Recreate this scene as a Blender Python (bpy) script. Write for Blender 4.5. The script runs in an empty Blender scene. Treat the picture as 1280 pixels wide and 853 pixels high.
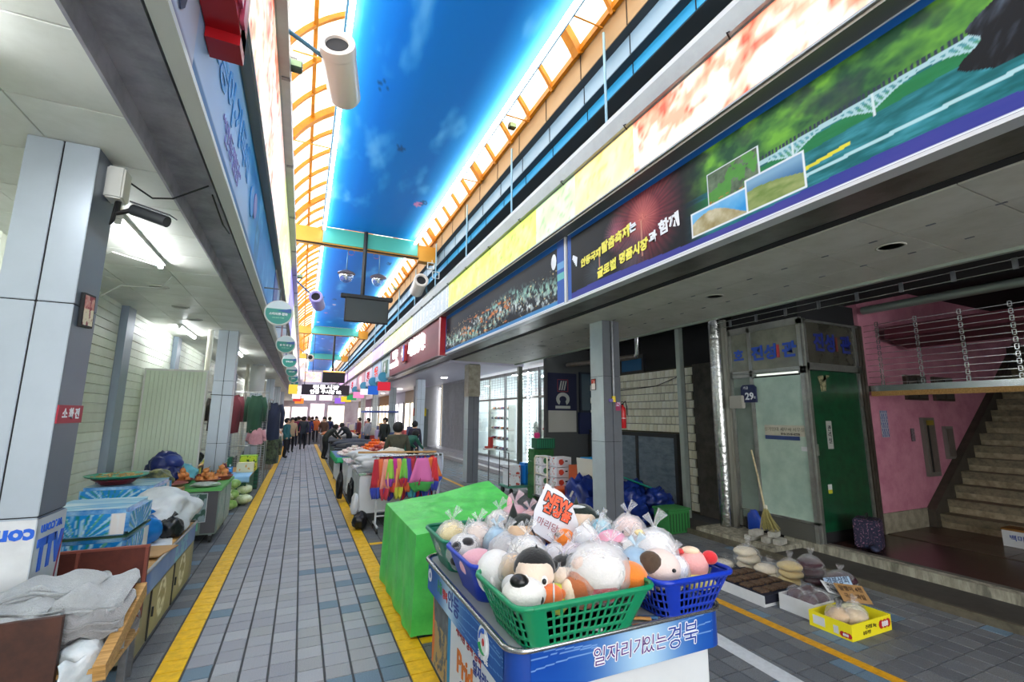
import bpy, bmesh, math, random
import numpy as np
from mathutils import Vector, Matrix, Euler, noise

random.seed(7)
scene = bpy.context.scene
COL = scene.collection
PI = math.pi

# ------------------------------------------------------------------ camera
cam_d = bpy.data.cameras.new('camera')
cam_d.sensor_width = 36.0
cam_d.lens = 16.0
cam_d.clip_end = 300
cam = bpy.data.objects.new('camera', cam_d)
COL.objects.link(cam)
_psi, _p, _r = math.radians(24.5), math.radians(9.33), math.radians(0.44)
_f = Vector((math.sin(_psi)*math.cos(_p), math.cos(_psi)*math.cos(_p), math.sin(_p)))
_rt = Vector((math.cos(_psi), -math.sin(_psi), 0))
_up = _rt.cross(_f)
_R = _rt*math.cos(_r) + _up*math.sin(_r)
_U = _up*math.cos(_r) - _rt*math.sin(_r)
cam.matrix_world = Matrix(((_R.x, _U.x, -_f.x, 0), (_R.y, _U.y, -_f.y, 0), (_R.z, _U.z, -_f.z, 1.8), (0, 0, 0, 1)))
scene.camera = cam

# ------------------------------------------------------------------ sky, exposure
w = bpy.data.worlds.new('sky')
scene.world = w
w.use_nodes = True
bg = w.node_tree.nodes['Background']
bg.inputs[0].default_value = (0.96, 0.98, 1.0, 1)
bg.inputs[1].default_value = 4.0
scene.view_settings.view_transform = 'Standard'
scene.view_settings.look = 'None'
scene.view_settings.exposure = 0.6
scene.view_settings.gamma = 1.0
scene.view_settings.use_curve_mapping = False

# ------------------------------------------------------------------ materials
MATS = {}
def lin(c):
    if isinstance(c, str):
        c = tuple(int(c[i:i+2], 16)/255 for i in (0, 2, 4))
    return tuple(((x+0.055)/1.055)**2.4 if x > 0.04045 else x/12.92 for x in c)

def mat(name, c, rough=0.6, metal=0.0, var=0.0, scale=8.0, c2=None, bump=0.0, bscale=None, spec=0.5, trans=0.0, sheen=0, coat=0.0, stretch=None):
    """c: sRGB hex; var: how much c2 / darker colour is mixed in by noise"""
    if name in MATS: return MATS[name]
    m = bpy.data.materials.new(name); m.use_nodes = True
    nt = m.node_tree; b = nt.nodes['Principled BSDF']
    L = lin(c)
    b.inputs['Base Color'].default_value = (*L, 1)
    b.inputs['Roughness'].default_value = rough
    b.inputs['Metallic'].default_value = metal
    b.inputs['Specular IOR Level'].default_value = spec
    if coat: b.inputs['Coat Weight'].default_value = coat
    if sheen: b.inputs['Sheen Weight'].default_value = sheen
    tc = None
    if var or bump:
        tc = nt.nodes.new('ShaderNodeTexCoord')
        mp = nt.nodes.new('ShaderNodeMapping')
        nt.links.new(tc.outputs['Object'], mp.inputs['Vector'])
        if stretch: mp.inputs['Scale'].default_value = stretch
    if var:
        n = nt.nodes.new('ShaderNodeTexNoise'); n.inputs['Scale'].default_value = scale; n.inputs['Detail'].default_value = 5
        n.inputs['Roughness'].default_value = 0.65
        nt.links.new(mp.outputs[0], n.inputs['Vector'])
        r = nt.nodes.new('ShaderNodeValToRGB')
        L2 = lin(c2) if c2 else tuple(x*(1-var) for x in L)
        r.color_ramp.elements[0].color = (*L2, 1); r.color_ramp.elements[0].position = 0.35
        r.color_ramp.elements[1].color = (*L, 1); r.color_ramp.elements[1].position = 0.62
        nt.links.new(n.outputs[0], r.inputs[0]); nt.links.new(r.outputs[0], b.inputs['Base Color'])
    if bump:
        n2 = nt.nodes.new('ShaderNodeTexNoise'); n2.inputs['Scale'].default_value = bscale or scale*4; n2.inputs['Detail'].default_value = 4
        nt.links.new(mp.outputs[0], n2.inputs['Vector'])
        bp = nt.nodes.new('ShaderNodeBump'); bp.inputs['Strength'].default_value = bump; bp.inputs['Distance'].default_value = 0.02
        nt.links.new(n2.outputs[0], bp.inputs['Height']); nt.links.new(bp.outputs[0], b.inputs['Normal'])
    if trans:
        t = nt.nodes.new('ShaderNodeBsdfTranslucent'); t.inputs[0].default_value = (*L, 1)
        mx = nt.nodes.new('ShaderNodeMixShader'); mx.inputs[0].default_value = trans
        nt.links.new(b.outputs[0], mx.inputs[1]); nt.links.new(t.outputs[0], mx.inputs[2])
        nt.links.new(mx.outputs[0], nt.nodes['Material Output'].inputs[0])
    MATS[name] = m
    return m

def emit(name, c, s):
    if name in MATS: return MATS[name]
    m = bpy.data.materials.new(name); m.use_nodes = True; nt = m.node_tree
    nt.nodes.clear()
    e = nt.nodes.new('ShaderNodeEmission'); e.inputs[0].default_value = (*lin(c), 1); e.inputs[1].default_value = s
    o = nt.nodes.new('ShaderNodeOutputMaterial'); nt.links.new(e.outputs[0], o.inputs[0])
    MATS[name] = m
    return m

def vcol(name, rough=0.5, glow=0.0, spec=0.3):
    """flat print: colour from the mesh's 'print' attribute; glow > 0 for backlit film"""
    if name in MATS: return MATS[name]
    m = bpy.data.materials.new(name); m.use_nodes = True; nt = m.node_tree
    b = nt.nodes['Principled BSDF']
    a = nt.nodes.new('ShaderNodeAttribute'); a.attribute_name = 'print'
    nt.links.new(a.outputs['Color'], b.inputs['Base Color'])
    b.inputs['Roughness'].default_value = rough; b.inputs['Specular IOR Level'].default_value = spec
    if glow:
        nt.links.new(a.outputs['Color'], b.inputs['Emission Color']); b.inputs['Emission Strength'].default_value = glow
    MATS[name] = m
    return m

def plastic_film(name, tint=(1, 1, 1), clear=0.82, rough=0.12, edge=0.6):
    if name in MATS: return MATS[name]
    m = bpy.data.materials.new(name); m.use_nodes = True; nt = m.node_tree
    nt.nodes.clear()
    t = nt.nodes.new('ShaderNodeBsdfTransparent'); t.inputs[0].default_value = (*tint, 1)
    g = nt.nodes.new('ShaderNodeBsdfPrincipled'); g.inputs['Base Color'].default_value = (0.9*tint[0], 0.9*tint[1], 0.92*tint[2], 1); g.inputs['Roughness'].default_value = rough
    tc = nt.nodes.new('ShaderNodeTexCoord'); n = nt.nodes.new('ShaderNodeTexNoise'); n.inputs['Scale'].default_value = 16; n.inputs['Detail'].default_value = 1
    n.inputs['Distortion'].default_value = 1.5
    nt.links.new(tc.outputs['Object'], n.inputs['Vector'])
    bp = nt.nodes.new('ShaderNodeBump'); bp.inputs['Strength'].default_value = 0.45; bp.inputs['Distance'].default_value = 0.03
    nt.links.new(n.outputs[0], bp.inputs['Height']); nt.links.new(bp.outputs[0], g.inputs['Normal'])
    fr = nt.nodes.new('ShaderNodeLayerWeight'); fr.inputs[0].default_value = 0.35
    nt.links.new(bp.outputs[0], fr.inputs['Normal'])
    mr = nt.nodes.new('ShaderNodeMapRange'); mr.inputs[3].default_value = 1-clear; mr.inputs[4].default_value = edge
    nt.links.new(fr.outputs['Facing'], mr.inputs[0])
    mx = nt.nodes.new('ShaderNodeMixShader')
    nt.links.new(mr.outputs[0], mx.inputs[0]); nt.links.new(t.outputs[0], mx.inputs[1]); nt.links.new(g.outputs[0], mx.inputs[2])
    o = nt.nodes.new('ShaderNodeOutputMaterial'); nt.links.new(mx.outputs[0], o.inputs[0])
    MATS[name] = m
    return m

def glassy(name, tint=(0.9, 0.97, 0.95), clear=0.85):
    if name in MATS: return MATS[name]
    m = bpy.data.materials.new(name); m.use_nodes = True; nt = m.node_tree; nt.nodes.clear()
    t = nt.nodes.new('ShaderNodeBsdfTransparent'); t.inputs[0].default_value = (*tint, 1)
    g = nt.nodes.new('ShaderNodeBsdfGlossy'); g.inputs[1].default_value = 0.03
    mx = nt.nodes.new('ShaderNodeMixShader'); mx.inputs[0].default_value = 1-clear
    o = nt.nodes.new('ShaderNodeOutputMaterial')
    nt.links.new(t.outputs[0], mx.inputs[1]); nt.links.new(g.outputs[0], mx.inputs[2]); nt.links.new(mx.outputs[0], o.inputs[0])
    MATS[name] = m
    return m

# ------------------------------------------------------------------ mesh helpers
class MB:
    def __init__(s): s.v = []; s.f = []; s.mi = []; s.cur = 0
    def add(s, vs, fs):
        o = len(s.v); s.v += [tuple(x) for x in vs]
        for f in fs: s.f.append(tuple(i+o for i in f)); s.mi.append(s.cur)
        return s
    def box(s, x0, x1, y0, y1, z0, z1):
        return s.add([(x0,y0,z0),(x1,y0,z0),(x1,y1,z0),(x0,y1,z0),(x0,y0,z1),(x1,y0,z1),(x1,y1,z1),(x0,y1,z1)],
                     [(0,3,2,1),(4,5,6,7),(0,1,5,4),(1,2,6,5),(2,3,7,6),(3,0,4,7)])
    def bev(s, x0, x1, y0, y1, z0, z1, b=0.01):
        bm = bmesh.new()
        bmesh.ops.create_cube(bm, size=1)
        for v in bm.verts:
            v.co = Vector((x0+(v.co.x+.5)*(x1-x0), y0+(v.co.y+.5)*(y1-y0), z0+(v.co.z+.5)*(z1-z0)))
        bmesh.ops.bevel(bm, geom=list(bm.edges), offset=b, segments=2, affect='EDGES', clamp_overlap=True)
        bm.verts.ensure_lookup_table()
        s.add([v.co[:] for v in bm.verts], [[v.index for v in f.verts] for f in bm.faces]); bm.free()
        return s
    def quad(s, a, b, c, d): return s.add([a,b,c,d], [(0,1,2,3)])
    def obox(s, c, ax, ay, az):
        """box from centre and half-axis vectors"""
        c = Vector(c); ax = Vector(ax); ay = Vector(ay); az = Vector(az)
        P = [c-ax-ay-az, c+ax-ay-az, c+ax+ay-az, c-ax+ay-az, c-ax-ay+az, c+ax-ay+az, c+ax+ay+az, c-ax+ay+az]
        return s.add([p[:] for p in P], [(0,3,2,1),(4,5,6,7),(0,1,5,4),(1,2,6,5),(2,3,7,6),(3,0,4,7)])
    def tube(s, pts, r, n=8, caps=True, rs=None):
        pts = [Vector(p) for p in pts]; rings = []
        o = len(s.v); prev = None
        for i, p in enumerate(pts):
            if i == 0: d = pts[1]-p
            elif i == len(pts)-1: d = p-pts[i-1]
            else: d = (pts[i+1]-p).normalized()+(p-pts[i-1]).normalized()
            if d.length < 1e-9: d = Vector((0, 0, 1))
            d.normalize()
            if prev is None:
                a = Vector((0,0,1)) if abs(d.z) < .9 else Vector((1,0,0))
                u = d.cross(a).normalized()
            else:
                u = (prev - d*prev.dot(d)).normalized()
            prev = u; v = d.cross(u)
            rr = rs[i] if rs else r
            for k in range(n):
                t = 2*PI*k/n
                s.v.append(tuple(p + u*math.cos(t)*rr + v*math.sin(t)*rr))
        for i in range(len(pts)-1):
            for k in range(n):
                a = o+i*n+k; b = o+i*n+(k+1) % n
                s.f.append((a, b, b+n, a+n)); s.mi.append(s.cur)
        if caps:
            s.f.append(tuple(o+k for k in reversed(range(n)))); s.mi.append(s.cur)
            s.f.append(tuple(o+(len(pts)-1)*n+k for k in range(n))); s.mi.append(s.cur)
        return s
    def lathe(s, prof, c=(0,0,0), n=20, axis='z'):
        """prof: list of (r, h)"""
        o = len(s.v)
        for r, h in prof:
            for k in range(n):
                t = 2*PI*k/n
                if axis == 'z': p = (c[0]+r*math.cos(t), c[1]+r*math.sin(t), c[2]+h)
                elif axis == 'y': p = (c[0]+r*math.cos(t), c[1]+h, c[2]-r*math.sin(t))
                else: p = (c[0]+h, c[1]+r*math.cos(t), c[2]+r*math.sin(t))
                s.v.append(p)
        for i in range(len(prof)-1):
            for k in range(n):
                a = o+i*n+k; b = o+i*n+(k+1) % n
                s.f.append((a, b, b+n, a+n)); s.mi.append(s.cur)
        if prof[0][0] > 1e-5: s.f.append(tuple(o+k for k in reversed(range(n)))); s.mi.append(s.cur)
        if prof[-1][0] > 1e-5: s.f.append(tuple(o+(len(prof)-1)*n+k for k in range(n))); s.mi.append(s.cur)
        return s
    def ell(s, c, r, n=12, m=8, rot=None, fn=None):
        """ellipsoid; fn(unit vector)->scale"""
        c = Vector(c); o = len(s.v); V = []
        for i in range(m+1):
            ph = PI*i/m
            for k in range(n):
                t = 2*PI*k/n
                d = Vector((math.sin(ph)*math.cos(t), math.sin(ph)*math.sin(t), math.cos(ph)))
                q = fn(d) if fn else 1.0
                p = Vector((d.x*r[0]*q, d.y*r[1]*q, d.z*r[2]*q))
                if rot: p = rot @ p
                V.append(tuple(c+p))
        s.v += V
        for i in range(m):
            for k in range(n):
                a = o+i*n+k; b = o+i*n+(k+1) % n
                if i == 0: s.f.append((a, a+n, b+n))
                elif i == m-1: s.f.append((a, a+n, b))
                else: s.f.append((a, a+n, b+n, b))
                s.mi.append(s.cur)
        return s
    def extr(s, poly, plane, d0, d1):
        """poly: list of 2D points; plane 'yz' -> extruded along x from d0 to d1, etc."""
        def P(a, b, d):
            return (d, a, b) if plane == 'yz' else (a, d, b) if plane == 'xz' else (a, b, d)
        n = len(poly)
        return s.add([P(a, b, d0) for a, b in poly]+[P(a, b, d1) for a, b in poly],
                     [tuple(range(n)), tuple(range(2*n-1, n-1, -1))]+[(i, i+n, (i+1) % n+n, (i+1) % n) for i in range(n)])
    def mesh(s, name, mats, smooth=False):
        me = bpy.data.meshes.new(name)
        me.from_pydata(s.v, [], s.f)
        if not isinstance(mats, (list, tuple)): mats = [mats]
        for m in mats: me.materials.append(m)
        if len(mats) > 1: me.polygons.foreach_set('material_index', s.mi)
        if smooth: me.polygons.foreach_set('use_smooth', [True]*len(me.polygons))
        me.validate()
        bm = bmesh.new(); bm.from_mesh(me)
        bmesh.ops.remove_doubles(bm, verts=list(bm.verts), dist=1e-6)
        bmesh.ops.recalc_face_normals(bm, faces=list(bm.faces))
        bm.to_mesh(me); bm.free()
        return me
    def build(s, name, mats, parent=None, smooth=False, auto=None):
        return link(name, s.mesh(name, mats, smooth or auto is not None), parent, auto)

def link(name, me, parent=None, auto=None):
    o = bpy.data.objects.new(name, me); COL.objects.link(o)
    if parent is not None:
        o.parent = parent
        if parent.type == 'EMPTY' or True:
            o.matrix_parent_inverse = Matrix.Identity(4)
    if auto is not None: sharp(me, auto)
    return o

def sharp(me, ang=0.6):
    me.polygons.foreach_set('use_smooth', [True]*len(me.polygons))
    me.set_sharp_from_angle(angle=ang)

def thing(name, label, cat, loc=(0,0,0), rz=0.0, group=None, rot=None):
    o = bpy.data.objects.new(name, None); COL.objects.link(o)
    o.empty_display_size = 0.1
    o.location = loc; o.rotation_euler = rot or (0, 0, rz)
    o['label'] = label; o['category'] = cat
    if group: o['group'] = group
    return o
def tag(o, label, cat, group=None, kind=None):
    o['label'] = label; o['category'] = cat
    if group: o['group'] = group
    if kind: o['kind'] = kind
    return o
def struct(o): o['kind'] = 'structure'; return o
def lab(o, s): o['label'] = s; return o
def stuffp(o): o['kind'] = 'stuff'; return o
def dup(root, loc=None, rz=None, label=None, group=None):
    def cp(o, par):
        c = o.copy(); COL.objects.link(c)
        if par is not None: c.parent = par
        for ch in CH.get(o.name, []): cp(ch, c)
        return c
    global CH
    CH = {}
    def reg(o):
        CH[o.name] = list(o.children)
        for ch in o.children: reg(ch)
    reg(root)
    r = cp(root, None)
    if loc is not None: r.location = loc
    if rz is not None: r.rotation_euler = (0, 0, rz)
    if label: r['label'] = label
    if group: r['group'] = group
    return r

# orientation frames for prints and letters: (right, up)
FR = {'W': (Vector((0,-1,0)), Vector((0,0,1))),   # surface faces -X (right-hand side of the street)
      'E': (Vector((0,1,0)), Vector((0,0,1))),    # faces +X
      'S': (Vector((1,0,0)), Vector((0,0,1))),    # faces -Y, towards the camera
      'U': (Vector((1,0,0)), Vector((0,1,0)))}    # faces up
_keep = bpy.data.curves.new('font_keeper', 'FONT')
def text(body, size, origin, face, m, parent=None, name='lettering', depth=0.004, align='CENTER', sx=1.0, roll=0.0, shear=0.0, right=None, up=None, bold=0.0):
    c = bpy.data.curves.new('t', 'FONT'); c.body = body; c.size = size; c.extrude = depth/2; c.align_x = align; c.align_y = 'CENTER'
    c.resolution_u = 2; c.shear = shear; c.offset = bold
    o = bpy.data.objects.new('t', c); 
    me = bpy.data.meshes.new_from_object(o)
    bpy.data.objects.remove(o); bpy.data.curves.remove(c)
    r, u = (right, up) if right is not None else FR[face]
    r = Vector(r).normalized(); u = Vector(u).normalized()
    if roll: r, u = r*math.cos(roll)+u*math.sin(roll), u*math.cos(roll)-r*math.sin(roll)
    n = r.cross(u)
    O = Vector(origin)
    M = Matrix(((r.x*sx, u.x, n.x, O.x), (r.y*sx, u.y, n.y, O.y), (r.z*sx, u.z, n.z, O.z), (0,0,0,1)))
    me.transform(M); me.materials.clear(); me.materials.append(m)
    me.name = name
    ob = link(name, me, parent)
    return ob

def vnoise(x, y, seed=0):
    xi = np.floor(x).astype(int); yi = np.floor(y).astype(int)
    xf = x-xi; yf = y-yi
    def h(a, b):
        t = (a*374761393 + b*668265263 + seed*974634777) & 0x7fffffff
        t = (t ^ (t >> 13))*1274126177 & 0x7fffffff
        return ((t ^ (t >> 16)) & 0xffff)/65535.0
    u = xf*xf*(3-2*xf); v = yf*yf*(3-2*yf)
    return (h(xi, yi)*(1-u)+h(xi+1, yi)*u)*(1-v)+(h(xi, yi+1)*(1-u)+h(xi+1, yi+1)*u)*v
def fbm(x, y, seed=0, o=4):
    s = 0; a = 0.5; t = 0
    for i in range(o):
        s = s+a*vnoise(x*2**i, y*2**i, seed+i); t += a; a *= 0.55
    return s/t
def mixc(a, b, t):
    t = np.clip(t, 0, 1)[..., None]
    return np.asarray(a)*(1-t)+np.asarray(b)*t
def hexa(c): return np.array([int(c[i:i+2], 16)/255 for i in (0, 2, 4)])

def printed(name, origin, right, up, W, Hh, nx, ny, fn, m, parent=None, thick=0.0):
    """a flat print: grid W x Hh whose colours come from fn(u metres, v metres) -> sRGB"""
    r = Vector(right); u = Vector(up); n = r.cross(u); O = Vector(origin)
    gx, gy = np.meshgrid(np.linspace(0, W, nx+1), np.linspace(0, Hh, ny+1))
    P = np.array(O)[None, None]+gx[..., None]*np.array(r)+gy[..., None]*np.array(u)
    V = P.reshape(-1, 3)
    idx = np.arange((nx+1)*(ny+1)).reshape(ny+1, nx+1)
    F = np.stack([idx[:-1, :-1], idx[:-1, 1:], idx[1:, 1:], idx[1:, :-1]], -1).reshape(-1, 4)
    me = bpy.data.meshes.new(name)
    me.from_pydata(V.tolist(), [], F.tolist())
    c = fn(gx, gy); c = np.clip(np.broadcast_to(c, gx.shape+(3,)), 0, 1)
    l = np.where(c > 0.04045, ((c+0.055)/1.055)**2.4, c/12.92).reshape(-1, 3)
    at = me.color_attributes.new('print', 'FLOAT_COLOR', 'POINT')
    at.data.foreach_set('color', np.concatenate([l, np.ones((len(l), 1))], 1).astype(np.float32).ravel())
    me.materials.append(m)
    return link(name, me, parent)

def lumpy(c, r, seed=0, amp=0.25, freq=1.6, sub=3, flat=None, ridge=False, rot=None):
    """crumpled blob mesh data (verts, faces) from an icosphere"""
    bm = bmesh.new(); bmesh.ops.create_icosphere(bm, subdivisions=sub, radius=1)
    c = Vector(c); off = Vector((seed*3.1, seed*1.7, seed*2.3))
    for v in bm.verts:
        d = v.co.normalized()
        n1 = noise.noise(d*freq+off)
        if ridge: n1 += 0.7*(0.5-abs(noise.noise(d*freq*2.6+off)))+0.25*(0.5-abs(noise.noise(d*freq*6+off)))
        q = 1+amp*n1
        p = Vector((d.x*r[0]*q, d.y*r[1]*q, d.z*r[2]*q))
        if rot: p = rot @ p
        p = c+p
        if flat is not None and p.z < flat: p.z = flat+(p.z-flat)*0.02
        v.co = p
    bm.verts.ensure_lookup_table()
    res = ([v.co[:] for v in bm.verts], [[v.index for v in f.verts] for f in bm.faces]); bm.free()
    return res

def sheet(fn, nu, nv, name, m, parent=None, thick=0.006, closed_u=False):
    """cloth surface from fn(u,v)->point, solidified"""
    vs = []; fs = []
    for j in range(nv+1):
        for i in range(nu+1): vs.append(tuple(fn(i/nu, j/nv)))
    for j in range(nv):
        for i in range(nu):
            a = j*(nu+1)+i; fs.append((a, a+1, a+nu+2, a+nu+1))
    b = MB(); b.add(vs, fs)
    me = b.mesh(name, m, True)
    if thick:
        bm = bmesh.new(); bm.from_mesh(me)
        bmesh.ops.solidify(bm, geom=list(bm.faces), thickness=thick)
        bm.to_mesh(me); bm.free()
        me.polygons.foreach_set('use_smooth', [True]*len(me.polygons))
    return link(name, me, parent)

_C = Vector((0, 0, 1.8))
def at(px, py, z=None, x=None, y=None):
    """point of a real plane (z=, x= or y=) seen at a pixel of the 1280x853 frame"""
    d = _f*568.9+_R*(px-640)-_U*(py-426.5)
    t = (z-1.8)/d.z if z is not None else x/d.x if x is not None else y/d.y
    return _C+d*t

# ------------------------------------------------------------------ common materials
M_tile = [mat('granite_paver_%d' % i, c, 0.62, var=0.5, scale=160, c2=c2, bump=0.15, bscale=220) for i, (c, c2) in enumerate(
    [('a6a9b0', '7f828b'), ('9da0a8', '787b84'), ('adb0b6', '868991'), ('a2a5a8', '7c7f84')])]
M_tileblue = mat('blue_granite_paver', '6d8597', 0.6, var=0.4, scale=160, c2='546a7b', bump=0.15, bscale=220)
M_tiledark = [mat('grey_paver_%d' % i, c, 0.6, var=0.45, scale=150, c2=c2, bump=0.15, bscale=200) for i, (c, c2) in enumerate(
    [('74777a', '55585c'), ('6b6e72', '4f5256'), ('7b7d7f', '5c5f61')])]
M_yel = mat('yellow_road_paint', 'f6c40e', 0.5, var=0.18, scale=14, c2='d9a70c', bump=0.1, bscale=200)
M_grout = mat('dark_joint_sand', '4b4d50', 0.9, var=0.3, scale=30)
M_white = mat('white_paint', 'd9dbdc', 0.5, var=0.12, scale=5)
M_ceil = mat('white_ceiling_panel', 'dfe0d9', 0.42, var=0.07, scale=2.5, c2='cfd0c6')
M_ceilR = mat('grey_white_ceiling_panel', 'c9c8be', 0.5, var=0.1, scale=2.5, c2='b8b7ab')
M_ceil2 = mat('lilac_lit_ceiling', 'cfcbdc', 0.45)  # white ceiling; lilac tint of the canopy lights put into its colour
M_clad = mat('pale_steel_cladding', 'b4bec9', 0.33, 0.35, var=0.06, scale=3)
M_cladR = mat('grey_steel_cladding', 'bac6c8', 0.4, 0.3, var=0.1, scale=4)
M_cladD = mat('dark_grey_steel_cladding', '74787e', 0.45, 0.3, var=0.1, scale=4)
M_zinc = mat('weathered_zinc', 'aba8b2', 0.4, 0.2, var=0.3, scale=4, c2='86848e')
M_zincR = mat('brushed_soffit_metal', '86837c', 0.35, 0.55, var=0.25, scale=3, c2='68665f')
M_black = mat('black_rubber', '141415', 0.6)
M_dark = mat('dark_void_paint', '1c1c1e', 0.8)
M_steel = mat('stainless_steel', 'b9bcbd', 0.22, 0.95, var=0.1, scale=6)
M_steelD = mat('worn_steel', '85878a', 0.4, 0.8, var=0.3, scale=12)
M_conc = mat('stained_concrete', '7c776c', 0.85, var=0.45, scale=5, c2='55514a', bump=0.3, bscale=40)
M_concD = mat('dark_concrete', '5a564f', 0.9, var=0.4, scale=4, c2='413e39', bump=0.3, bscale=40)
M_concL = mat('pale_streaked_concrete', 'a8a492', 0.8, var=0.6, scale=5, c2='6a675b', bump=0.25, bscale=50, stretch=(3, 3, .6))
M_yrib = mat('yellow_steel_rib', 'dc8f14', 0.45, var=0.12, scale=4, c2='bd7610')
M_beige = mat('beige_gutter_cladding', 'a3855f', 0.5, var=0.08, scale=3)
M_lblue = mat('pale_blue_fascia', '8ea9bb', 0.45, var=0.06, scale=3)
M_cyan = mat('sky_blue_fascia', '2f9ccc', 0.45)
M_navyw = mat('dark_glass_blue', '2b3c46', 0.3)
M_gutter = mat('light_grey_gutter', '9ba1a2', 0.35, 0.2, var=0.12, scale=4)
M_blueframe = mat('blue_frame_paint', '2a6fae', 0.45)
M_whitetrim = mat('white_trim', 'd8d9d4', 0.4)
M_wood = mat('pine_wood', 'c79b5c', 0.6, var=0.35, scale=6, c2='9a7038', stretch=(1, 12, 12))

# ------------------------------------------------------------------ floor
GX, GY, PX, PY = 0.103, 3.853, 0.181, 0.1787
floor = struct(MB().box(-2.6, 12.5, -7.0, 62.0, -0.25, -0.008).build('floor', M_grout))
def paver(mb, x, y, h=0.0):
    a, b, g, q = x+0.006, y+0.003, PX-0.012, PY-0.006
    e = 0.003
    mb.add([(a, b, -0.012), (a+g, b, -0.012), (a+g, b+q, -0.012), (a, b+q, -0.012),
            (a+e, b+e, h), (a+g-e, b+e, h), (a+g-e, b+q-e, h), (a+e, b+q-e, h)],
           [(4,5,6,7), (0,1,5,4), (1,2,6,5), (2,3,7,6), (3,0,4,7)])
BLUE = {(3,-1),(2,-2),(1,-2),(3,-2),(3,-4),(3,2),(2,5),(3,6),(1,6),(3,9),(2,9),(3,10),(1,12),(0,12),(2,12),(3,15),(2,16),(1,18),(-4,1),(-4,7),(3,19),(2,22),(3,24),(0,24)}
base = MB(); paver(base, 0, 0); tmesh = []
for m in M_tile+[M_tileblue]: tmesh.append(base.mesh('paver', m))
n = 0
rnd = random.Random(3)
near = set()
for j in range(-4, 34):
    for i in range(-4, 4):
        if n >= 300: break
        k = 4 if (i, j) in BLUE else rnd.choice([0, 0, 1, 2, 3])
        o = bpy.data.objects.new('paver', tmesh[k]); COL.objects.link(o)
        o.location = (GX+i*PX, GY+j*PY, rnd.uniform(-.0012, 0)); o.parent = floor
        near.add((i, j)); n += 1
field = MB()
for j in range(-26, 150):
    y = GY+j*PY
    for i in range(-9, 31):
        if (i, j) in near: continue
        x = GX+i*PX
        if i in (-5, 4): field.cur = 5
        elif -4 <= i <= 3: field.cur = 4 if ((i, j) in BLUE or (j > 25 and rnd.random() < .06)) else rnd.choice([0, 0, 1, 2, 3])
        else:
            blue = (i in (20, 22, 24) and -22 < j < -2 and (j//2) % 5 == i//2 % 5) or rnd.random() < .05
            field.cur = 4 if blue else 6+rnd.randrange(3)
        paver(field, x, y, rnd.uniform(-.0015, 0) if i not in (-5, 4) else 0.0006)
stuffp(field.build('paver_field', M_tile+[M_tileblue, M_yel]+M_tiledark, floor))
pl = MB(); pl.box(3.86, 3.955, -3, 34, 0.0, 0.0022)
lab(pl.build('painted_line', mat('orange_yellow_line_paint', 'e8a81a', 0.5, var=0.15, scale=20, c2='c98f18'), floor), 'narrow orange-yellow painted line on the right walkway')
pl = MB(); pl.add([(3.05, .6, .0022), (3.2, .55, .0022), (3.36, 3.6, .0022), (3.2, 3.6, .0022)], [(0,1,2,3)])
lab(pl.build('painted_line', mat('white_line_paint', 'd4d6d6', 0.55, var=0.15, scale=20), floor), 'short white painted line beside the doll cart')
pl = MB()
for yy in (3.9, 6.95, 10.1): pl.box(1.01, 1.9, yy, yy+.1, 0, .0022)
stuffp(pl.build('painted_mark', M_yel, floor))

# ------------------------------------------------------------------ left canopy: ceiling, beam, wall
cl = struct(MB().box(-2.42, -0.93, -7, 60, 3.312, 3.42).build('ceiling_left', M_dark))
pan = {}
for (x0, x1) in ((-2.42, -2.0), (-2.0, -1.4), (-1.4, -0.93)):
    me = MB().add([(x0+.002, .003, 3.312), (x1-.002, .003, 3.312), (x1-.002, .597, 3.312), (x0+.002, .597, 3.312),
                   (x0+.005, .006, 3.3), (x1-.005, .006, 3.3), (x1-.005, .594, 3.3), (x0+.005, .594, 3.3)],
                  [(7,6,5,4), (0,1,5,4), (1,2,6,5), (2,3,7,6), (3,0,4,7)]).mesh('ceiling_panel', M_ceil)
    for k in range(-2, 24):
        o = bpy.data.objects.new('ceiling_panel', me); COL.objects.link(o); o.location = (0, 2.165-.0+k*.6, 0); o.parent = cl
mb = MB()
for (x0, x1) in ((-2.42, -2.0), (-2.0, -1.4), (-1.4, -0.93)):
    for k in range(24, 96): mb.box(x0+.003, x1-.003, 2.165+k*.6+.004, 2.165+k*.6+.596, 3.3, 3.313)
    for k in range(-14, -2): mb.box(x0+.003, x1-.003, 2.165+k*.6+.004, 2.165+k*.6+.596, 3.3, 3.313)
stuffp(mb.build('ceiling_panel', M_ceil, cl))
struct(MB().box(-.936, -.920, -7, 60, 3.292, 3.42).build('trim_1', M_zinc))
tb = struct(MB().box(-.93, -.70, -7, 60, 3.41, 3.47).build('trim_2', M_zinc))
struct(MB().box(-.685, -.60, -7, 60, 3.405, 3.44).build('trim_3', M_whitetrim))
# solid body behind the left signs (upper storey front)
struct(MB().box(-1.0, -.645, -7, 60, 3.46, 5.66).build('wall_left_upper', M_cladD))
struct(MB().box(-.66, -.53, -7, 60, 4.37, 4.40).build('trim_4', mat('brown_soffit_metal', '8a8478', .4, .4)))
# gutter on top of the left light boxes
g = struct(MB().extr([(-.66, 5.67), (-.41, 5.67), (-.41, 5.83), (-.44, 5.86), (-.47, 5.80), (-.66, 5.80)], 'xz', -7, 60).build('trim_5', M_gutter))
for k in range(26):
    y = -3+k*2.1
    MB().box(-.50, -.405, y, y+.05, 5.655, 5.88).build('gutter_joint', M_steelD, g)

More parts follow.
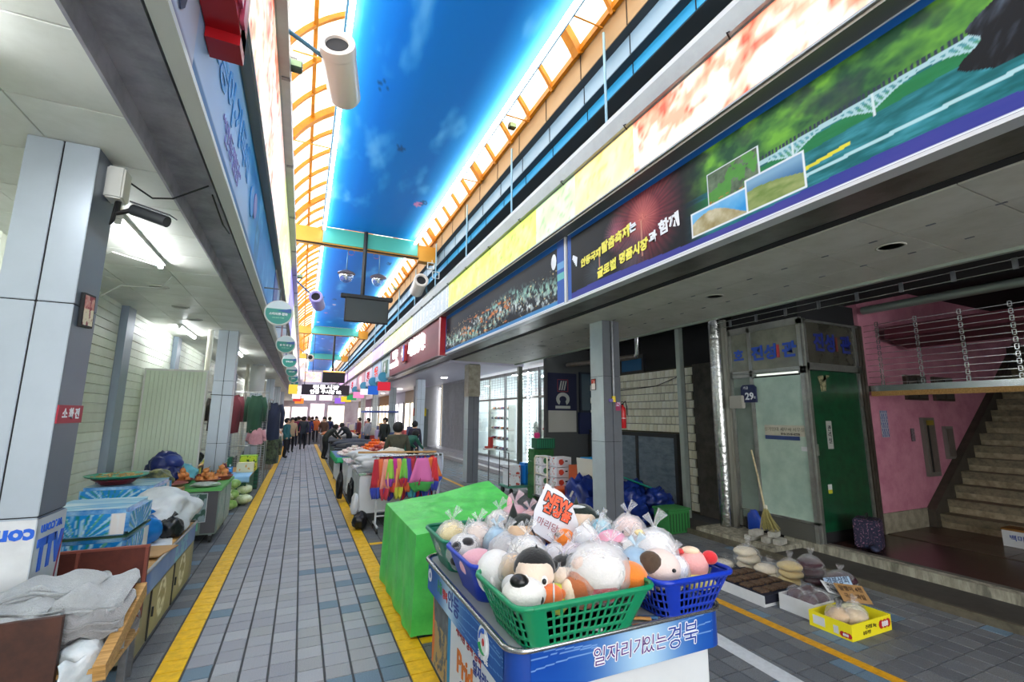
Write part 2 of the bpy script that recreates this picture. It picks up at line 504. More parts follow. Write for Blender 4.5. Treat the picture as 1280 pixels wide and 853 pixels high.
wl = struct(MB().box(-2.6, -2.42, -7, 60, 0, 3.42).build('wall_left', mat('cream_siding_back', 'c9cdbd', .6)))
M_side = mat('cream_siding', 'dfe5d8', 0.45, var=0.08, scale=2, c2='ccd4c2')
def siding_board(y0, y1, z): return MB().add([(-2.42, y0, z), (-2.405, y0, z+.004), (-2.405, y0, z+.108), (-2.42, y0, z+.118), (-2.42, y1, z), (-2.405, y1, z+.004), (-2.405, y1, z+.108), (-2.42, y1, z+.118)],
        [(0,1,2,3), (7,6,5,4), (1,5,6,2), (0,4,5,1), (2,6,7,3)])
for (y0, y1) in ((5.2, 7.95), (8.4, 10.85), (11.2, 14.2)):
    me = siding_board(y0, y1, 0).mesh('siding_board', M_side)
    for k in range(5, 28):
        o = bpy.data.objects.new('siding_board', me); COL.objects.link(o); o.location = (0, 0, k*.12); o.parent = wl
mb = MB()
for (y0, y1) in ((14.6, 20), (20.4, 30), (-3, 5.1)):
    for k in range(28): mb.add(*[siding_board(y0, y1, k*.12).v, siding_board(y0, y1, k*.12).f])
stuffp(mb.build('siding_board', M_side, wl))
for y in (8.0, 10.87, 14.25, 20.05):
    MB().box(-2.42, -2.33, y, y+.3, 0, 3.3).build('wall_post', mat('blue_grey_post', '8593a0', .45, .2), wl)
# sandwich panel screen behind the onion stall
scr = thing('partition_panel', 'tall pale green-white insulated panel screen standing behind the onion table', 'partition', (-1.95, 9.32, 0))
mb = MB()
for k in range(14):
    x = -.42+k*.06; mb.box(x, x+.056, -.02, .02, 0.0, 2.5)
lab(stuffp(mb.build('ribbed_sheet', mat('pale_green_sandwich_panel', 'cfdcc6', .4, var=.05, scale=2), scr)), 'pale green ribbed sheet')
MB().box(-.44, .44, -.03, .03, 2.5, 2.53).box(-.44, -.42, -.03, .03, 0, 2.5).box(.42, .44, -.03, .03, 0, 2.5).build('frame', M_whitetrim, scr)

# ------------------------------------------------------------------ right canopy
cr = struct(MB().box(3.66, 5.62, -7, 12.1, 3.312, 3.45).build('ceiling_right', M_dark))
for (x0, x1) in ((3.76, 4.36), (4.36, 4.97), (4.97, 5.6)):
    me = MB().add([(x0+.002, .003, 3.312), (x1-.002, .003, 3.312), (x1-.002, .597, 3.312), (x0+.002, .597, 3.312),
                   (x0+.004, .005, 3.3), (x1-.004, .005, 3.3), (x1-.004, .595, 3.3), (x0+.004, .595, 3.3)],
                  [(7,6,5,4), (0,1,5,4), (1,2,6,5), (2,3,7,6), (3,0,4,7)]).mesh('ceiling_panel', M_ceilR)
    for k in range(-1, 18):
        o = bpy.data.objects.new('ceiling_panel', me); COL.objects.link(o); o.location = (0, 1.305+k*.6, 0); o.parent = cr
mb = MB()
for k in range(-13, -1):
    for (x0, x1) in ((3.76, 4.36), (4.36, 4.97), (4.97, 5.6)): mb.box(x0+.003, x1-.003, 1.305+k*.6+.004, 1.305+k*.6+.596, 3.3, 3.312)
stuffp(mb.build('ceiling_panel', M_ceilR, cr))
me = MB().box(-.03, .03, -.008, .008, -.006, 0).mesh('panel_clip', M_cladD)
for x in (4.36, 4.97):
    for k in range(0, 26):
        o = bpy.data.objects.new('panel_clip', me); COL.objects.link(o); o.location = (x, 1.3+k*.4, 3.3); o.rotation_euler = (0, 0, 1.57); o.parent = cr
for (x, y) in ((4.63, 2.1), (4.62, 4.0), (4.6, 6.4), (4.63, 8.6)):
    MB().lathe([(.085, 0), (.095, -.006), (.105, -.004), (.11, 0)], (x, y, 3.3), 24).build('light_ring', M_ceilR, cr, smooth=True)
struct(MB().box(5.6, 5.66, -7, 12.1, 3.27, 3.46).build('trim_6', mat('pale_green_edge_channel', '9fa89c', .4, .3)))
c2_ = struct(MB().box(3.62, 5.9, 12.1, 60, 3.24, 3.45).build('ceiling_right_far', M_ceil2))
for q, (x, y) in enumerate(((4.95, 13.6), (4.95, 17.2), (4.95, 21.0), (4.95, 26), (4.95, 32))):
    o = MB().lathe([(0, -.012), (.10, -.012), (.12, 0), (0, 0)], n=20).build('downlight', emit('downlight_lens', 'fbf8ff', 45)); o.location = (x, y, 3.24)
    tag(o, ['nearest round downlight under the right canopy, by the shoe shop', 'second round downlight under the right canopy', 'third round downlight under the right canopy', 'fourth downlight far under the right canopy', 'farthest downlight under the right canopy'][q], 'lamp', 'canopy downlights')
# sloping metal soffit and sign ledge
struct(MB().extr([(3.24, 3.29), (3.65, 3.315), (3.65, 3.36), (3.24, 3.36)], 'xz', -7, 60).build('trim_7', M_zincR))
struct(MB().box(3.12, 3.24, -7, 60, 3.28, 3.305).build('trim_8', mat('pale_ledge', 'cfd3d6', .35, .3)))
struct(MB().box(3.65, 3.76, -7, 12.1, 3.33, 3.4).build('trim_9', M_black))
struct(MB().box(3.17, 3.6, -7, 60, 3.36, 4.28).build('wall_right_upper', M_cladD))
struct(MB().box(2.96, 3.3, -7, 60, 4.24, 4.27).build('trim_10', mat('taupe_soffit_metal', '7d776b', .4, .4)))
struct(MB().box(3.0, 3.6, -7, 60, 4.27, 4.86).build('wall_right_box', M_cladD))
g = struct(MB().extr([(2.90, 4.85), (3.1, 4.85), (3.6, 4.9), (3.6, 5.0), (3.05, 4.97), (2.98, 5.1), (2.9, 5.1), (2.86, 5.0)], 'xz', -7, 60).build('trim_11', M_gutter))
for k in range(24):
    y = .9+k*1.3
    MB().tube([(2.9, y, 4.86), (2.87, y, 4.84), (2.93, y+.02, 4.82)], .008, 5).build('gutter_clip', M_black, g)
# upper facade
struct(MB().box(4.5, 4.7, -7, 60, 4.9, 6.2).build('wall_right_recess', mat('dark_slate_wall', '40494e', .7)))
struct(MB().box(3.6, 4.5, -7, 60, 4.9, 4.95).build('trim_12', M_cladD))
fa = struct(MB().box(3.6, 4.7, -7, 60, 6.2, 6.37).build('trim_13', M_cyan))
fb = struct(MB().box(3.48, 4.7, -7, 60, 6.37, 6.66).build('trim_14', M_lblue))
fc = struct(MB().box(3.36, 4.7, -7, 60, 6.66, 7.1).build('trim_15', M_beige))
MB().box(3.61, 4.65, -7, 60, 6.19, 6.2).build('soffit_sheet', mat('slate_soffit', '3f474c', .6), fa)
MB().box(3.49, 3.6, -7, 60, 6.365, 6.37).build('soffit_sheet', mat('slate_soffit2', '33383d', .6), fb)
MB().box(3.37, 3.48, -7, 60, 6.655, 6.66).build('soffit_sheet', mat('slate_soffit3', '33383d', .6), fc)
for k in range(17):
    y = 2.9+k*1.05
    MB().box(3.352, 3.362, y, y+.012, 6.66, 7.1).build('cladding_joint', M_dark, fc)
    MB().box(3.472, 3.482, y+.1, y+.112, 6.37, 6.66).build('cladding_joint', M_dark, fb)
    MB().box(3.592, 3.602, y+.2, y+.212, 6.2, 6.37).build('cladding_joint', M_dark, fa)
for i, y in enumerate((4.35, 7.3, 9.9, 12.7, 15.4, 18.4, 21.5, 25)):
    o = MB().tube([(3.29, y, 6.85), (3.3, y, 5.0)], .018, 8).build('downpipe', mat('pale_blue_pipe', '8fb4c4', .35, .3))
    tag(o, ['slim vertical pipe in front of the upper wall nearest the camera', 'slim pale pipe on the upper wall above the maple light panel', 'slim pipe above the fireworks mural’s left end',
            'slim pipe just before the first yellow crossbeam end', 'slim pipe just past the first yellow crossbeam end', 'slim upper pipe beyond the right-hand fan drum', 'slim upper pipe far along the arcade',
            'slimmest upper pipe at the far end of the arcade'][i].replace('’', "'"), 'pipe', 'pipes on the upper right wall')
yr = struct(MB().box(3.30, 3.38, -7, 60, 7.06, 7.16).build('trim_16', M_yrib))
ylft = struct(MB().box(-.62, -.54, -7, 60, 7.06, 7.16).build('trim_17', M_yrib))
# windows / parapet panels in the recess
for i, (y0, y1) in enumerate(((5.0, 5.7),)):
    o = MB().box(3.75, 3.8, y0, y1, 4.95, 5.75).build('ac_panel', mat('pale_green_box', 'b7cfcf', .5))
    tag(o, 'pale green panel with faint writing standing above the light panels', 'panel')
    text('에어컨', .2, (3.745, (y0+y1)/2, 5.4), 'W', mat('faint_blue_print', '8fb5c9', .5), o)

# ------------------------------------------------------------------ vaulted roof
M_memb = mat('milky_roof_sheet', 'fdeed8', 0.5, trans=0.62)
Rr, cz, cx = 2.26, 5.96, 1.38
a0 = math.acos(1.98/Rr)
def arc(k, n, R=Rr): a = a0+(PI-2*a0)*k/n; return (cx+R*math.cos(a), cz+R*math.sin(a))
roof = MB(); N = 20
vs = []; ys = list(range(-7, 61))
for y in (-7, 60):
    for k in range(N+1):
        x, z = arc(k, N, Rr+.06); vs.append((x, y, z))
roof.add(vs, [(k, k+1, N+2+k, N+1+k) for k in range(N)])
rf = struct(roof.build('ceiling_roof', M_memb, smooth=True))
RIBS = []
def rib_mesh(w_, h_):
    m_ = MB(); v = []; n2 = 24
    for k in range(n2+1):
        for (R, dy) in ((Rr-h_, -w_), (Rr-h_, w_), (Rr+.02, w_), (Rr+.02, -w_)):
            x, z = arc(k, n2, R); v.append((x, dy, z))
    f = []
    for k in range(n2):
        for q in range(4): f.append((k*4+q, k*4+(q+1) % 4, k*4+4+(q+1) % 4, k*4+4+q))
    m_.add(v, f); return m_.mesh('rib', M_yrib)
rm, rm2 = rib_mesh(.03, .05), rib_mesh(.07, .1)
k = 0; y = 1.0
while y < 45:
    o = bpy.data.objects.new('rib', rm2 if k % 5 == 0 else rm); COL.objects.link(o); o.location = (0, y, 0); o.parent = rf
    k += 1; y += .8
for kk in (3, 21):
    x, z = arc(kk, 24, Rr-.02); MB().box(x-.03, x+.03, -7, 60, z-.03, z+.03).build('purlin', M_yrib, rf)
for yy in (4.4, 6.6, 9.0, 16.5, 20):
    MB().tube([(-.5, yy, 6.98), (.16, yy, 6.98)], .012, 6).build('tie_rod', M_yrib, rf)
    MB().tube([(2.76, yy, 6.98), (3.32, yy, 6.98)], .012, 6).build('tie_rod', M_yrib, rf)

# crossbeams
M_ybeam = mat('yellow_crossbeam', 'c98f2c', 0.45, var=0.08, scale=3)
M_teal = mat('green_lit_beam_face', '4fae98', .4)  # green light on the beam face, put into the colour
for i, y in enumerate((13.0, 28.7, 42)):
    t = thing('crossbeam', ['yellow boxed crossbeam over the street nearest the camera', 'second yellow crossbeam, beyond the hanging screen', 'farthest yellow crossbeam near the street end'][i], 'beam', (1.4, y, 6.45), group='roof crossbeams')
    MB().box(-1.96, -.25-1.0, 0, .3, 0, .42).build('end_cladding', M_ybeam, t); MB().box(1.45, 1.96, 0, .3, -.1, .38).build('end_cladding', M_ybeam, t)
    MB().box(-1.25, 1.45, .02, .28, 0, .47).build('beam', M_ybeam, t)
    MB().box(-1.22, 1.4, -.012, .02, .03, .47).build('face_panel', M_teal, t)
    MB().box(-1.95, 1.45, .05, .1, -.02, 0).build('bottom_strip', M_dark, t)

# sky print ceiling
def sky_print(seed):
    def fn(u, v):
        W = 2.58
        e = np.minimum(u, W-u)/W*2
        base = mixc(hexa('3fb4f4'), hexa('0a62ad'), np.clip(e*1.9, 0, 1))  # paler edges put the LED strips' glow into the print colour
        base = mixc(base, hexa('0b6fd8'), np.clip(1-abs(u/W-.22)*4, 0, 1)*.6)
        n = fbm(u*2.2, v*.8, seed)
        cl = np.clip((n-.60)*3, 0, 1)*np.clip(1.3-e, 0.05, 1)
        base = mixc(base, hexa('bfe6ff'), cl*.75)
        r = np.random.RandomState(seed)
        for q in range(9):
            cu, cv = r.uniform(.3, W-.3), r.uniform(0, v.max())
            d = np.sqrt(((u-cu)/.09)**2+((v-cv)/.14)**2)
            base = mixc(base, hexa(['d77a9f', '15406f', 'e9c3cf'][q % 3]), (d < 1)*.85*(fbm(u*20, v*20, q) > .4))
        return base
    return fn
M_skyp = vcol('sky_mural_film', .45, glow=.22)
M_led = emit('white_led_strip', 'f2fbff', 11)
SKY = [(-4.0, 12.98), (13.32, 28.68), (29.02, 41.98), (42.32, 58)]
for i, (y0, y1) in enumerate(SKY):
    t = thing('sky_panel', ['blue sky printed ceiling panel nearest the camera', 'blue sky ceiling panel behind the hanging screen pole', 'third blue sky ceiling panel farther down the street', 'farthest blue sky ceiling panel'][i], 'ceiling panel', (.165, y0, 6.93), group='sky ceiling panels')
    for q in (.8, 1.8): MB().tube([(q, (y1-y0)/2, .05), (q, (y1-y0)/2, 1.2)], .02, 6).build('hanger_rod', M_steelD, t)
    L = y1-y0
    o = printed('sky_film', (0, 0, 0), (1, 0, 0), (0, 1, 0), 2.58, L, 70, int(L*14), sky_print(11+i), M_skyp, t)
    MB().box(-.02, 2.6, 0, L, .02, .06).build('backing', M_cladD, t)
    MB().box(-.03, .0, 0, L, -.12, .06).box(2.58, 2.61, 0, L, -.12, .06).build('side_frame', mat('blue_grey_frame', '4d7f9c', .4, .3), t)
    MB().box(.0, .07, .05, L-.05, -.13, -.10).build('led_strip', M_led, t)
    MB().box(2.50, 2.58, .05, L-.05, -.13, -.10).build('led_strip', M_led, t)

# ================================================================== signs and light boxes
M_print = vcol('printed_vinyl', 0.45, spec=.15)
M_printglow = vcol('backlit_vinyl', 0.4, glow=.5)
def maple(u, v, seed=1, dens=.5):
    n = fbm(u*3.2, v*3.5, seed); n2 = fbm(u*9+3, v*9, seed+5)
    c = mixc(hexa('fff6ea'), hexa('ffe2c4'), fbm(u*2, v*2, seed+9))
    leaf = np.clip((n*0.6+n2*0.5-dens)*9, 0, 1)
    c = mixc(c, hexa('f08a6a'), leaf*.85)
    return mixc(c, hexa('e0543c'), np.clip((n2-.62)*9, 0, 1)*leaf)
def leafy(c1, c2, c3, seed):
    def f(u, v):
        n = fbm(u*4, v*4, seed); n2 = fbm(u*14, v*14, seed+3)
        c = mixc(hexa(c1), hexa(c2), np.clip(n*2-.5, 0, 1))
        return mixc(c, hexa(c3), np.clip((n2-.6)*6, 0, 1)*.7)
    return f
def lightbox(name, label, x, y0, y1, z0, z1, face, fn, glow_m=None):
    t = thing(name, label, 'billboard', (x, (y0+y1)/2, z0), group=None)
    L = y1-y0; H = z1-z0; s = 1 if face == 'E' else -1
    r = FR[face][0]
    O = Vector((s*.004, -L/2 if face == 'E' else L/2, 0))
    printed('backlit_film', O, r, (0,0,1), L, H, max(8, int(L*22)), max(8, int(H*24)), fn, glow_m or M_printglow, t)
    m = MB(); m.box(min(0, -s*.06), max(0, -s*.06), -L/2, L/2, 0, H); m.build('box', M_whitetrim, t)
    for q in (-.006, H-.012): MB().box(-.012, .012, -L/2, L/2, q, q+.018).build('frame_rail', M_gutter, t)
    return t
RL = [
 (0.2, 3.45, lambda u, v: maple(u, v, 3, .50), 'backlit panel of red maple leaves over the bridge mural'),
 (3.45, 4.58, leafy('ffe9a8', 'ffd67a', 'f2b060', 5), 'backlit pale yellow-orange leaf panel beside the maple panel'),
 (4.58, 5.65, leafy('d4ecc0', 'b4d898', '84b070', 6), 'backlit pale green foliage panel between the orange and yellow-green panels'),
 (5.65, 10.1, leafy('e2ee84', 'c2dc4c', '86ac34', 7), 'long backlit yellow-green foliage panel over the night mural'),
 (10.1, 14.0, lambda u, v: mixc(hexa('c2c9ce'), hexa('5f676d'), (np.sin(u*60)*np.sin(v*60) > .1)*.9), 'white dotted light panel over the dark red shop sign'),
 (14.0, 19.4, leafy('e4e8a4', 'd2de84', 'bccc68', 8), 'pale yellow-white light panel beyond the white dotted one'),
 (19.4, 23.0, leafy('b8a2ea', '9a82dc', 'cbb8f4', 9), 'purple light panel on the right fascia'),
 (23.0, 31.0, leafy('f4e8b8', 'ecd894', 'dcc070', 10), 'warm white light panel beyond the purple one'),
 (31.0, 44.0, leafy('c8a8ec', 'dca8e8', 'e89cd0', 12), 'farthest lilac light panel on the right fascia'),
]
for a, b, fn, lb in RL: lightbox('backlit_billboard', lb, 2.955, a, b, 4.275, 4.85, 'W', fn)
LL = [
 (0.0, 5.9, lambda u, v: mixc(maple(u, v, 21, .56), hexa('f0c89a'), np.clip((fbm(u*3, v*3, 4)-.45)*3, 0, 1)*.6), 'backlit orange and white leaf panel above the blue shop sign'),
 (5.9, 7.9, leafy('fff2e8', 'ffd0c8', 'e0a0b0', 22), 'backlit pinkish panel beyond the orange leaf panel'),
 (7.9, 13.0, leafy('f8fbc8', 'e8f2a0', 'fffff0', 23), 'backlit pale yellow-green panel on the left fascia'),
 (13.0, 17.5, leafy('b8a8f8', '9080e8', 'd8d0ff', 24), 'backlit violet-blue panel above the round hanging signs'),
 (17.5, 24.0, leafy('fffff0', 'f6fac8', 'e8f0a8', 25), 'backlit cream panel past the violet one on the left'),
 (24.0, 45.0, leafy('fff0f0', 'ffe0e8', 'ffd8b8', 26), 'farthest backlit pink-white panel on the left fascia'),
]
for a, b, fn, lb in LL: lightbox('backlit_billboard', lb, -.53, a, b, 4.4, 5.67, 'E', fn)

# ---- right-hand murals
def muralA(u, v):
    H = .93
    c = mixc(hexa('0b0e13'), hexa('171a21'), fbm(u*2, v*3, 1))
    def burst(c, cu, cv, R, col, k, s):
        du, dv = u-cu, (v-cv); d = np.sqrt(du**2+dv**2); a = np.arctan2(dv, du)
        ray = (np.sin(a*k)*.5+.5)*(.4+.6*vnoise(a*7+20, d*18, s))
        t = np.clip(1-d/R, 0, 1)**.7*(.45+.55*ray)*(d < R)
        return mixc(c, hexa(col), t)
    c = burst(c, 1.5, .56, .62, 'a83440', 46, 2); c = burst(c, 1.5, .56, .55, '8a2c3a', 70, 12); c = burst(c, 1.5, .56, .26, 'f0907c', 34, 3)
    c = burst(c, 1.02, .56, .22, 'd07a90', 30, 4); c = burst(c, .65, .22, .3, '4a5560', 40, 5); c = burst(c, 1.3, .22, .3, '555c66', 44, 6)
    for cu, top in ((.72, .5), (1.48, .55)):
        c = mixc(c, hexa('c98f78'), (np.abs(u-cu) < .012)*(v < top)*(v > .15)*.8)
    # river scene
    s = np.clip((u-2.05)*3, 0, 1)
    n = fbm(u*5, v*7, 8); hill = mixc(hexa('1c4a30'), hexa('6fae3a'), np.clip(n*2.4-.8, 0, 1))
    hill = mixc(hill, hexa('26323e'), np.clip((fbm(u*4+7, v*5, 14)-.55)*5, 0, 1)*.7)
    water = mixc(hexa('0f5f62'), hexa('3f93a0'), np.clip(fbm(u*6, v*30, 9)*2-.7, 0, 1))
    yb = .46+.05*np.clip(u-2.6, 0, 2)          # bridge deck height
    river = np.where((v > yb)[..., None], hill, water)
    river = mixc(river, hexa('1f7a3a'), ((v < yb-.05) & (v > yb-.14))*.8)
    ph = ((u-2.6)/.52) % 1.0
    archy = yb-.12+.085*np.sin(ph*PI)
    br = (v < yb) & (v > archy) & (u > 2.75)
    river = mixc(river, hexa('a9ccd0'), br*(.35+.65*((np.sin(u*150+v*90) > .1) | (v > yb-.02) | (v < archy+.015))))
    river = mixc(river, hexa('2b3848'), ((v > yb) & (v < yb+.035) & (u > 2.75))*(np.sin(u*220) > -.3))
    river = mixc(river, hexa('cfe0e0'), (np.abs(ph-.0) < .03)*(v < yb)*(v > yb-.15)*(u > 2.75)*1.0)
    river = mixc(river, hexa('b9dce0'), (np.abs(v-(.17+.03*(u-2.8))) < .012)*(u > 2.8)*.9)
    river = mixc(river, hexa('d8d23a'), (np.abs(v-(.245+.1*(u-3.3))) < .013)*(u > 3.2)*(u < 3.5))
    c = mixc(c, river, s)
    # dark pleated robe at the near end
    rb = (u > 4.08+.5*np.abs(v-.42)+.05*np.sin(v*30)) & (v > .28)
    c = mixc(c, mixc(hexa('0e1014'), hexa('5a6676'), np.clip(fbm(u*14-v*8, v*6, 31)*2.6-1.3, 0, 1)), rb*1.0)
    # inset photographs
    def inset(c, u0, u1, v0, v1, fn):
        fr = (u > u0) & (u < u1) & (v > v0) & (v < v1)
        ins = (u > u0+.015) & (u < u1-.015) & (v > v0+.015) & (v < v1-.015)
        c = mixc(c, hexa('dfe6ea'), fr*1.0)
        return mixc(c, fn, ins*1.0)
    town = mixc(mixc(hexa('3a4a3a'), hexa('7a8c70'), fbm(u*20, v*20, 5)), hexa('4f9a3a'), (fbm(u*8, v*8, 51) > .55)*.8)
    town = mixc(town, hexa('b9653c'), (v < .36)*(fbm(u*9, v*30, 52) > .5)*.8)
    beach = mixc(mixc(hexa('2f8fd0'), hexa('b8d8ea'), np.clip((v-.05)*4-fbm(u*5, v*5, 3), 0, 1)), mixc(hexa('8a7a4a'), hexa('d8d2b8'), fbm(u*14, v*14, 6)), (v < .12+.1*np.sin(u*6)+.06)*1.0)
    field = mixc(mixc(hexa('7fa8c4'), hexa('3d6a94'), np.clip(3-v*9, 0, 1)), mixc(hexa('5c7a34'), hexa('c2bf8a'), fbm(u*7, v*22, 7)), (v < .23+.05*np.sin(u*5))*1.0)
    c = inset(c, 2.35, 2.86, .27, .62, town)
    c = inset(c, 2.15, 2.75, .10, .33, beach)
    c = inset(c, 2.72, 3.2, .10, .38, field)
    # borders
    c = mixc(c, hexa('1c5fae'), ((v > H-.075))*1.0)
    c = mixc(c, mixc(hexa('2c3a8c'), hexa('4c4696'), fbm(u*2, v*8, 4)), (v < .085+.02*np.sin(u*2))*1.0)
    c = mixc(c, hexa('3a5fae'), (u < .09)*1.0)
    c = mixc(c, hexa('e4eaf2'), ((v < .012) | (v > H-.008))*1.0)
    return c
t = thing('mural_sign', 'long printed mural sign with red fireworks and a white arched bridge over green water', 'sign', (3.13, 2.55, 3.31))
printed('printed_face', (-.005, 2.51, 0), (0,-1,0), (0,0,1), 4.7, .93, 620, 120, muralA, M_print, t)
MB().box(.0, .05, -2.19, 2.51, -.005, .935).build('panel_frame', M_cladD, t)
M_yt = mat('yellow_sign_ink', 'f4ea5a', .5); M_wt = mat('white_sign_ink', 'eef0f4', .5); M_kt = mat('dark_outline_ink', '1c1d26', .6)
def mtext(body, size, y, z, m, roll=0.0, **k):
    text(body, size, (-.012, y-2.55, z-3.31), 'W', m, t, roll=roll, bold=.006, **k)
mtext('안동국제', .118, 4.52, 3.735, M_yt, roll=.05, shear=.15)
mtext('탈춤축제', .145, 4.03, 3.79, M_yt, roll=.08, shear=.15)
mtext('는', .125, 3.71, 3.83, M_wt, roll=.05)
mtext('글로벌', .135, 4.20, 3.50, M_yt, roll=.08, shear=.15)
mtext('명품시장', .13, 3.73, 3.55, M_yt, roll=.08, shear=.15)
mtext('과', .125, 3.41, 3.60, M_wt)
mtext('함께', .155, 3.18, 3.65, M_wt, roll=.05)
fm = MB()   # folded-fan emblem
for k in range(5): fm.obox((-.012, 4.86-2.55+.02*k-.03, .48+.02*k), (.002, 0, 0), (0, .012, .004), (0, -.01, .06-.008*k))
lab(stuffp(fm.build('fan_emblem', M_wt, t)), 'small white folded fan emblem')

def muralB(u, v):
    H = .93
    c = mixc(hexa('0a0d14'), hexa('1b212d'), fbm(u*1.2, v*2, 1))
    for s, col, slope, off in ((2, 'b9dcc8', .35, .25), (3, '8fc0b0', -.25, .5), (4, 'dfe9e6', .1, .35)):
        band = np.clip(1-np.abs(v-.12-off*fbm(u*.9+s, v, s)-.12*np.sin(u*1.3+s))*5.5, 0, 1)
        sp = np.clip((fbm(u*16, v*16, s)-.5)*8, 0, 1)
        c = mixc(c, hexa(col), band*sp)
    or_ = np.clip((fbm(u*5+v*4, v*18, 17)-.6)*9, 0, 1)*((v > .1) & (v < .55) & (u > 1.2) & (u < 3.9))
    c = mixc(c, hexa('e8803a'), or_*.9)
    c = mixc(c, hexa('f4d79a'), np.clip((fbm(u*26, v*26, 23)-.68)*9, 0, 1)*(v < .6))
    c = mixc(c, hexa('2068b8'), (v > H-.09)*1.0)
    c = mixc(c, mixc(hexa('2c6fae'), hexa('4a90c8'), u/5.7), (v < .075)*1.0)
    c = mixc(c, hexa('3a5fae'), ((u > 5.50) | (u < .05))*1.0)
    c = mixc(c, hexa('6fc0c0'), ((u > 5.5) & (v > .35) & (v < .45))*1.0); c = mixc(c, hexa('6fa8d8'), ((u > 5.5) & (v > .5) & (v < .6))*1.0)
    return mixc(c, hexa('e4eaf2'), ((v < .012) | (v > H-.008))*1.0)
t2 = thing('mural_sign', 'dark printed mural sign of a lit town at night, beside the red shop sign', 'sign', (3.13, 7.98, 3.31))
printed('printed_face', (-.005, 2.86, 0), (0,-1,0), (0,0,1), 5.68, .93, 420, 84, muralB, M_print, t2)
MB().box(.0, .05, -2.84, 2.86, -.005, .935).build('panel_frame', M_cladD, t2)
MB().box(-.012, .03, -2.86, -2.84, 0, .93).build('divider', M_wt, t2)
MB().add(*lumpy((-.01, -2.55, .66), (.006, .075, .12), 1, 0, 1, 2)).build('lantern_print', M_wt, t2)

# dark red shop sign
t = thing('shop_sign', 'dark red boxed shop sign with white raised letters beside the night mural', 'sign', (3.12, 14.6, 3.30))
def redp(u, v): return mixc(hexa('6a2434'), hexa('9a4a50'), fbm(u*1.2, v*3, 3))
printed('sign_face', (-.1, 3.6, 0), (0,-1,0), (0,0,1), 7.2, .93, 60, 16, redp, M_print, t)
MB().box(-.095, .05, -3.62, 3.6, -.02, .95).build('sign_box', mat('dark_maroon', '5a1b28', .4), t)
MB().box(-.13, .05, -3.75, -3.6, -.04, .97).build('red_end', mat('deep_red_acrylic', 'a0141c', .3), t)
M_letter = emit('lit_white_letter', 'ffffff', 1.6)
text('서안동북!', .56, (-.16, -1.2, .52), 'W', M_letter, t, depth=.07, sx=.95)
text('남안동', .3, (-.16, 2.2, .66), 'W', M_letter, t, depth=.05, bold=.01)
text('mommile', .36, (-.16, 2.35, .34), 'W', M_letter, t, depth=.05, bold=.01, sx=1.1)
m = MB(); m.bev(-.2, -.1, .25, .85, .2, .82, .06); m.build('emblem', mat('emblem_red', 'd8444a', .4), t)
MB().bev(-.215, -.2, .3, .55, .25, .78, .05).build('emblem_blue', mat('emblem_blue', '3c4fc0', .4), t)
text('4', .4, (-.225, .55, .5), 'W', M_letter, t, depth=.02)
# signs farther along the right fascia
far = [(18.6, 20.8, 'a9c4c8', '1f6a44', '의원', 'pale board with a dark green panel past the dark red sign'), (21.0, 23.6, 'a8c8e8', 'e05a50', '약국', 'pale blue shop sign past the green panel sign'),
       (23.8, 26.5, 'e9dff0', 'b04050', '한복', 'white and crimson shop sign on the right fascia'), (26.8, 30.5, 'e8b0b8', 'f8f0f8', '이불', 'pink shop sign on the right fascia'),
       (30.9, 36, 'f0e8f4', 'c03a50', '정육', 'white shop sign near the street end on the right'), (36.4, 46, 'e8c8e0', '8a3a70', '식당', 'lilac shop sign at the far right of the street')]
for i, (a, b, c1, c2, s, lb) in enumerate(far):
    t = thing('shop_sign', lb, 'sign', (3.12, (a+b)/2, 3.31))
    MB().box(-.03, .05, -(b-a)/2, (b-a)/2, 0, .93).build('sign_box', mat('far_sign_%d' % i, c1, .4), t)
    if i == 0:
        MB().box(-.05, -.03, -.55, .5, .18, .75).build('green_panel', mat('far_green', c2, .4), t)
        text('♣', .4, (-.06, 0, .45), 'W', M_wt, t)
    else:
        text(s, .55, (-.045, 0, .45), 'W', emit('far_letter_%d' % i, c2, 1.0), t, depth=.02)

# ---- left-hand signs
def lsign1(u, v):
    c = mixc(hexa('c4c9dc'), hexa('a9b4d4'), fbm(u, v*2, 2))
    c = mixc(c, hexa('7f7f9a'), (v < .05)*1.0)
    return mixc(c, hexa('8cc0ee'), np.clip((v-.45)*2.5, 0, 1))
t = thing('shop_sign', 'pale shop sign with phone digits and big red raised letters, top left', 'sign', (-.645, 1.2, 3.44))
printed('sign_face', (.035, -2.2, 0), (0,1,0), (0,0,1), 3.45, .93, 70, 30, lsign1, M_print, t)
MB().box(0, .03, -2.2, 1.25, 0, .93).build('sign_box', M_cladD, t)
text('6689', .24, (.042, .78, .16), 'E', mat('dark_blue_ink', '1d2a4c', .5), t, bold=.006)
M_redl = mat('red_acrylic_letter', 'a3121a', .3); M_redf = mat('pink_red_face', 'c04a68', .35)
m = MB(); m.box(.04, .20, .35, 1.36, .47, .86); m.build('red_letter', M_redl, t)
m = MB(); m.box(.04, .20, 1.12, 1.52, .36, .47).box(.04, .2, 1.36, 1.52, .3, .86); m.build('red_letter', M_redl, t)
text('게', .62, (.212, 1.1, .62), 'E', M_redf, t, depth=.02, bold=.01)
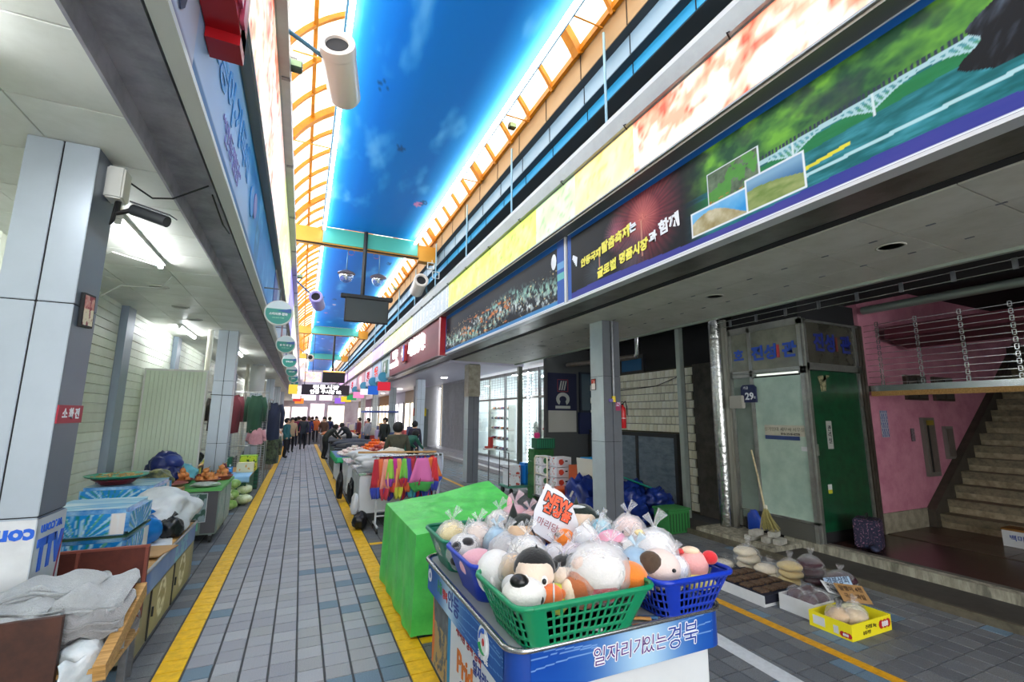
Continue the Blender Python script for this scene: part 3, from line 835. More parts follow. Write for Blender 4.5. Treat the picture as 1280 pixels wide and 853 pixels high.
def lsign2(u, v):
    c = mixc(hexa('a9bfe6'), hexa('8fc0f0'), np.clip(v*1.3, 0, 1))
    b = np.clip((u-1.6-.9*(1-v))*2.2, 0, 1)
    sky = mixc(hexa('1277c4'), hexa('3fa6e6'), fbm(u*1.5, v*4, 6))
    sky = mixc(sky, hexa('1e4f6a'), ((u > 3.1) & (u < 3.5) & (v < .5))*.5*fbm(u*20, v*10, 3))
    c = mixc(c, sky, b)
    c = mixc(c, hexa('7fc4f4'), np.clip((fbm(u*3, v*3, 9)-.62)*5, 0, 1)*b)
    c = mixc(c, hexa('1a5f9c'), ((v < .07) | (v > .89))*1.0)
    return c
t = thing('shop_sign', 'long blue and white shop sign with bright blue lettering above the left walkway', 'sign', (-.645, 5.9, 3.44))
printed('sign_face', (.035, -3.45, 0), (0,1,0), (0,0,1), 6.4, .93, 200, 40, lsign2, M_print, t)
MB().box(0, .03, -3.45, 2.95, 0, .93).build('sign_box', M_cladD, t)
M_bl = mat('bright_blue_ink', '1487d2', .45); M_pu = mat('violet_ink', '7d78c0', .45)
text('고등어·', .34, (.04, -2.75, .52), 'E', M_bl, t, bold=.01); text('가득애', .32, (.04, -1.8, .56), 'E', M_bl, t, bold=.01)
text('“안동찜닭”', .2, (.04, -2.2, .24), 'E', M_pu, t)
m = MB(); m.lathe([(0, .038), (.15, .038), (.15, .044), (0, .044)], (0, -.95, .45), 24, 'x'); m.build('round_emblem', M_bl, t)
m = MB(); m.lathe([(0, .045), (.13, .045), (.13, .05), (0, .05)], (0, -.72, .5), 24, 'x'); m.build('round_emblem', M_pu, t)
LS = [(8.95, 9.9, '1d3f9c', 'navy blue shop sign at the end of the long blue sign'), (9.95, 12.4, 'b4c8e0', 'pale blue narrow shop sign behind the first round sign'), (12.5, 13.2, 'a03038', 'small dark red sign between two round hanging signs'),
      (13.3, 16.3, 'd8dce8', 'white-grey shop sign on the left fascia'), (16.4, 17.6, '2440a8', 'cobalt blue sign on the left fascia, smaller and farther'), (17.7, 24, 'd4e4e0', 'pale green-white sign far on the left'), (24.2, 40, 'dcd0e4', 'farthest pale lilac sign on the left fascia')]
for i, (a, b, c1, lb) in enumerate(LS):
    t = thing('shop_sign', lb, 'sign', (-.645, (a+b)/2, 3.44))
    MB().box(0, .04, -(b-a)/2, (b-a)/2, 0, .93).build('sign_box', mat('left_sign_%d' % i, c1, .4), t)
    MB().box(.035, .05, -(b-a)/2, (b-a)/2, 0, .05).box(.035, .05, -(b-a)/2, (b-a)/2, .88, .93).build('sign_frame', M_whitetrim, t)
# round hanging signs
RS = [(7.0, '스타의류·잡화', '054-857-7788'), (10.2, '유 미 의 상', '054-857-2267'), (13.4, '경북상회', ''), (16.6, '안동상회', ''), (19.8, '명문사', ''), (23.0, '동산', '')]
WH = ['nearest of the round green and white signs hanging on the left', 'second round green hanging sign from the camera', 'third round hanging sign on the left row', 'fourth round hanging sign on the left row', 'fifth round hanging sign on the left row', 'farthest round hanging sign on the left row']
M_grn = mat('sign_green', '1f8a7c', .4); M_nav = mat('sign_navy', '1b4f95', .4); M_ltg = mat('sign_pale', 'c9d6d8', .4)
for i, (y, a, b) in enumerate(RS):
    t = thing('round_sign', WH[i], 'sign', (-.39, y, 3.19), group='round hanging signs')
    R = .167
    MB().tube([(R*math.cos(2*PI*k/36), 0, R*math.sin(2*PI*k/36)) for k in range(37)], .017, 8, caps=False).build('rim', M_whitetrim, t, smooth=True)
    m = MB(); n = 30
    m.add([(0, -.025, 0)]+[(R*math.cos(2*PI*k/n), -.025, R*math.sin(2*PI*k/n)) for k in range(n)]+[(R*math.cos(2*PI*k/n), .025, R*math.sin(2*PI*k/n)) for k in range(n)],
          [(1+k, 1+(k+1) % n, 0) for k in range(n)]+[(1+n+k, 1+(k), 1+(k+1) % n, 1+n+(k+1) % n) for k in range(n)]+[tuple(1+n+k for k in range(n))])
    m.build('disc', M_ltg, t)
    h = .055
    pts = [(R*.97*math.cos(a_), R*.97*math.sin(a_)) for a_ in [PI-math.asin(h/R)+ (PI+2*math.asin(h/R))*k/24 for k in range(25)]]
    MB().extr(pts, 'xz', -.030, -.026).build('green_field', M_grn, t)
    MB().extr([(-.02, .027), (.155, .0), (.16, .045), (.15, .066)], 'xz', -.034, -.031).build('navy_sweep', M_nav, t)
    text(a, .048 if i else .04, (0, -.036, -.023), 'S', M_wt, t, bold=.001)
    if b: text(b, .026, (0, -.036, -.074), 'S', mat('mint_ink', '9fe0c0', .5), t)
    MB().tube([(0, 0, .15), (0, 0, .34), (-.208, 0, .34)], .010, 6).build('bracket', M_steelD, t)

# ================================================================== pillars
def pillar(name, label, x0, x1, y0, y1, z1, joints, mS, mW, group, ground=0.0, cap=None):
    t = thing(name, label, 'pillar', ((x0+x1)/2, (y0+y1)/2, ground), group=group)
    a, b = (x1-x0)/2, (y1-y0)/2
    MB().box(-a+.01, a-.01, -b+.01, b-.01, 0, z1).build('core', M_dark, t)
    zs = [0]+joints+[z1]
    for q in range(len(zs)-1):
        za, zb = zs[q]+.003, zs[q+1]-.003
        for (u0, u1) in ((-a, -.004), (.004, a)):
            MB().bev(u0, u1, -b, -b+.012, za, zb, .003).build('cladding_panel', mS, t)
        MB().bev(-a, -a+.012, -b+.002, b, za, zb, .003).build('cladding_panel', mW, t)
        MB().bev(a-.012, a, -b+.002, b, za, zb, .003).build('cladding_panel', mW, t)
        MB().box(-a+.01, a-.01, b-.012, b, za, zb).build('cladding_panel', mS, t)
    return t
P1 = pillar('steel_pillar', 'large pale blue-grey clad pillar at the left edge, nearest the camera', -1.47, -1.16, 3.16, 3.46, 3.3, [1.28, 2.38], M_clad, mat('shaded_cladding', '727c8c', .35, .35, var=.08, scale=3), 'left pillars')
P2 = pillar('steel_pillar', 'pale blue-grey clad pillar beside the onion table', -1.47, -1.16, 9.6, 9.9, 3.3, [1.28, 2.38], M_clad, M_clad, 'left pillars')
MB().tube([(-.17, -.17, 2.13), (.17, -.17, 2.12), (.17, .17, 2.13), (-.17, .17, 2.12), (-.17, -.17, 2.13)], .006, 5).build('wire_tie', M_dark, P2)
P3 = pillar('steel_pillar', 'clad pillar with a white wrapped top on the left, past the boxed goods', -1.47, -1.16, 16.0, 16.3, 3.3, [1.28, 2.38], M_clad, M_clad, 'left pillars')
MB().bev(-.19, .19, -.19, .19, 2.42, 3.28, .03).build('white_wrap', mat('white_wrap', 'f0f2f2', .6), P3, smooth=True)
for k, y in enumerate((22.4, 28.8, 35.2)):
    pillar('steel_pillar', ['pale pillar far down the left row', 'paler far pillar behind it on the left row', 'farthest pillar of the left row'][k], -1.47, -1.16, y, y+.3, 3.3, [2.38], M_clad, M_clad, 'left pillars')
R1 = pillar('steel_pillar', 'grey clad pillar with a gas pipe and an extinguisher, nearest on the right', 4.2, 4.52, 5.8, 6.15, 3.3, [1.42, 2.42], M_cladD, M_cladR, 'right pillars')
R2 = pillar('steel_pillar', 'grey clad pillar in front of the glass shoe shop', 4.2, 4.52, 12.1, 12.45, 3.24, [1.42, 2.30], M_cladD, M_cladR, 'right pillars')
MB().bev(-.175, .175, -.185, .185, 2.32, 3.22, .01).build('marble_wrap', mat('beige_marble_sheet', 'b3ad9c', .4, var=.25, scale=6, c2='8f8877'), R2)
for k, y in enumerate((18.4, 24.7, 31.0, 37.5)):
    pillar('steel_pillar', ['third clad pillar of the right row, left of the grey shutter', 'fourth clad pillar of the right row', 'fifth pillar of the right row, thin in the distance', 'farthest pillar of the right row'][k], 4.2, 4.52, y, y+.35, 3.24, [1.42, 2.42],
           M_clad if k == 0 else M_cladR, M_cladR, 'right pillars')
# things on the pillars
M_redsign = mat('hydrant_sign_red', 'a8203a', .45)
t = thing('hydrant_sign', 'dark red plate with white Korean letters on the left pillar', 'sign', (-1.155, 3.31, 1.79))
MB().box(-.003, .004, -.148, .148, -.048, .048).build('plate', M_redsign, t); text('소 화 전', .062, (.006, 0, 0), 'E', M_wt, t, bold=.002, depth=.002)
t = thing('picture_frame', 'small black framed poster high on the left pillar', 'poster', (-1.155, 3.30, 2.37), rot=(math.radians(4), 0, 0))
MB().box(-.003, .012, -.075, .075, -.095, .095).build('frame', M_black, t)
printed('poster', (.0135, -.064, -.084), (0,1,0), (0,0,1), .128, .168, 24, 30, lambda u, v: mixc(mixc(hexa('e8dcc0'), hexa('c04a50'), (v > .09)*fbm(u*40, v*40, 3)), hexa('8a2a3a'), (fbm(u*50, v*30, 8) > .58)*.8), M_print, t)
t = thing('wrap_banner', 'white banner wrapped round the foot of the left pillar with blue letters', 'banner', (-1.155, 3.30, 1.27))
MB().box(-.002, .003, -.158, .158, -1.0, 0).build('banner_side', mat('grey_white_banner', 'b7bec6', .5), t)
MB().box(-.322, .003, -.148, -.144, -1.0, 0).build('banner_front', M_white, t)
M_cob = mat('cobalt_ink', '1d5fd0', .45)
text('w.com', .085, (.005, .0, -.062), 'E', M_cob, t, roll=PI)
text('com', .10, (-.09, -.150, -.075), 'S', M_cob, t, roll=PI, bold=.004)
text('TTV', .2, (.005, .01, -.19), 'E', M_cob, t, bold=.012, sx=.72)
MB().obox((.005, .125, -.27), (.001, 0, 0), (0, .006, -.002), (0, .025, .14)).build('red_stripe', mat('dark_red_stripe', '8a1040', .5), t)
t = thing('cctv_camera', 'dark bullet security camera on a bracket at the top of the left pillar', 'camera', (-1.16, 3.34, 3.08))
MB().bev(0, .09, -.06, .06, -.02, .18, .01).build('junction_box', mat('box_ivory', 'd5d6cf', .5), t)
MB().tube([(.06, 0, -.02), (.07, -.02, -.10), (.13, -.02, -.07), (.19, -.03, -.075)], .015, 8).build('bracket', M_black, t)
MB().tube([(.14, -.02, -.065), (.33, -.08, -.13)], .034, 14).build('camera_body', mat('camera_grey', '3a3c40', .35), t, smooth=False, auto=.6)
MB().obox((.25, -.052, -.062), (.11, -.035, -.037), (.012, .036, 0), (.001, 0, .004)).build('sunshield', mat('camera_grey2', '4c4e52', .35), t)
MB().tube([(.05, 0, -.02), (.03, .02, -.16), (.05, 0, -.14), (.06, 0, -.02)], .007, 6).build('cable', M_black, t)
o = MB().tube([(-1.62, 3.7, 0), (-1.62, 3.7, 3.25)], .085, 20).build('steel_pipe', mat('dull_pipe_metal', '8f8a7e', .25, .9), auto=.6)
tag(o, 'thick stainless vertical pipe at the far left behind the pillar', 'pipe')
for k, (x, y) in enumerate(((-1.6, 9.7), (-1.6, 16.1))):
    o = MB().tube([(x, y, 0), (x, y, 3.3)], .045, 12).build('steel_pipe', mat('cream_pipe', 'ddd9c8', .4), auto=.6)
    tag(o, ['cream drain pipe beside the pillar behind the onion table', 'cream drain pipe beside the wrapped pillar'][k], 'pipe')
t = thing('gas_pipe', 'grey gas pipe with a yellow valve on the near right pillar', 'pipe', (4.36, 5.77, 2.02))
MB().tube([(0, 0, .04), (0, 0, 1.27)], .022, 10).build('pipe', M_steelD, t, auto=.6); MB().tube([(0, 0, 0), (0, 0, .09)], .03, 12).build('valve', mat('valve_yellow', 'e6c92c', .4), t, auto=.6)
MB().bev(-.09, -.02, -.02, .02, .0, .05, .008).build('lever', mat('valve_violet', '7a6fae', .4), t)
t = thing('fire_extinguisher', 'red fire extinguisher hanging on the near right pillar', 'extinguisher', (4.575, 5.84, 1.62))
MB().lathe([(0, 0), (.045, 0), (.052, .01), (.052, .27), (.045, .31), (.02, .34), (.02, .36), (0, .36)], n=20).build('cylinder', mat('extinguisher_red', 'b8141c', .3), t, smooth=True)
MB().lathe([(.0535, .15), (.0535, .16)], n=20).build('band', M_whitetrim, t)
MB().bev(-.04, .02, -.012, .012, .36, .385, .005).bev(-.05, .02, -.01, .01, .40, .412, .004).build('handle', M_black, t)
MB().tube([(.01, 0, .38), (.05, -.01, .42), (.075, -.01, .33), (.07, -.02, .2)], .008, 6).build('hose', M_black, t)
MB().box(-.062, -.052, -.02, .02, .2, .36).build('wall_bracket', M_steelD, t)
t = thing('pillar_notice', 'framed red and white notice on the near right pillar', 'poster', (4.195, 6.06, 2.30))
MB().box(-.006, .0, -.06, .06, -.09, .09).build('frame', mat('notice_dark', '33241f', .5), t)
printed('notice', (-.008, .05, -.08), (0,-1,0), (0,0,1), .1, .16, 14, 20, lambda u, v: mixc(hexa('e8e0d8'), hexa('c24436'), (v > .09)*(fbm(u*40, v*40, 2) > .4)), M_print, t)
t = thing('warning_label', 'pair of small pink and white labels beside the extinguisher', 'label', (4.46, 5.797, 1.95))
printed('label_sheet', (-.05, -.002, -.06), (1,0,0), (0,0,1), .09, .13, 12, 16, lambda u, v: mixc(hexa('d9c4d8'), hexa('a02a50'), ((v < .07) | (fbm(u*60, v*60, 2) > .55))*.8), M_print, t)

# ================================================================== right-hand buildings
M_alu = mat('aluminium_frame', 'a9aaa4', 0.35, 0.8, var=0.2, scale=8)
M_aluD = mat('brown_aged_frame', '5f564c', 0.5, 0.5, var=0.3, scale=8)
M_mint = mat('mint_frosted_glass', 'b8cebe', 0.3, var=0.22, scale=2.2, c2='9db6a8', coat=.3)
M_mint2 = mat('grey_mint_panel', '7f8d83', 0.35, var=0.2, scale=3)
M_green = mat('dark_green_door_film', '0c4a2c', 0.4, var=0.35, scale=7, c2='083421', coat=.3)
M_pink = mat('pink_plaster', 'd08c9e', 0.8, var=0.15, scale=3, c2='bc7488')
M_granite = mat('brown_granite_floor', '5d4a3c', 0.3, var=0.3, scale=6, c2='43342a')
M_graniteR = mat('red_brown_granite', '4a2e28', 0.25, var=0.3, scale=10, c2='33211e')
M_terrazzo = mat('worn_terrazzo', '8d8268', 0.6, var=0.35, scale=14, c2='6a6150')
M_terrD = mat('dark_stair_side', '4d463c', 0.7, var=0.3, scale=6)

st = struct(MB().box(5.68, 6.3, -7, 10.4, -.02, .065).build('trim_18', mat('kerb_dark_stone', '403d39', .7, var=.35, scale=6)))
MB().box(5.672, 5.72, -7, 10.4, -.02, .071).build('kerb_edge', mat('kerb_edge_stone', '625c4c', .7, var=.4, scale=9), st)
cb = struct(MB().box(6.3, 6.42, -7, 4.55, 0, .165).build('trim_19', M_concL))
MB().box(6.42, 6.5, -7, 4.05, .0, .167).build('threshold_strip', M_concD, cb)
lf = struct(MB().box(6.5, 7.8, -7, 4.05, 0, .16).build('floor_entrance', M_graniteR))
lf2 = struct(MB().box(7.8, 9.06, -7, 4.05, 0, .165).build('floor_landing', M_granite))
me = MB().box(.006, .624, .006, .594, .165, .168).mesh('floor_slab', M_granite)
for i in range(2):
    for j in range(-4, 7):
        o = bpy.data.objects.new('floor_slab', me); COL.objects.link(o); o.location = (7.8+i*.63, j*.6-.2, 0); o.parent = lf2
struct(MB().box(6.5, 12, -7, -2.2, .16, 3.6).build('wall_near', M_concD))
# pink stair wall
pw = struct(MB().box(7.72, 14, 4.05, 4.3, 0, 6.5).build('wall_pink', M_pink))
MB().box(7.74, 9.06, 4.03, 4.05, .16, .44).build('bare_plinth', mat('bare_plaster', 'a09782', .8, var=.4, scale=7), pw)
wn = struct(MB().box(9.08, 9.42, 4.0, 4.06, .9, 1.82).build('window_1', mat('grey_window_frame', '6e6860', .6)))
MB().box(9.13, 9.37, 3.985, 4.0, .97, 1.72).build('window_board', mat('grey_brown_board', '6a5f57', .7, var=.2, scale=8), wn)
MB().box(9.14, 9.19, 3.98, 3.986, .97, 1.7).build('window_gap', M_black, wn)
MB().box(9.14, 9.34, 3.976, 3.985, 1.70, 1.78).build('yellow_label', mat('dull_yellow', '8a7420', .6), wn)
w2 = struct(MB().box(9.74, 9.98, 4.0, 4.06, 1.15, 1.68).build('window_2', mat('grey_panel_frame', '77706a', .6)))
MB().box(9.77, 9.95, 3.99, 4.0, 1.19, 1.64).build('window_board', mat('grey_brown_board', '6a5f57'), w2)
w3 = struct(MB().box(8.75, 9.35, 4.0, 4.06, 2.1, 2.5).build('window_3', M_aluD))
MB().box(8.79, 9.02, 3.99, 4.0, 2.14, 2.46).box(9.07, 9.31, 3.99, 4.0, 2.14, 2.46).build('window_pane', mat('dusty_glass', '4a4440', .3), w3)
w4 = struct(MB().box(9.6, 10.2, 4.0, 4.06, 2.1, 2.5).build('window_4', M_aluD))
MB().box(9.64, 9.87, 3.99, 4.0, 2.14, 2.46).box(9.92, 10.16, 3.99, 4.0, 2.14, 2.46).build('window_pane', mat('dusty_glass', '4a4440', .3), w4)
t = thing('notice_sheet', 'pale blue-white notice with rows of figures on the pink wall', 'notice', (8.08, 4.04, 1.72))
printed('sheet', (-.1, -.004, -.2), (1,0,0), (0,0,1), .19, .4, 16, 30, lambda u, v: mixc(hexa('a9aab8'), hexa('3b4a8a'), ((np.sin(u*120)*np.sin(v*70) > .15))*.8), M_print, t)
MB().box(-.1, .09, -.003, .0, -.2, .2).build('backing', M_white, t)
t = thing('notice_sheet', 'small notice beside the narrow window on the pink wall', 'notice', (8.82, 4.04, 1.55))
MB().box(-.05, .05, -.004, .0, -.1, .1).build('sheet', mat('small_notice', '8d7a80', .6, var=.5, scale=50, c2='4a3a44'), t)
# stairs
stairs = struct(MB().box(12.6, 14, -2.2, 4.05, 0, 3.2).build('stairs', M_terrD))
for k in range(13):
    x = 9.06+k*.27; z = .165+k*.2
    MB().bev(x-.03, x+.30, -2.2, 3.93, z+.165, z+.2, .008).build('stair_tread', M_terrazzo, stairs)
    MB().box(x, x+.27, -2.2, 3.93, z-.02 if k else .165, z+.165).build('stair_riser', mat('stair_riser_stone', 'b5a689', .7, var=.4, scale=9, c2='85795f'), stairs)
    MB().box(x-.012, x, -2.2, 3.93, z+.09, z+.165).build('stair_lip', M_terrazzo, stairs)
MB().extr([(8.93, .16), (9.06, .16), (12.9, 3.0), (12.9, 3.32), (8.93, .42)], 'xz', 3.93, 4.045).build('stair_string', M_terrD, stairs)
struct(MB().box(7.7, 14, -7, 4.2, 3.9, 4.0).build('ceiling_stair', M_dark))
struct(MB().box(13.5, 13.7, -7, 4.2, 0, 4).build('wall_stair_end', M_dark))
sd = thing('hanging_board', 'dark red sloping board behind the raised shutter', 'board', (8.4, 1.0, 3.05))
MB().obox((0, 0, 0), (.02, 0, .09), (0, 2.9, 0), (.3, 0, -.06)).build('board', mat('dark_red_board', '5a2430', .6), sd)
# roll shutter grille
gr = thing('roll_grille', 'half raised see-through roll shutter grille across the stair entrance', 'shutter', (7.78, 1.0, 2.2))
M_chr = mat('chrome_link', 'c2c3c0', .25, .9)
for k in range(11):
    z = .12+k*.088
    MB().tube([(0, -3.1, z), (0, 3.02, z)], .005, 5).build('grille_rod', M_chr, gr)
ln = MB()
for j in range(13):
    y = 2.84-j*.48
    for k in range(11):
        z = .12+k*.088
        for (a, b, c, d) in ((-.022, .022, -.036, -.026), (-.022, .022, .026, .036), (-.022, -.012, -.036, .036), (.012, .022, -.036, .036)):
            ln.box(-.01, -.004, y+a, y+b, z+c, z+d)
lab(stuffp(ln.build('link_plate', M_chr, gr)), 'chrome link plates of the grille')
MB().box(-.02, .02, -3.1, 3.04, .0, .085).build('bottom_bar', M_steel, gr)
MB().box(-.03, .03, -3.1, 3.0, -.07, -.002).build('timber_strip', M_wood, gr)
MB().tube([(-.1, -3.1, 1.22), (-.1, 2.95, 1.22)], .06, 14).build('roller_tube', mat('pale_roller_tube', '9aa39c', .3, .6), gr, auto=.6)
g2 = thing('shutter_rail', 'thin double rail of a rolled up grille running under the canopy edge', 'rail', (6.1, 1.4, 3.2))
MB().tube([(0, -3.6, .12), (0, 3.9, .12)], .006, 5).build('grille_rod', M_chr, g2); MB().tube([(0, -3.6, .03), (0, 3.9, .03)], .006, 5).build('grille_rod', M_chr, g2)
l2 = MB()
for j in range(16): l2.box(-.008, .008, 3.6-j*.46, 3.64-j*.46, .02, .13)
stuffp(l2.build('link_plate', M_steelD, g2))
# dark void behind the fascia, over the entrance
struct(MB().box(6.35, 7.7, -7, 10.4, 3.55, 3.9).build('ceiling_void', M_dark))
struct(MB().box(5.66, 9, -7, 62, 3.9, 4.1).build('ceiling_void_upper', M_dark))

# corner booth
b = thing('corner_booth', 'corner shop booth with mint frosted glass front and blue Korean name on the transom', 'booth', (6.3, 4.05, .0))
def bx(name, m, *a, **k):
    o = MB().box(*a).build(name, m, b); return o
bx('mint_pane', M_mint, .02, .035, .06, .80, .42, 2.40); bx('kick_plate', mat('dull_metal_kick', '6d6d66', .4, .5), .01, .04, .03, .86, .17, .40)
bx('side_pane', M_mint2, .02, .035, .86, 1.16, .3, 2.42)
tp = bx('transom_pane', mat('dusty_transom_glass', '8b8c7c', .25, var=.25, scale=2, c2='6c6d60', coat=.3), .02, .035, .06, .80, 2.52, 3.12)
bx('transom_pane', mat('dusty_transom_glass', ''), .02, .035, .86, 1.16, 2.52, 3.12)
for z in (2.42, 3.12): bx('frame_rail', M_alu, 0, .05, .0, 1.2, z, z+.05 if z < 3 else z+.1)
bx('frame_rail', M_alu, 0, .05, 0, 1.2, .40, .43)
bx('frame_rail', M_alu, 0, .05, 0, 1.2, 2.475, 2.52)
bx('led_tube', emit('dim_white_tube', 'f4fff0', .8), -.012, 0, .08, .72, 2.425, 2.45)
for y in (.0, .80, 1.16): bx('frame_post', M_alu, 0, .055, y, y+.055, .165, 3.2)
bx('door_leaf', M_green, .12, 1.22, .0, .03, .30, 2.46)
bx('door_sill', M_dark, .1, 1.25, .02, .05, .165, .30)
bx('transom_pane', mat('dark_transom_glass', '4c4a40', .25, var=.3, scale=3, c2='35332b', coat=.3), .09, 1.3, .0, .02, 2.57, 3.16)
for z in (2.47, 3.16): bx('frame_rail', M_alu, .05, 1.35, -.02, .03, z, z+.03 if z > 3 else z+.1)
for x in (.055, 1.23, 1.31): bx('frame_post', M_alu if x < 1.3 else M_aluD, x, x+.05, -.02, .04, .165, 3.2)
bx('frame_post', M_aluD, 1.37, 1.43, -.03, .04, .165, 3.2)
bx('frame_post', M_aluD, 1.435, 1.45, -.01, .04, .165, 2.25)
bx('door_handle', M_alu, .09, .12, -.03, -.0, 1.3, 1.45)
M_bi = mat('blue_name_ink', '2a52b8', .5); M_ri = mat('red_name_ink', 'b83a3a', .5)
text('진성', .235, (.012, .585, 2.76), 'W', M_bi, b, bold=.01); text('1', .25, (.012, .36, 2.76), 'W', M_ri, b, bold=.01); text('관', .235, (.012, .19, 2.76), 'W', M_bi, b, bold=.01)
text('호', .2, (.012, 1.03, 2.76), 'W', M_bi, b, bold=.008)
M_bi2 = mat('navy_name_ink', '1c2c80', .5); M_ri2 = mat('brown_name_ink', '6a2a20', .5)
text('진성', .28, (.52, -.008, 2.86), 'S', M_bi2, b, bold=.01); text('1', .28, (.80, -.008, 2.86), 'S', M_ri2, b, bold=.01); text('관', .28, (1.02, -.008, 2.86), 'S', M_bi2, b, bold=.01)
struct(MB().box(6.36, 7.7, 4.1, 5.2, 0, 3.5).build('wall_booth_core', M_dark))
t = thing('address_plate', 'navy blue house number plate reading 29', 'sign', (6.27, 4.92, 2.17))
MB().extr([(-.13, -.14), (.13, -.14), (.13, .09), (.09, .13), (-.09, .13), (-.13, .09)], 'yz', -.006, .02).build('plate', mat('plate_navy', '1c2450', .4), t)
text('29', .15, (-.01, -.02, -.05), 'W', M_wt, t, bold=.004); text('가길', .05, (-.01, .04, .08), 'W', M_wt, t); text('호', .045, (-.01, -.11, -.07), 'W', M_wt, t)
t = thing('switch_box', 'pale grey wall box beside the house number plate', 'box', (6.24, 5.12, 2.04))
MB().bev(-.03, .05, -.12, .12, -.1, .1, .01).build('box', mat('pale_box', 'b0aca0', .5), t)
t = thing('notice_strip', 'torn white and blue strip with a phone number on the mint glass', 'notice', (6.31, 4.42, 1.62))
MB().box(-.004, 0, -.30, .30, -.075, .075).build('strip', mat('torn_paper', 'c9c4b0', .7, var=.15, scale=10), t)
MB().box(-.0035, 0, -.22, .30, -.13, -.075).build('blue_strip', mat('faded_blue', '32487e', .6, var=.2, scale=10), t)
text('상가임대 세무사 사무실', .062, (-.006, .0, .012), 'W', mat('faint_grey_ink', '8a8878', .6), t); text('010-3518-6220', .045, (-.006, -.09, -.05), 'W', M_kt, t)
t = thing('sticker', 'little white sticker under the strip notice on the mint glass', 'sticker', (6.31, 4.14, 1.38)); MB().box(-.003, 0, -.06, .05, -.03, .03).build('sheet', M_white, t)
t = thing('door_sticker', 'torn cream sticker near the top of the green door', 'sticker', (6.72, 4.045, 2.3)); MB().extr([(-.14, .08), (-.02, .1), (0, .06), (.1, .07), (.13, .1), (.05, .11), (.02, -.12), (-.09, -.13), (-.1, -.02)], 'xz', -.004, 0).build('sheet', mat('torn_cream', 'a9a37c', .7, var=.5, scale=20, c2='3a3d20'), t)
t = thing('door_notice', 'narrow upright white notice on the green door', 'notice', (6.72, 4.045, 1.57)); MB().box(-.06, .06, -.004, 0, -.19, .19).build('sheet', mat('notice_grey', 'a4a69e', .7), t)
text('관\n리\n실', .085, (0, -.006, .0), 'S', M_kt, t)
t = thing('door_sticker', 'little white and yellow sticker low on the green door', 'sticker', (6.61, 4.045, .84)); MB().box(-.04, .04, -.004, 0, 0, .07).build('white_half', M_white, t); MB().box(-.04, .04, -.004, 0, -.05, 0).build('yellow_half', mat('sticker_yellow', 'cfc832', .5), t)

# shiny duct and posts
t = thing('duct_pipe', 'shiny foil-clad vertical pipe in front of the booth side', 'pipe', (6.2, 5.42, 0))
MB().tube([(0, 0, .12), (0, 0, .9), (0, 0, 1.75), (0, 0, 3.55)], .1, 24).build('pipe', mat('crinkled_foil', 'b9bab6', .22, .95, bump=.5, bscale=14, var=.2, scale=5), t, auto=.8)
for z in (.9, 1.75, 2.6): MB().tube([(0, 0, z), (0, 0, z+.02)], .104, 24).build('pipe_band', M_steel, t, auto=.6)
t = thing('steel_post', 'flat grey post right beside the shiny pipe', 'post', (6.28, 5.32, 0)); MB().bev(-.03, .03, -.05, .05, .1, 3.4, .004).build('post', mat('grey_post', '8b8a80', .4, .4), t)
MB().box(-.05, .05, -.07, .07, .1, .13).build('foot_plate', M_steelD, t)
t = thing('steel_post', 'pale green square post in front of the tiled wall', 'post', (6.3, 6.33, 0)); MB().bev(-.05, .05, -.05, .05, 0.06, 3.6, .006).build('post', mat('pale_green_post', 'a3ada4', .4, .3, var=.15, scale=5), t)
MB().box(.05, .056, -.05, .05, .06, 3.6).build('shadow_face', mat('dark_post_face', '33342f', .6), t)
blk = struct(MB().bev(5.72, 6.42, 4.3, 5.6, .0, .12, .012).build('trim_20', M_concL))
for i, (x, y, z, rz) in enumerate(((5.86, 4.72, .12, .1), (5.95, 4.52, .12, -.05), (6.0, 4.4, .12, .2), (5.88, 4.66, .19, .05), (6.03, 4.5, .19, .3))):
    o = MB().bev(-.1, .1, -.05, .05, 0, .07, .006).build('brick', mat('grey_brick', 'b4b2a8', .8, var=.3, scale=14, bump=.3))
    o.location = (x, y, z); o.rotation_euler = (0, 0, rz)
    tag(o, ['leftmost pale grey brick, at the back of the stack under the broom', 'middle grey brick in the lower row under the broom', 'nearest grey brick of the stack under the broom', 'upper left grey brick of the stack under the broom', 'upper right grey brick of the stack under the broom'][i], 'brick', 'grey bricks under the broom')
t = thing('broom', 'straw broom with a pale wooden handle leaning on the mint glass', 'broom', (5.98, 4.56, .265))
hd = [Vector((0, 0, .28)), Vector((.05, .14, .75)), Vector((.20, .30, 1.10))]
MB().tube([(-.0, 0, .2), (.10, .16, .70), (.22, .33, 1.05)], .013, 8).build('handle', mat('broom_handle', 'cdbf98', .5, var=.3, scale=20), t)
br = MB(); rr = random.Random(5)
for k in range(90):
    u = rr.uniform(-1, 1); v = rr.uniform(-1, 1)
    br.tube([(0+u*.012, v*.012, .30), (u*.05+.0, v*.05-.01, .17), (u*.10+.02, v*.10-.04, .0+rr.uniform(0, .03))], .004, 4)
lab(stuffp(br.build('bristles', mat('straw', 'a49a5c', .8, var=.3, scale=30), t)), 'olive straw bristles')
MB().tube([(0, 0, .26), (.004, 0, .33)], .022, 10).build('binding', mat('binding_white', 'cfcab6', .6), t)

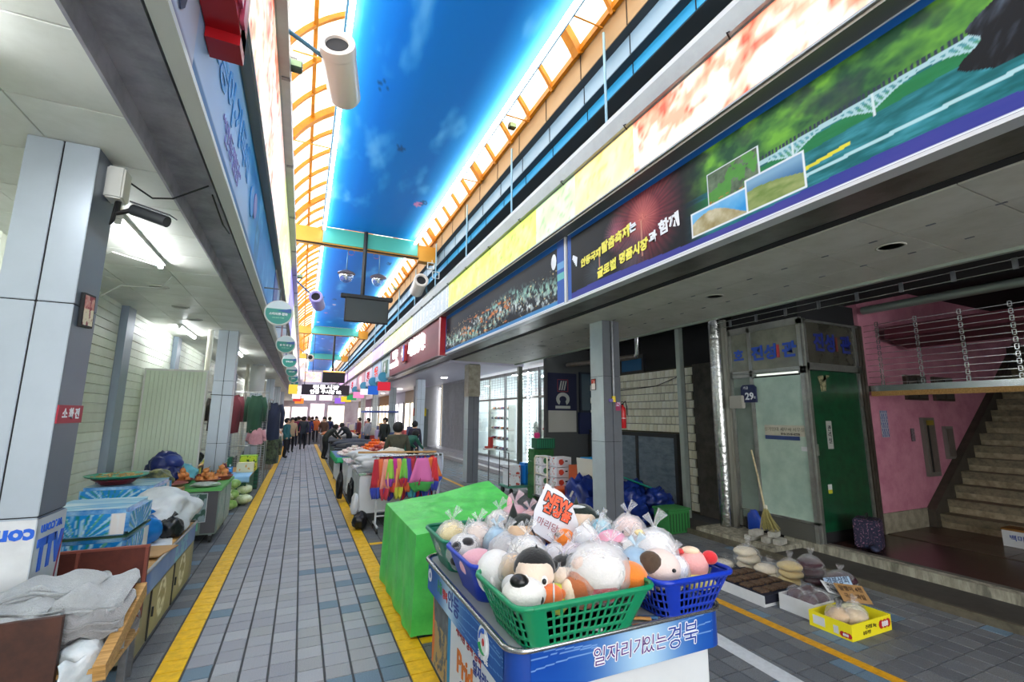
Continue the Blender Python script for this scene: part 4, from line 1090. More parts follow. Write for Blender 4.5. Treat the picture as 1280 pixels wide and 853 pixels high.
# bare concrete and tiled wall
struct(MB().box(6.9, 7.3, 5.3, 6.62, 0, 2.82).build('wall_concrete', M_concD))
tw = struct(MB().box(6.93, 7.3, 6.62, 10.2, 0, 2.8).build('wall_tiled', mat('tile_grout', '4c4838', .8)))
M_t = [mat('cream_wall_tile_%d' % i, c, .3, var=.1, scale=4, c2=c2, coat=.3) for i, (c, c2) in enumerate((('f8f5e2', 'ece8cc'), ('f0ecd4', 'ddd8bc'), ('fcfaec', 'eeebd2')))]
tm = [MB().add([(0, .003, .004), (0, .121, .004), (0, .121, .156), (0, .003, .156), (-.026, .006, .008), (-.026, .118, .008), (-.026, .118, .152), (-.026, .006, .152)],
      [(7,6,5,4), (0,1,5,4), (1,2,6,5), (2,3,7,6), (3,0,4,7)]).mesh('wall_tile', m) for m in M_t]
for r in range(17):
    for c in range(28):
        y = 6.63+c*.124; z = .04+r*.161
        if y > 10.0 or (z < 1.4 and y > 7.0): continue
        o = bpy.data.objects.new('wall_tile', rnd.choice(tm)); COL.objects.link(o); o.location = (6.93, y+(.04 if r % 2 else 0), z); o.parent = tw
M_pan = mat('scratched_blue_grey_panel', '7d8c99', .45, var=.5, scale=4, c2='5f6f7d', stretch=(1, 1, 2.5))
t = thing('counter_front', 'scratched blue-grey shop counter panels under the tiled wall', 'counter', (6.86, 8.5, 0))
for (a, b_) in ((-1.38, -.28), (-.2, .75), (.83, 1.55)):
    MB().box(-.02, .0, a, b_, .12, 1.38).build('panel', M_pan, t)
M_fd = mat('dark_steel_frame', '3c3d40', .5, .4)
MB().box(-.04, .07, -1.45, 1.6, 1.38, 1.46).build('top_rail', M_fd, t); MB().box(-.03, .06, -1.45, 1.6, .0, .12).build('bottom_rail', M_fd, t)
for y in (-1.45, -.28, .75, 1.55): MB().box(-.035, .06, y, y+.08, .12, 1.38).build('frame_post', M_fd, t)
wd = struct(MB().box(6.95, 7.2, 5.3, 10.2, 2.8, 3.9).build('wall_above_tiles', M_dark))
w5 = struct(MB().box(6.88, 6.95, 8.0, 9.7, 2.8, 3.2).build('window_5', M_fd))
MB().box(6.87, 6.88, 8.06, 8.75, 2.84, 3.1).build('window_pane', mat('blue_glass', '33648f', .15), w5); MB().box(6.87, 6.88, 8.85, 9.6, 2.84, 3.1).build('window_pane', mat('blue_glass', ''), w5)
t = thing('vent_pipe', 'angled grey duct pipe under the canopy, behind the near right pillar', 'pipe', (6.3, 7.2, 3.05))
MB().tube([(-.3, 2.6, .02), (-.1, 1.2, .0), (.0, .35, .0)], .055, 12).build('duct', mat('old_duct', '7d746c', .4, .5, var=.4, scale=6), t, auto=.7)
MB().tube([(.0, .35, .0), (.0, .3, .05), (.0, .28, .5)], .055, 12).build('duct_elbow', M_steel, t, auto=.7)
o = MB().tube([(6.86, 6.9, 2.62), (6.86, 7.6, 2.45), (6.86, 8.4, 2.42), (6.86, 9.4, 2.40)], .008, 5).build('cable', M_black); tag(o, 'black cable sagging across the tiled wall', 'cable')
# banner bay
bw = struct(MB().box(5.62, 9.0, 10.22, 10.35, 0, 3.9).build('wall_banner', mat('dim_grey_wall', '4d4f50', .7)))
t = thing('banner', 'dark navy hanging banner with a pale emblem and letter, above a white sheet', 'banner', (6.07, 10.19, 1.4))
MB().box(-.42, .44, -.006, 0, .54, 1.5).build('navy_cloth', mat('navy_cloth', '141b3c', .7), t); MB().box(-.40, .42, -.005, 0.002, .0, .54).build('white_sheet', mat('grey_white_sheet', 'b4b3ac', .7, bump=.3, bscale=6), t)
M_pg = mat('pale_grey_ink', 'b2b5b0', .6); M_rd = mat('dull_red_ink', '8f3038', .6)
for (a, b_, c, d) in ((-.14, .18, 1.02, 1.035), (-.14, .18, 1.325, 1.34), (-.14, -.125, 1.02, 1.34), (.165, .18, 1.02, 1.34)):
    MB().box(a, b_, -.012, -.006, c, d).build('emblem_frame', M_rd, t)
m = MB()
for sx_ in (-.07, 0, .07): m.obox((.02+sx_, -.012, 1.18), (.018, 0, 0), (0, .003, 0), (.03, 0, .12))
stuffp(m.build('emblem', M_pg, t))
m = MB(); R1_, R2_ = .2, .105
pts = [(R1_*math.cos(a), R1_*.85*math.sin(a)) for a in [(-PI*.32)+(2*PI-PI*.36)*k/20 for k in range(21)]]
pti = [(R2_*math.cos(a), R2_*.75*math.sin(a)) for a in [(-PI*.25)+(2*PI-PI*.5)*k/20 for k in range(21)]]
for k in range(20): m.add([(pts[k][0]+.02, -.012, .83+pts[k][1]), (pts[k+1][0]+.02, -.012, .83+pts[k+1][1]), (pti[k+1][0]+.02, -.012, .83+pti[k+1][1]), (pti[k][0]+.02, -.012, .83+pti[k][1])], [(0,1,2,3)])
m.box(-.2, .24, -.012, -.008, .59, .66)
stuffp(m.build('letter', M_pg, t))
wb = struct(MB().box(6.6, 7.0, 10.15, 10.22, 1.9, 2.95).build('window_6', mat('dark_blue_frame', '1a2436', .5)))
MB().box(6.64, 6.98, 10.14, 10.15, 1.95, 2.9).build('window_pane', mat('grey_blue_glass', '4a5a66', .15), wb)
MB().box(6.55, 7.0, 10.1, 10.2, 1.35, 1.9).build('blue_recess', mat('deep_blue_recess', '14204a', .6), wb)

# ---- glass shop
pf = struct(MB().box(5.95, 10, 10.4, 18.2, 0, .25).build('floor_shop', mat('grey_platform', 'a9a8ae', .5, var=.1, scale=4)))
struct(MB().box(5.68, 5.95, 10.4, 24, 0, .12).build('trim_21', mat('pale_step_edge', 'a4a2a4', .6)))
struct(MB().box(5.95, 6.6, 18.2, 24, 0, .25).build('floor_shop_far', mat('grey_platform', '')))
for (a, b_) in ((5.67, .0), (5.94, .125)):
    pass
struct(MB().box(10, 10.2, 10.4, 18.2, .25, 3.6).build('wall_shop_back', mat('shop_white', 'eef0f2', .6)))
struct(MB().box(6.6, 10, 18.1, 18.25, .25, 3.6).build('wall_shop_side', mat('shop_white', '')))
struct(MB().box(5.9, 10, 10.35, 18.2, 3.4, 3.5).build('ceiling_shop', mat('shop_white', '')))
M_tubeL = emit('shop_ceiling_light', 'f6faff', 60)
for i in range(4):
    o = MB().box(-.15, .15, -.6, .6, -.03, 0).build('diffuser', M_tubeL); o.location = (7.6+(i % 2)*1.3, 12.2+(i//2)*3.6, 3.4)
    tag(o, ['near front', 'near back', 'far front', 'far back'][i]+' ceiling light inside the glass shoe shop', 'lamp', 'shoe shop ceiling lights')
gf = struct(MB().box(6.57, 6.63, 10.4, 18.1, 2.35, 2.42).build('window_7', M_alu))
MB().box(6.57, 6.63, 10.4, 18.1, 3.2, 3.3).build('frame_rail', M_alu, gf); MB().box(6.57, 6.63, 10.4, 18.1, .25, .33).build('frame_rail', M_alu, gf)
M_gl = glassy('clear_shop_glass')
ysp = [10.45, 11.3, 12.4, 13.7, 15.0, 16.5, 18.05]
for i, y in enumerate(ysp):
    MB().box(6.56, 6.64, y-.03, y+.03, .25, 3.3).build('frame_post', M_alu if i % 2 else M_steelD, gf)
    if i < 6: MB().box(6.598, 6.602, y+.03, ysp[i+1]-.03, .33, 3.2).build('glass_pane', M_gl, gf)
gm = MB()
for k in range(9): gm.box(6.5, 6.508, 10.5, 18, 2.45+k*.09, 2.456+k*.09)
for k in range(30): gm.box(6.5, 6.508, 10.5+k*.25, 10.508+k*.25, 2.45, 3.2)
o = gm.build('grille', M_steelD); tag(stuffp(o), 'fine metal grille across the top of the glass shop front', 'grille')
t = thing('corner_post', 'dark upright post at the canopy corner before the glass shop', 'post', (5.8, 12.15, 0)); MB().bev(-.06, .06, -.06, .06, 0, 3.24, .005).build('post', mat('green_grey_post', '6f7268', .4, .4), t); MB().box(-.07, -.06, -.02, .03, .4, 2.6).build('post_strip', M_alu, t)
for i, (x, y, z0, z1, lb) in enumerate(((6.53, 13.04, .3, 3.3, 'vertical dotted white light strip on the glass shop front'), (6.53, 23.3, .25, 3.3, 'vertical dotted white light strip on the grey wall past the shutter'))):
    t = thing('light_strip', lb, 'light strip', (x, y, z0))
    MB().box(0, .02, -.03, .03, 0, z1-z0).build('backing', M_cladD, t)
    m = MB(); n_ = 26
    for k in range(n_): m.ell((-.01, 0, .08+k*(z1-z0-.1)/n_), (.03, .04, .035), 6, 4)
    lab(stuffp(m.build('light_dot', emit('led_dot', 'f4f6ff', 12), t)), 'row of white light dots')
# goods inside the shoe shop
rs = random.Random(11)
sc_ = ['e8e4e0', '2a2a30', 'b04a5a', '4a6a9a', 'd8a0b0', '8a6a4a', 'f0f0f0', '3a4a5a', 'e07a30']
for si, (x, y0, y1) in enumerate(((7.0, 10.9, 12.3), (8.2, 12.9, 15.2), (7.1, 15.5, 17.4), (9.6, 10.9, 17.4))):
    t = thing('shoe_rack', ['white shoe rack just inside the glass at the near end', 'shoe rack in the middle of the glass shop', 'white shoe rack just inside the glass at the far end', 'long wall rack at the back of the glass shop'][si], 'rack', (x, (y0+y1)/2, .25))
    L = (y1-y0)/2
    for k in range(5): MB().box(-.15, .15, -L, L, .25+k*.38, .27+k*.38).build('shelf', M_whitetrim, t)
    for y in (-L, L-.03): MB().box(-.15, .15, y, y+.03, 0, 1.95).build('side_board', M_whitetrim, t)
    c = 0
    for k in range(5):
        y = y0+.12
        while y < y1-.1 and c < 60:
            o = MB().add(*lumpy((0, 0, .045), (.11, .045, .05), c, .2, 1.5, 2, flat=0)).build('shoe', mat('shoe_%d' % (c % 9), sc_[c % 9], .5), smooth=True)
            o.location = (x-.03, y, .25+.277+k*.38); tag(o, 'shoe on display in the glass shop', 'shoe', 'shoes in the glass shop'); c += 1; y += .16 if si != 3 else .3
t = thing('hanging_garment', 'black and white jacket hanging inside the glass shop', 'clothes', (7.0, 13.4, 1.4))
MB().add(*lumpy((0, 0, -.2), (.08, .22, .38), 4, .3, 2, 3, ridge=True)).build('jacket', mat('jacket_bw', 'd8d4d0', .8, var=.9, scale=7, c2='1c1c20'), t, smooth=True); MB().tube([(0, 0, .1), (0, 0, 2.0)], .006, 5).build('hook', M_steelD, t)
t = thing('orange_canopy_sign', 'orange sign strip seen through the near end of the shop glass', 'sign', (7.4, 11.8, 2.2)); MB().bev(-.03, .03, -.7, .7, -.12, .12, .02).build('strip', mat('orange_strip', 'f09a2c', .4), t); MB().tube([(0, 0, .1), (0, 0, 1.2)], .01, 6).build('hanger', M_steelD, t)
t = thing('blue_curtain', 'blue and white hanging sheet between the banner and the shop glass', 'sheet', (5.95, 10.6, 1.5))
sheet(lambda u, v: Vector((.03*math.sin(u*14), -.2+.42*u, 1.5-1.5*v)), 16, 8, 'sheet', mat('blue_white_sheet', 'a8b8c8', .6, var=.8, scale=3, c2='1f5f9a'), t)
# grey shutters and plain fronts beyond
M_shut = mat('grey_shutter', 'c4c4c8', .5, .2, var=.15, scale=4)
sh = struct(MB().box(6.62, 6.8, 18.25, 23.2, 0, 3.6).build('wall_shutter', M_shut))
for k in range(25): MB().tube([(6.60, 18.4+k*.19, .25), (6.60, 18.4+k*.19, 3.3)], .03, 5).build('corrugation', M_shut, sh)
w8 = struct(MB().box(5.2, 6.62, 23.4, 23.6, 0, 3.6).build('wall_far_end', mat('pale_grey_wall', 'b0afae', .6, var=.1, scale=3)))
MB().box(5.25, 5.95, 23.36, 23.4, .2, 2.1).build('door_recess', mat('dim_recess', '6d7876', .5), w8)
t = thing('yellow_sign', 'small yellow and red sign over the far doorway', 'sign', (5.5, 23.33, 1.95)); MB().box(-.12, .32, -.02, .02, -.2, .2).build('yellow_half', mat('sign_yellow', 'e8d020', .5), t); MB().box(-.35, -.12, -.02, .02, -.2, .2).build('red_half', mat('sign_red', 'a02a30', .5), t)
t = thing('utility_box', 'light blue box standing at the far doorway', 'box', (5.35, 23.0, 0)); MB().bev(-.25, .2, -.2, .2, 0, .95, .02).build('box', mat('light_blue_box', '7ba3b8', .5), t); MB().bev(-.26, .21, -.21, .21, .95, 1.0, .02).build('lid', M_white, t)

# ================================================================== doll cart
def basket(label, x0, x1, y0, y1, z0, h, m, slots=True, inner=None):
    t = thing('plastic_basket', label, 'basket', ((x0+x1)/2, (y0+y1)/2, z0), group='baskets of stuffed toys')
    a, b = (x1-x0)/2, (y1-y0)/2; r = .07; ins = .075
    def ring(s, n=112):
        aa, bb = a-ins*(1-s), b-ins*(1-s); rr = r
        segs = []; P = []
        L = [2*(aa-rr), PI/2*rr, 2*(bb-rr), PI/2*rr, 2*(aa-rr), PI/2*rr, 2*(bb-rr), PI/2*rr]; T = sum(L)
        for k in range(n):
            d = T*k/n; i = 0
            while d > L[i]: d -= L[i]; i += 1
            if i == 0: p = (-aa+rr+d, -bb)
            elif i == 1: q = -PI/2+d/rr; p = (aa-rr+rr*math.cos(q), -bb+rr+rr*math.sin(q))
            elif i == 2: p = (aa, -bb+rr+d)
            elif i == 3: q = d/rr; p = (aa-rr+rr*math.cos(q), bb-rr+rr*math.sin(q))
            elif i == 4: p = (aa-rr-d, bb)
            elif i == 5: q = PI/2+d/rr; p = (-aa+rr+rr*math.cos(q), bb-rr+rr*math.sin(q))
            elif i == 6: p = (-aa, bb-rr-d)
            else: q = PI+d/rr; p = (-aa+rr+rr*math.cos(q), -bb+rr+rr*math.sin(q))
            P.append(p)
        return P
    n = 168; lv = [0, .08, .20, .24, .29, .41, .45, .50, .62, .66, .71, .88, 1.0]
    vs = []
    for s in lv: vs += [(p[0], p[1], s*h) for p in ring(s, n)]
    fs = []
    for j in range(len(lv)-1):
        for k in range(n):
            hole = slots and j in (1, 4, 7, 10) and k % 3 and (k % 42) not in (0, 1, 2, 3, 38, 39, 40, 41)
            hole = hole or (slots and j in (2, 5, 8) and k % 3 and (k % 42) not in (0, 1, 2, 3, 38, 39, 40, 41) and j != 2)
            if not hole: fs.append((j*n+k, j*n+(k+1) % n, (j+1)*n+(k+1) % n, (j+1)*n+k))
    fs.append(tuple(range(n))[::-1])
    mb = MB(); mb.add(vs, fs); me = mb.mesh('basket_wall', m, True)
    bm = bmesh.new(); bm.from_mesh(me); bmesh.ops.solidify(bm, geom=list(bm.faces), thickness=-.004); bm.to_mesh(me); bm.free()
    link('basket_wall', me, t)
    P = ring(1.06, 84)+[ring(1.06, 84)[0]]
    MB().tube([(p[0], p[1], h) for p in P], .013, 8, caps=False).build('rim', m, t, smooth=True)
    return t
M_gb = mat('green_basket_plastic', '0c8a5c', .35, spec=.5); M_bb = mat('blue_basket_plastic', '1438b4', .3); M_tb = mat('teal_basket_plastic', '14795c', .35)

cart = thing('display_cart', 'wheeled blue and white display cart carrying the baskets of stuffed toys', 'cart', (0.9, 1.95, 0))
W_, L_ = 1.26, 1.5
M_cw = mat('cart_white', 'dfe2e4', .4, var=.05, scale=3)
def rrect(x0, x1, y0, y1, r, n=6):
    P = []
    for cx_, cy_, a_ in ((x1-r, y0+r, -PI/2), (x1-r, y1-r, 0), (x0+r, y1-r, PI/2), (x0+r, y0+r, PI)):
        for k in range(n+1): q = a_+PI/2*k/n; P.append((cx_+r*math.cos(q), cy_+r*math.sin(q)))
    return P
MB().extr(rrect(.06, W_-.06, .05, L_-.03, .03), 'xy', .10, .615).build('cabinet', M_cw, cart, auto=.5)
MB().extr(rrect(0, W_, 0, L_, .09), 'xy', .60, .785).build('top_tray', mat('cart_blue', '10429a', .35), cart, auto=.5)
rim = rrect(-.008, W_+.008, -.008, L_+.008, .10, 8); rim.append(rim[0])
MB().tube([(p[0], p[1], .79) for p in rim], .013, 8, caps=False).build('steel_rim', M_steel, cart, smooth=True)
MB().extr(rrect(.02, W_-.02, .02, L_-.02, .08), 'xy', .785, .79).build('tray_floor', mat('tray_grey', '9aa0a4', .5), cart)
def band(u, v):
    c = mixc(hexa('0d3a94'), hexa('1a5cb8'), fbm(u*2, v*4, 3))
    c = mixc(c, hexa('bfe0f2'), np.exp(-((u-.62)/.26)**2)*.9)
    for k in range(3): c = mixc(c, hexa('8fb6e4'), (np.abs(v-.10-.028*k-.02*np.sin(u*5+k)) < .0022)*((u < .35) | (u > .85))*.8)
    return c
printed('front_band', (.09, -.0025, .602), (1,0,0), (0,0,1), W_-.18, .182, 160, 40, band, M_print, cart)
M_pui = mat('plum_ink', '5a2a80', .5); M_nvi = mat('navy_ink', '1b3f9a', .5)
for (s_, x_, m_, sz) in (('일자리가', .56, M_pui, .085), ('있는', .775, M_pui, .085), ('경북', .955, M_nvi, .12)):
    o_ = text(s_, sz, (x_, -.0065, .692), 'S', m_, cart, depth=0, shear=.1)
    ow = bpy.data.meshes.new('outline'); bm = bmesh.new()
    for q in range(8):
        m2 = o_.data.copy(); m2.transform(Matrix.Translation((.005*math.cos(q*PI/4), .0012+.0001*q, .005*math.sin(q*PI/4)))); bm.from_mesh(m2); bpy.data.meshes.remove(m2)
    bm.to_mesh(ow); bm.free(); ow.materials.clear(); ow.materials.append(M_wt); stuffp(link('letter_outline', ow, cart))
MB().extr([(.48, .52), (.62, .52), (.85, .30), (.25, .30)], 'xz', .047, .0495).build('front_print', mat('navy_print', '12307e', .5), cart)
def sband(u, v):
    c = mixc(hexa('123f86'), hexa('2d73c4'), fbm(u*2, v*4, 3))
    c = mixc(c, hexa('c4dff0'), np.exp(-((u-.50)/.2)**2)*.95)
    for k in range(4): c = mixc(c, hexa('7fb0e0'), (np.abs(v-.04-.03*k-.02*np.sin(u*5+k)) < .002)*(u > .6)*.8)
    return c
printed('side_band', (-.0025, L_-.09, .602), (0,-1,0), (0,0,1), L_-.18, .182, 160, 40, sband, M_print, cart)
def sphoto(u, v):
    c = mixc(hexa('3f4650'), hexa('8a8f90'), fbm(u*20, v*14, 3))
    c = mixc(c, hexa('c2a268'), (v < .28)*(fbm(u*26, v*16, 7) > .45)*.9)
    c = mixc(c, hexa('e0783c'), (u < .03+.03*np.sin(v*9))*1.0)
    return mixc(c, hexa('2f9ad0'), (u > .36)*1.0)
printed('side_photo', (.0555, L_-.04, .11), (0,-1,0), (0,0,1), .42, .49, 60, 60, sphoto, M_print, cart)
printed('side_white', (.0555, L_-.46, .11), (0,-1,0), (0,0,1), .98, .49, 10, 8, lambda u, v: hexa('e4e8ee')+0*u[..., None], M_print, cart)
def st(s_, y_, z_, sz, m_, sx=1.0, **k): text(s_, sz, (-.005 if z_ > .6 else .052, y_-1.95, z_), 'W', m_, cart, bold=.001, depth=.002, **k)
st('Hi', 3.06, .70, .10, mat('hi_green', '2f9a5a', .5)); st('행복', 2.94, .69, .06, mat('hi_red', 'c83a3a', .5)); st('안동', 2.77, .695, .12, M_nvi)
st('◎', 3.3, .70, .1, M_wt)
M_dri = mat('dark_red_ink', 'b0303a', .5)
st('새바람 행복 경북', 2.66, .52, .062, M_dri); st('일자리가 있는', 2.36, .45, .075, M_nvi)
text('Pride', .17, (.052, .72, .36), 'W', mat('pride_orange', 'e07a28', .5), cart, bold=.004); text('GyeongBuk', .06, (.052, .70, .26), 'W', M_nvi, cart)
lg = MB()
for k, (a_, c_) in enumerate(((0, 0), (2.1, 1), (4.2, 2))):
    lg.cur = k
    lg.tube([(-.006, .33+.052*math.cos(a_+q*.25), .70+.052*math.sin(a_+q*.25)) for q in range(8)], .009, 6, rs=[.003+.0011*q for q in range(8)])
lg.cur = 3; lg.add(*lumpy((-.006, .33, .70), (.003, .016, .018), 1, 0, 1, 2))
stuffp(lg.build('swirl_emblem', [mat('swirl_blue', '2a62c8', .4), mat('swirl_white', 'f0f4f8', .4), mat('swirl_green', '2f9a5a', .4), mat('swirl_red', 'd03030', .4)], cart))
MB().lathe([(0, 0), (.075, 0), (.075, .004), (0, .004)], (-.004, .33, .70), 24, 'x').build('emblem_disc', M_wt, cart)
text('경상북도', .035, (-.005, .33, .63), 'W', M_wt, cart, bold=.001)
for (x, y) in ((.16, L_-.0), (1.08, L_-.12), (.16, .15), (1.08, .15)):
    w_ = MB().lathe([(0, -.02), (.05, -.02), (.068, -.014), (.068, .014), (.05, .02), (0, .02)], (x, y, .068), 18, 'x').build('caster', M_black, cart, auto=.6)
    MB().box(x-.025, x+.025, y-.03, y+.03, .10, .15).build('fork', M_steelD, w_)

HB = .20
B = [basket('green basket at the front left corner of the cart, full of stuffed toys', .89, 1.63, 1.865, 2.40, .79, HB, M_gb),
     basket('solid blue basket in the middle of the left side of the cart', .89, 1.58, 2.42, 2.93, .79, HB+.01, M_bb, slots=False),
     basket('green basket at the back left corner of the cart', .89, 1.58, 2.95, 3.45, .79, HB+.01, M_tb, slots=False),
     basket('blue slotted basket at the front right corner of the cart', 1.665, 2.17, 1.865, 2.41, .79, HB, M_bb),
     basket('green basket in the middle of the right side of the cart', 1.60, 2.16, 2.43, 2.93, .79, HB, M_gb),
     basket('green basket at the back right corner, behind the price placard', 1.60, 2.16, 2.95, 3.45, .79, HB, M_tb, slots=False)]

def C_(c): return mat('plush_'+c, c, .9, bump=.25, bscale=90, sheen=.4)
M_film = plastic_film('clear_bag_film'); M_filmp = plastic_film('pink_bag_film', (1, .85, .88), .6); M_filmb = plastic_film('blue_bag_film', (.8, .93, 1), .6)
EYE = mat('doll_black', '101012', .3); 
def toy(label, px, py, z, r, col, feats=(), bag=None, sq=(1, 1, 1), rz=0.0, tilt=0.0, name='stuffed_toy', cat='toy', loc=None):
    r *= .9
    p = loc or at(px, py, z=z)
    if loc is None and p.y < 2.04: p = at(px, py, y=2.04)
    d = (p-_C).length; R = r*d/569*1.08
    if loc is None and p.x < .93+.8*R: p = at(px, py, x=.93+.8*R)
    if p.z-R < .86: p.z = .86+R
    t = thing(name, label, cat, p, group='stuffed toys on the cart')
    # local frame: front of the toy looks at the street corner (towards the camera), turned by rz
    ang = math.atan2(p.x, p.y)
    t.rotation_euler = (tilt, 0, -ang+rz)
    MB().ell((0, 0, 0), (R*sq[0], R*sq[1], R*sq[2]), 18, 12).build('head', C_(col), t, smooth=True)
    # body hidden among the others
    MB().ell((0, R*.5, -R*.85), (R*.65, R*.6, R*.5), 12, 8).build('body', C_(col), t, smooth=True)
    for f in feats:
        k = f[0]
        if k == 'ell':      # name, colour, centre, radii (in units of R)
            MB().ell([q*R for q in f[3]], [q*R for q in f[4]], 12, 8).build(f[1], C_(f[2]) if f[2] != 'eye' else EYE, t, smooth=True)
        elif k == 'eyes':
            for s in (-1, 1): MB().ell((s*R*.38, -R*.88*sq[1], R*.12), (R*f[1], R*.06, R*f[1]*1.2), 8, 6).build('eye', EYE, t, smooth=True)
        elif k == 'cap':    # colour : upper shell
            MB().ell((0, R*.08, R*.10), (R*1.06*sq[0], R*1.04*sq[1], R*1.06*sq[2]), 18, 10, fn=lambda d: 1.0 if d.z > -.1 and (d.y > -.55 or d.z > .45) else .86).build('hair', C_(f[1]), t, smooth=True)
        elif k == 'cone':   # colour, centre, height
            MB().lathe([(R*f[4], 0), (R*f[4]*.55, R*f[3]*.5), (0.001, R*f[3])], [q*R for q in f[2]], 12).build('ear', C_(f[1]), t, smooth=True)
        elif k == 'limb':
            MB().tube([[q*R for q in f[2]], [q*R for q in f[3]]], R*f[4], 8).build('limb', C_(f[1]), t, smooth=True)
    if bag:
        v, fcs = lumpy((0, 0, -R*.1), (R*1.12*sq[0], R*1.1*sq[1], R*1.14*sq[2]), px, .16, 2.0, 3, ridge=True)
        b = MB(); b.add(v, fcs); bg_ = b.build('plastic_bag', bag, t, smooth=True)
        q = MB(); q.tube([(0, 0, R*1.0), (R*.05, 0, R*1.25), (R*.15, 0, R*1.5), (R*.45, 0, R*1.9)], R*.1, 9, rs=[R*.25, R*.07, R*.14, R*.28], caps=False)
        q.tube([(0, 0, R*1.1), (-R*.1, 0, R*1.3), (-R*.4, R*.1, R*1.7)], R*.1, 9, rs=[R*.08, R*.08, R*.2], caps=False)
        q.build('bag_knot', bag, t, smooth=True)
    return t
Z = 1.01
toy('cream yellow toy in a knotted clear bag at the back left corner of the cart', 565, 676, Z, 19, 'efdc9a', [('ell', 'nose', 'd98a7a', (-.1, -.9, -.1), (.2, .15, .15)), ('ell', 'belly', 'e8c860', (0, -.3, -.45), (.9, .8, .5))], M_film)
toy('pale peach toy in a knotted bag, second from the back left corner', 598, 672, Z, 16, 'f0ddd0', [('eyes', .09)], M_film)
toy('light blue and white toy in a clear bag beside the black cat hat', 621, 676, Z, 14, 'b9d8ea', [('eyes', .08)], M_filmb)
toy('toy in a black pointed cat-ear hat near the back of the cart', 653, 668, Z, 20, 'eec9a4', [('cap', '1b2420'), ('cone', '1b2420', (-.55, 0, .7), 1.1, .4), ('cone', '1b2420', (.75, 0, .5), .9, .38), ('ell', 'tail', '1b2420', (1.5, 0, .1), (.5, .4, .35)), ('ell', 'hat_band', 'e8e8e4', (1.08, -.1, .15), (.12, .4, .5))])
toy('black and white patterned round toy at the left edge of the blue basket', 580, 700, Z, 20, 'e6e4e0', [('ell', 'patch', '202024', (-.4, -.55, .3), (.45, .4, .4)), ('ell', 'patch', '1a1a1e', (.35, -.7, -.2), (.4, .35, .4)), ('ell', 'patch', '2c2c30', (.2, -.5, .6), (.45, .4, .3)), ('ell', 'patch', '2c2c30', (-.5, -.6, -.5), (.4, .4, .3))], M_film)
toy('pink toy lying beside the black and white patterned one', 598, 704, Z, 18, 'efb3c0', [('eyes', .08), ('ell', 'snout', 'e295a8', (0, -.9, -.2), (.3, .2, .2))], sq=(1.3, 1, .9), tilt=.3)
toy('grey toy in a shiny crumpled bag in the middle of the left side', 632, 690, Z+.01, 19, 'b9b7b8', [], M_film)
toy('large plain white drop shaped toy in front of the blue basket', 620, 719, Z+.01, 25, 'eceae8', [('ell', 'flipper', 'e2e0de', (-.2, -.95, -.45), (.16, .2, .55))], sq=(1, 1, 1.05))
toy('white toy with a small black eye behind the black haired doll', 659, 697, Z+.02, 22, 'edebe8', [('eyes', .07)], M_film)
toy('small tan and white toy in a silver bag left of the black haired doll', 643, 712, Z, 17, 'd8b890', [('ell', 'patch', 'a8743c', (.3, -.8, -.2), (.4, .3, .4))], M_film)
toy('doll with black hair and one big ringed eye', 668, 716, Z+.03, 23, 'efd8c4', [('cap', '131315'), ('ell', 'eye_white', 'f4f2ee', (-.42, -.88, -.15), (.28, .12, .32)), ('ell', 'eye_dot', 'eye', (-.42, -.98, -.15), (.15, .08, .18)), ('ell', 'eye_white', 'f4f2ee', (.45, -.85, -.1), (.2, .1, .25)), ('ell', 'eye_dot', 'eye', (.47, -.93, -.1), (.11, .08, .14)), ('cone', '131315', (.1, .1, .95), .35, .18)])
toy('white toy dog with a large shiny black nose at the front left corner', 655, 743, Z+.01, 21, 'ece9e4', [('ell', 'nose', 'eye', (-.25, -.35, .75), (.52, .45, .36)), ('ell', 'ear', '2a2420', (.85, -.5, -.1), (.2, .15, .25))], sq=(1.2, 1, .85))
toy('cream toy with wavy black hair in a thin bag', 706, 718, Z, 18, 'eedcc8', [('cap', '151517'), ('ell', 'bun', '151517', (.55, 0, 1.05), (.3, .3, .25)), ('ell', 'patch', '151517', (-.6, -.3, .5), (.5, .5, .4))], M_film)
toy('brown-orange toy bear with a cream face near the front of the green basket', 726, 734, Z+.01, 20, 'b9693c', [('ell', 'face', 'f0dcc0', (-.62, -.42, -.2), (.5, .6, .75)), ('ell', 'ear', 'a65a30', (1.0, -.1, .35), (.25, .2, .25)), ('ell', 'ear', 'a65a30', (.35, 0, 1.0), (.22, .2, .2))])
toy('orange striped toy fish between the dog and the bear', 687, 744, Z, 13, 'ee7d42', [('ell', 'stripe', 'f2efec', (.35, -.15, .2), (.12, .95, .8)), ('ell', 'fin', 'ee7d42', (1.1, 0, .1), (.3, .2, .4))], sq=(1.2, .9, .9))
toy('big clear bag of pale toys in the centre of the cart', 745, 712, Z+.03, 30, 'e9e4e0', [('ell', 'red_cloth', 'b8303c', (.2, -.6, -.6), (.7, .4, .3)), ('ell', 'patch', 'f0d2c0', (-.5, -.5, .3), (.4, .3, .3))], M_film, sq=(1.1, 1, .9))
toy('orange persimmon shaped toy with a brown stem at the right end of the green basket', 785, 722, Z+.03, 20, 'f5852a', [('ell', 'stem', '4a3426', (-.25, -.55, -.78), (.55, .4, .25)), ('ell', 'knob', '3a2c20', (0, 0, .98), (.1, .1, .08))], sq=(1.12, 1, .85))
toy('pink toy pig with a round snout behind the centre of the cart', 765, 681, Z+.02, 17, 'f0a8be', [('ell', 'snout', 'e894ac', (.8, -.7, .0), (.3, .35, .3)), ('eyes', .07), ('ell', 'red_cuff', 'a8282e', (-1.1, -.2, -.5), (.3, .3, .5))], sq=(1.15, 1, .95))
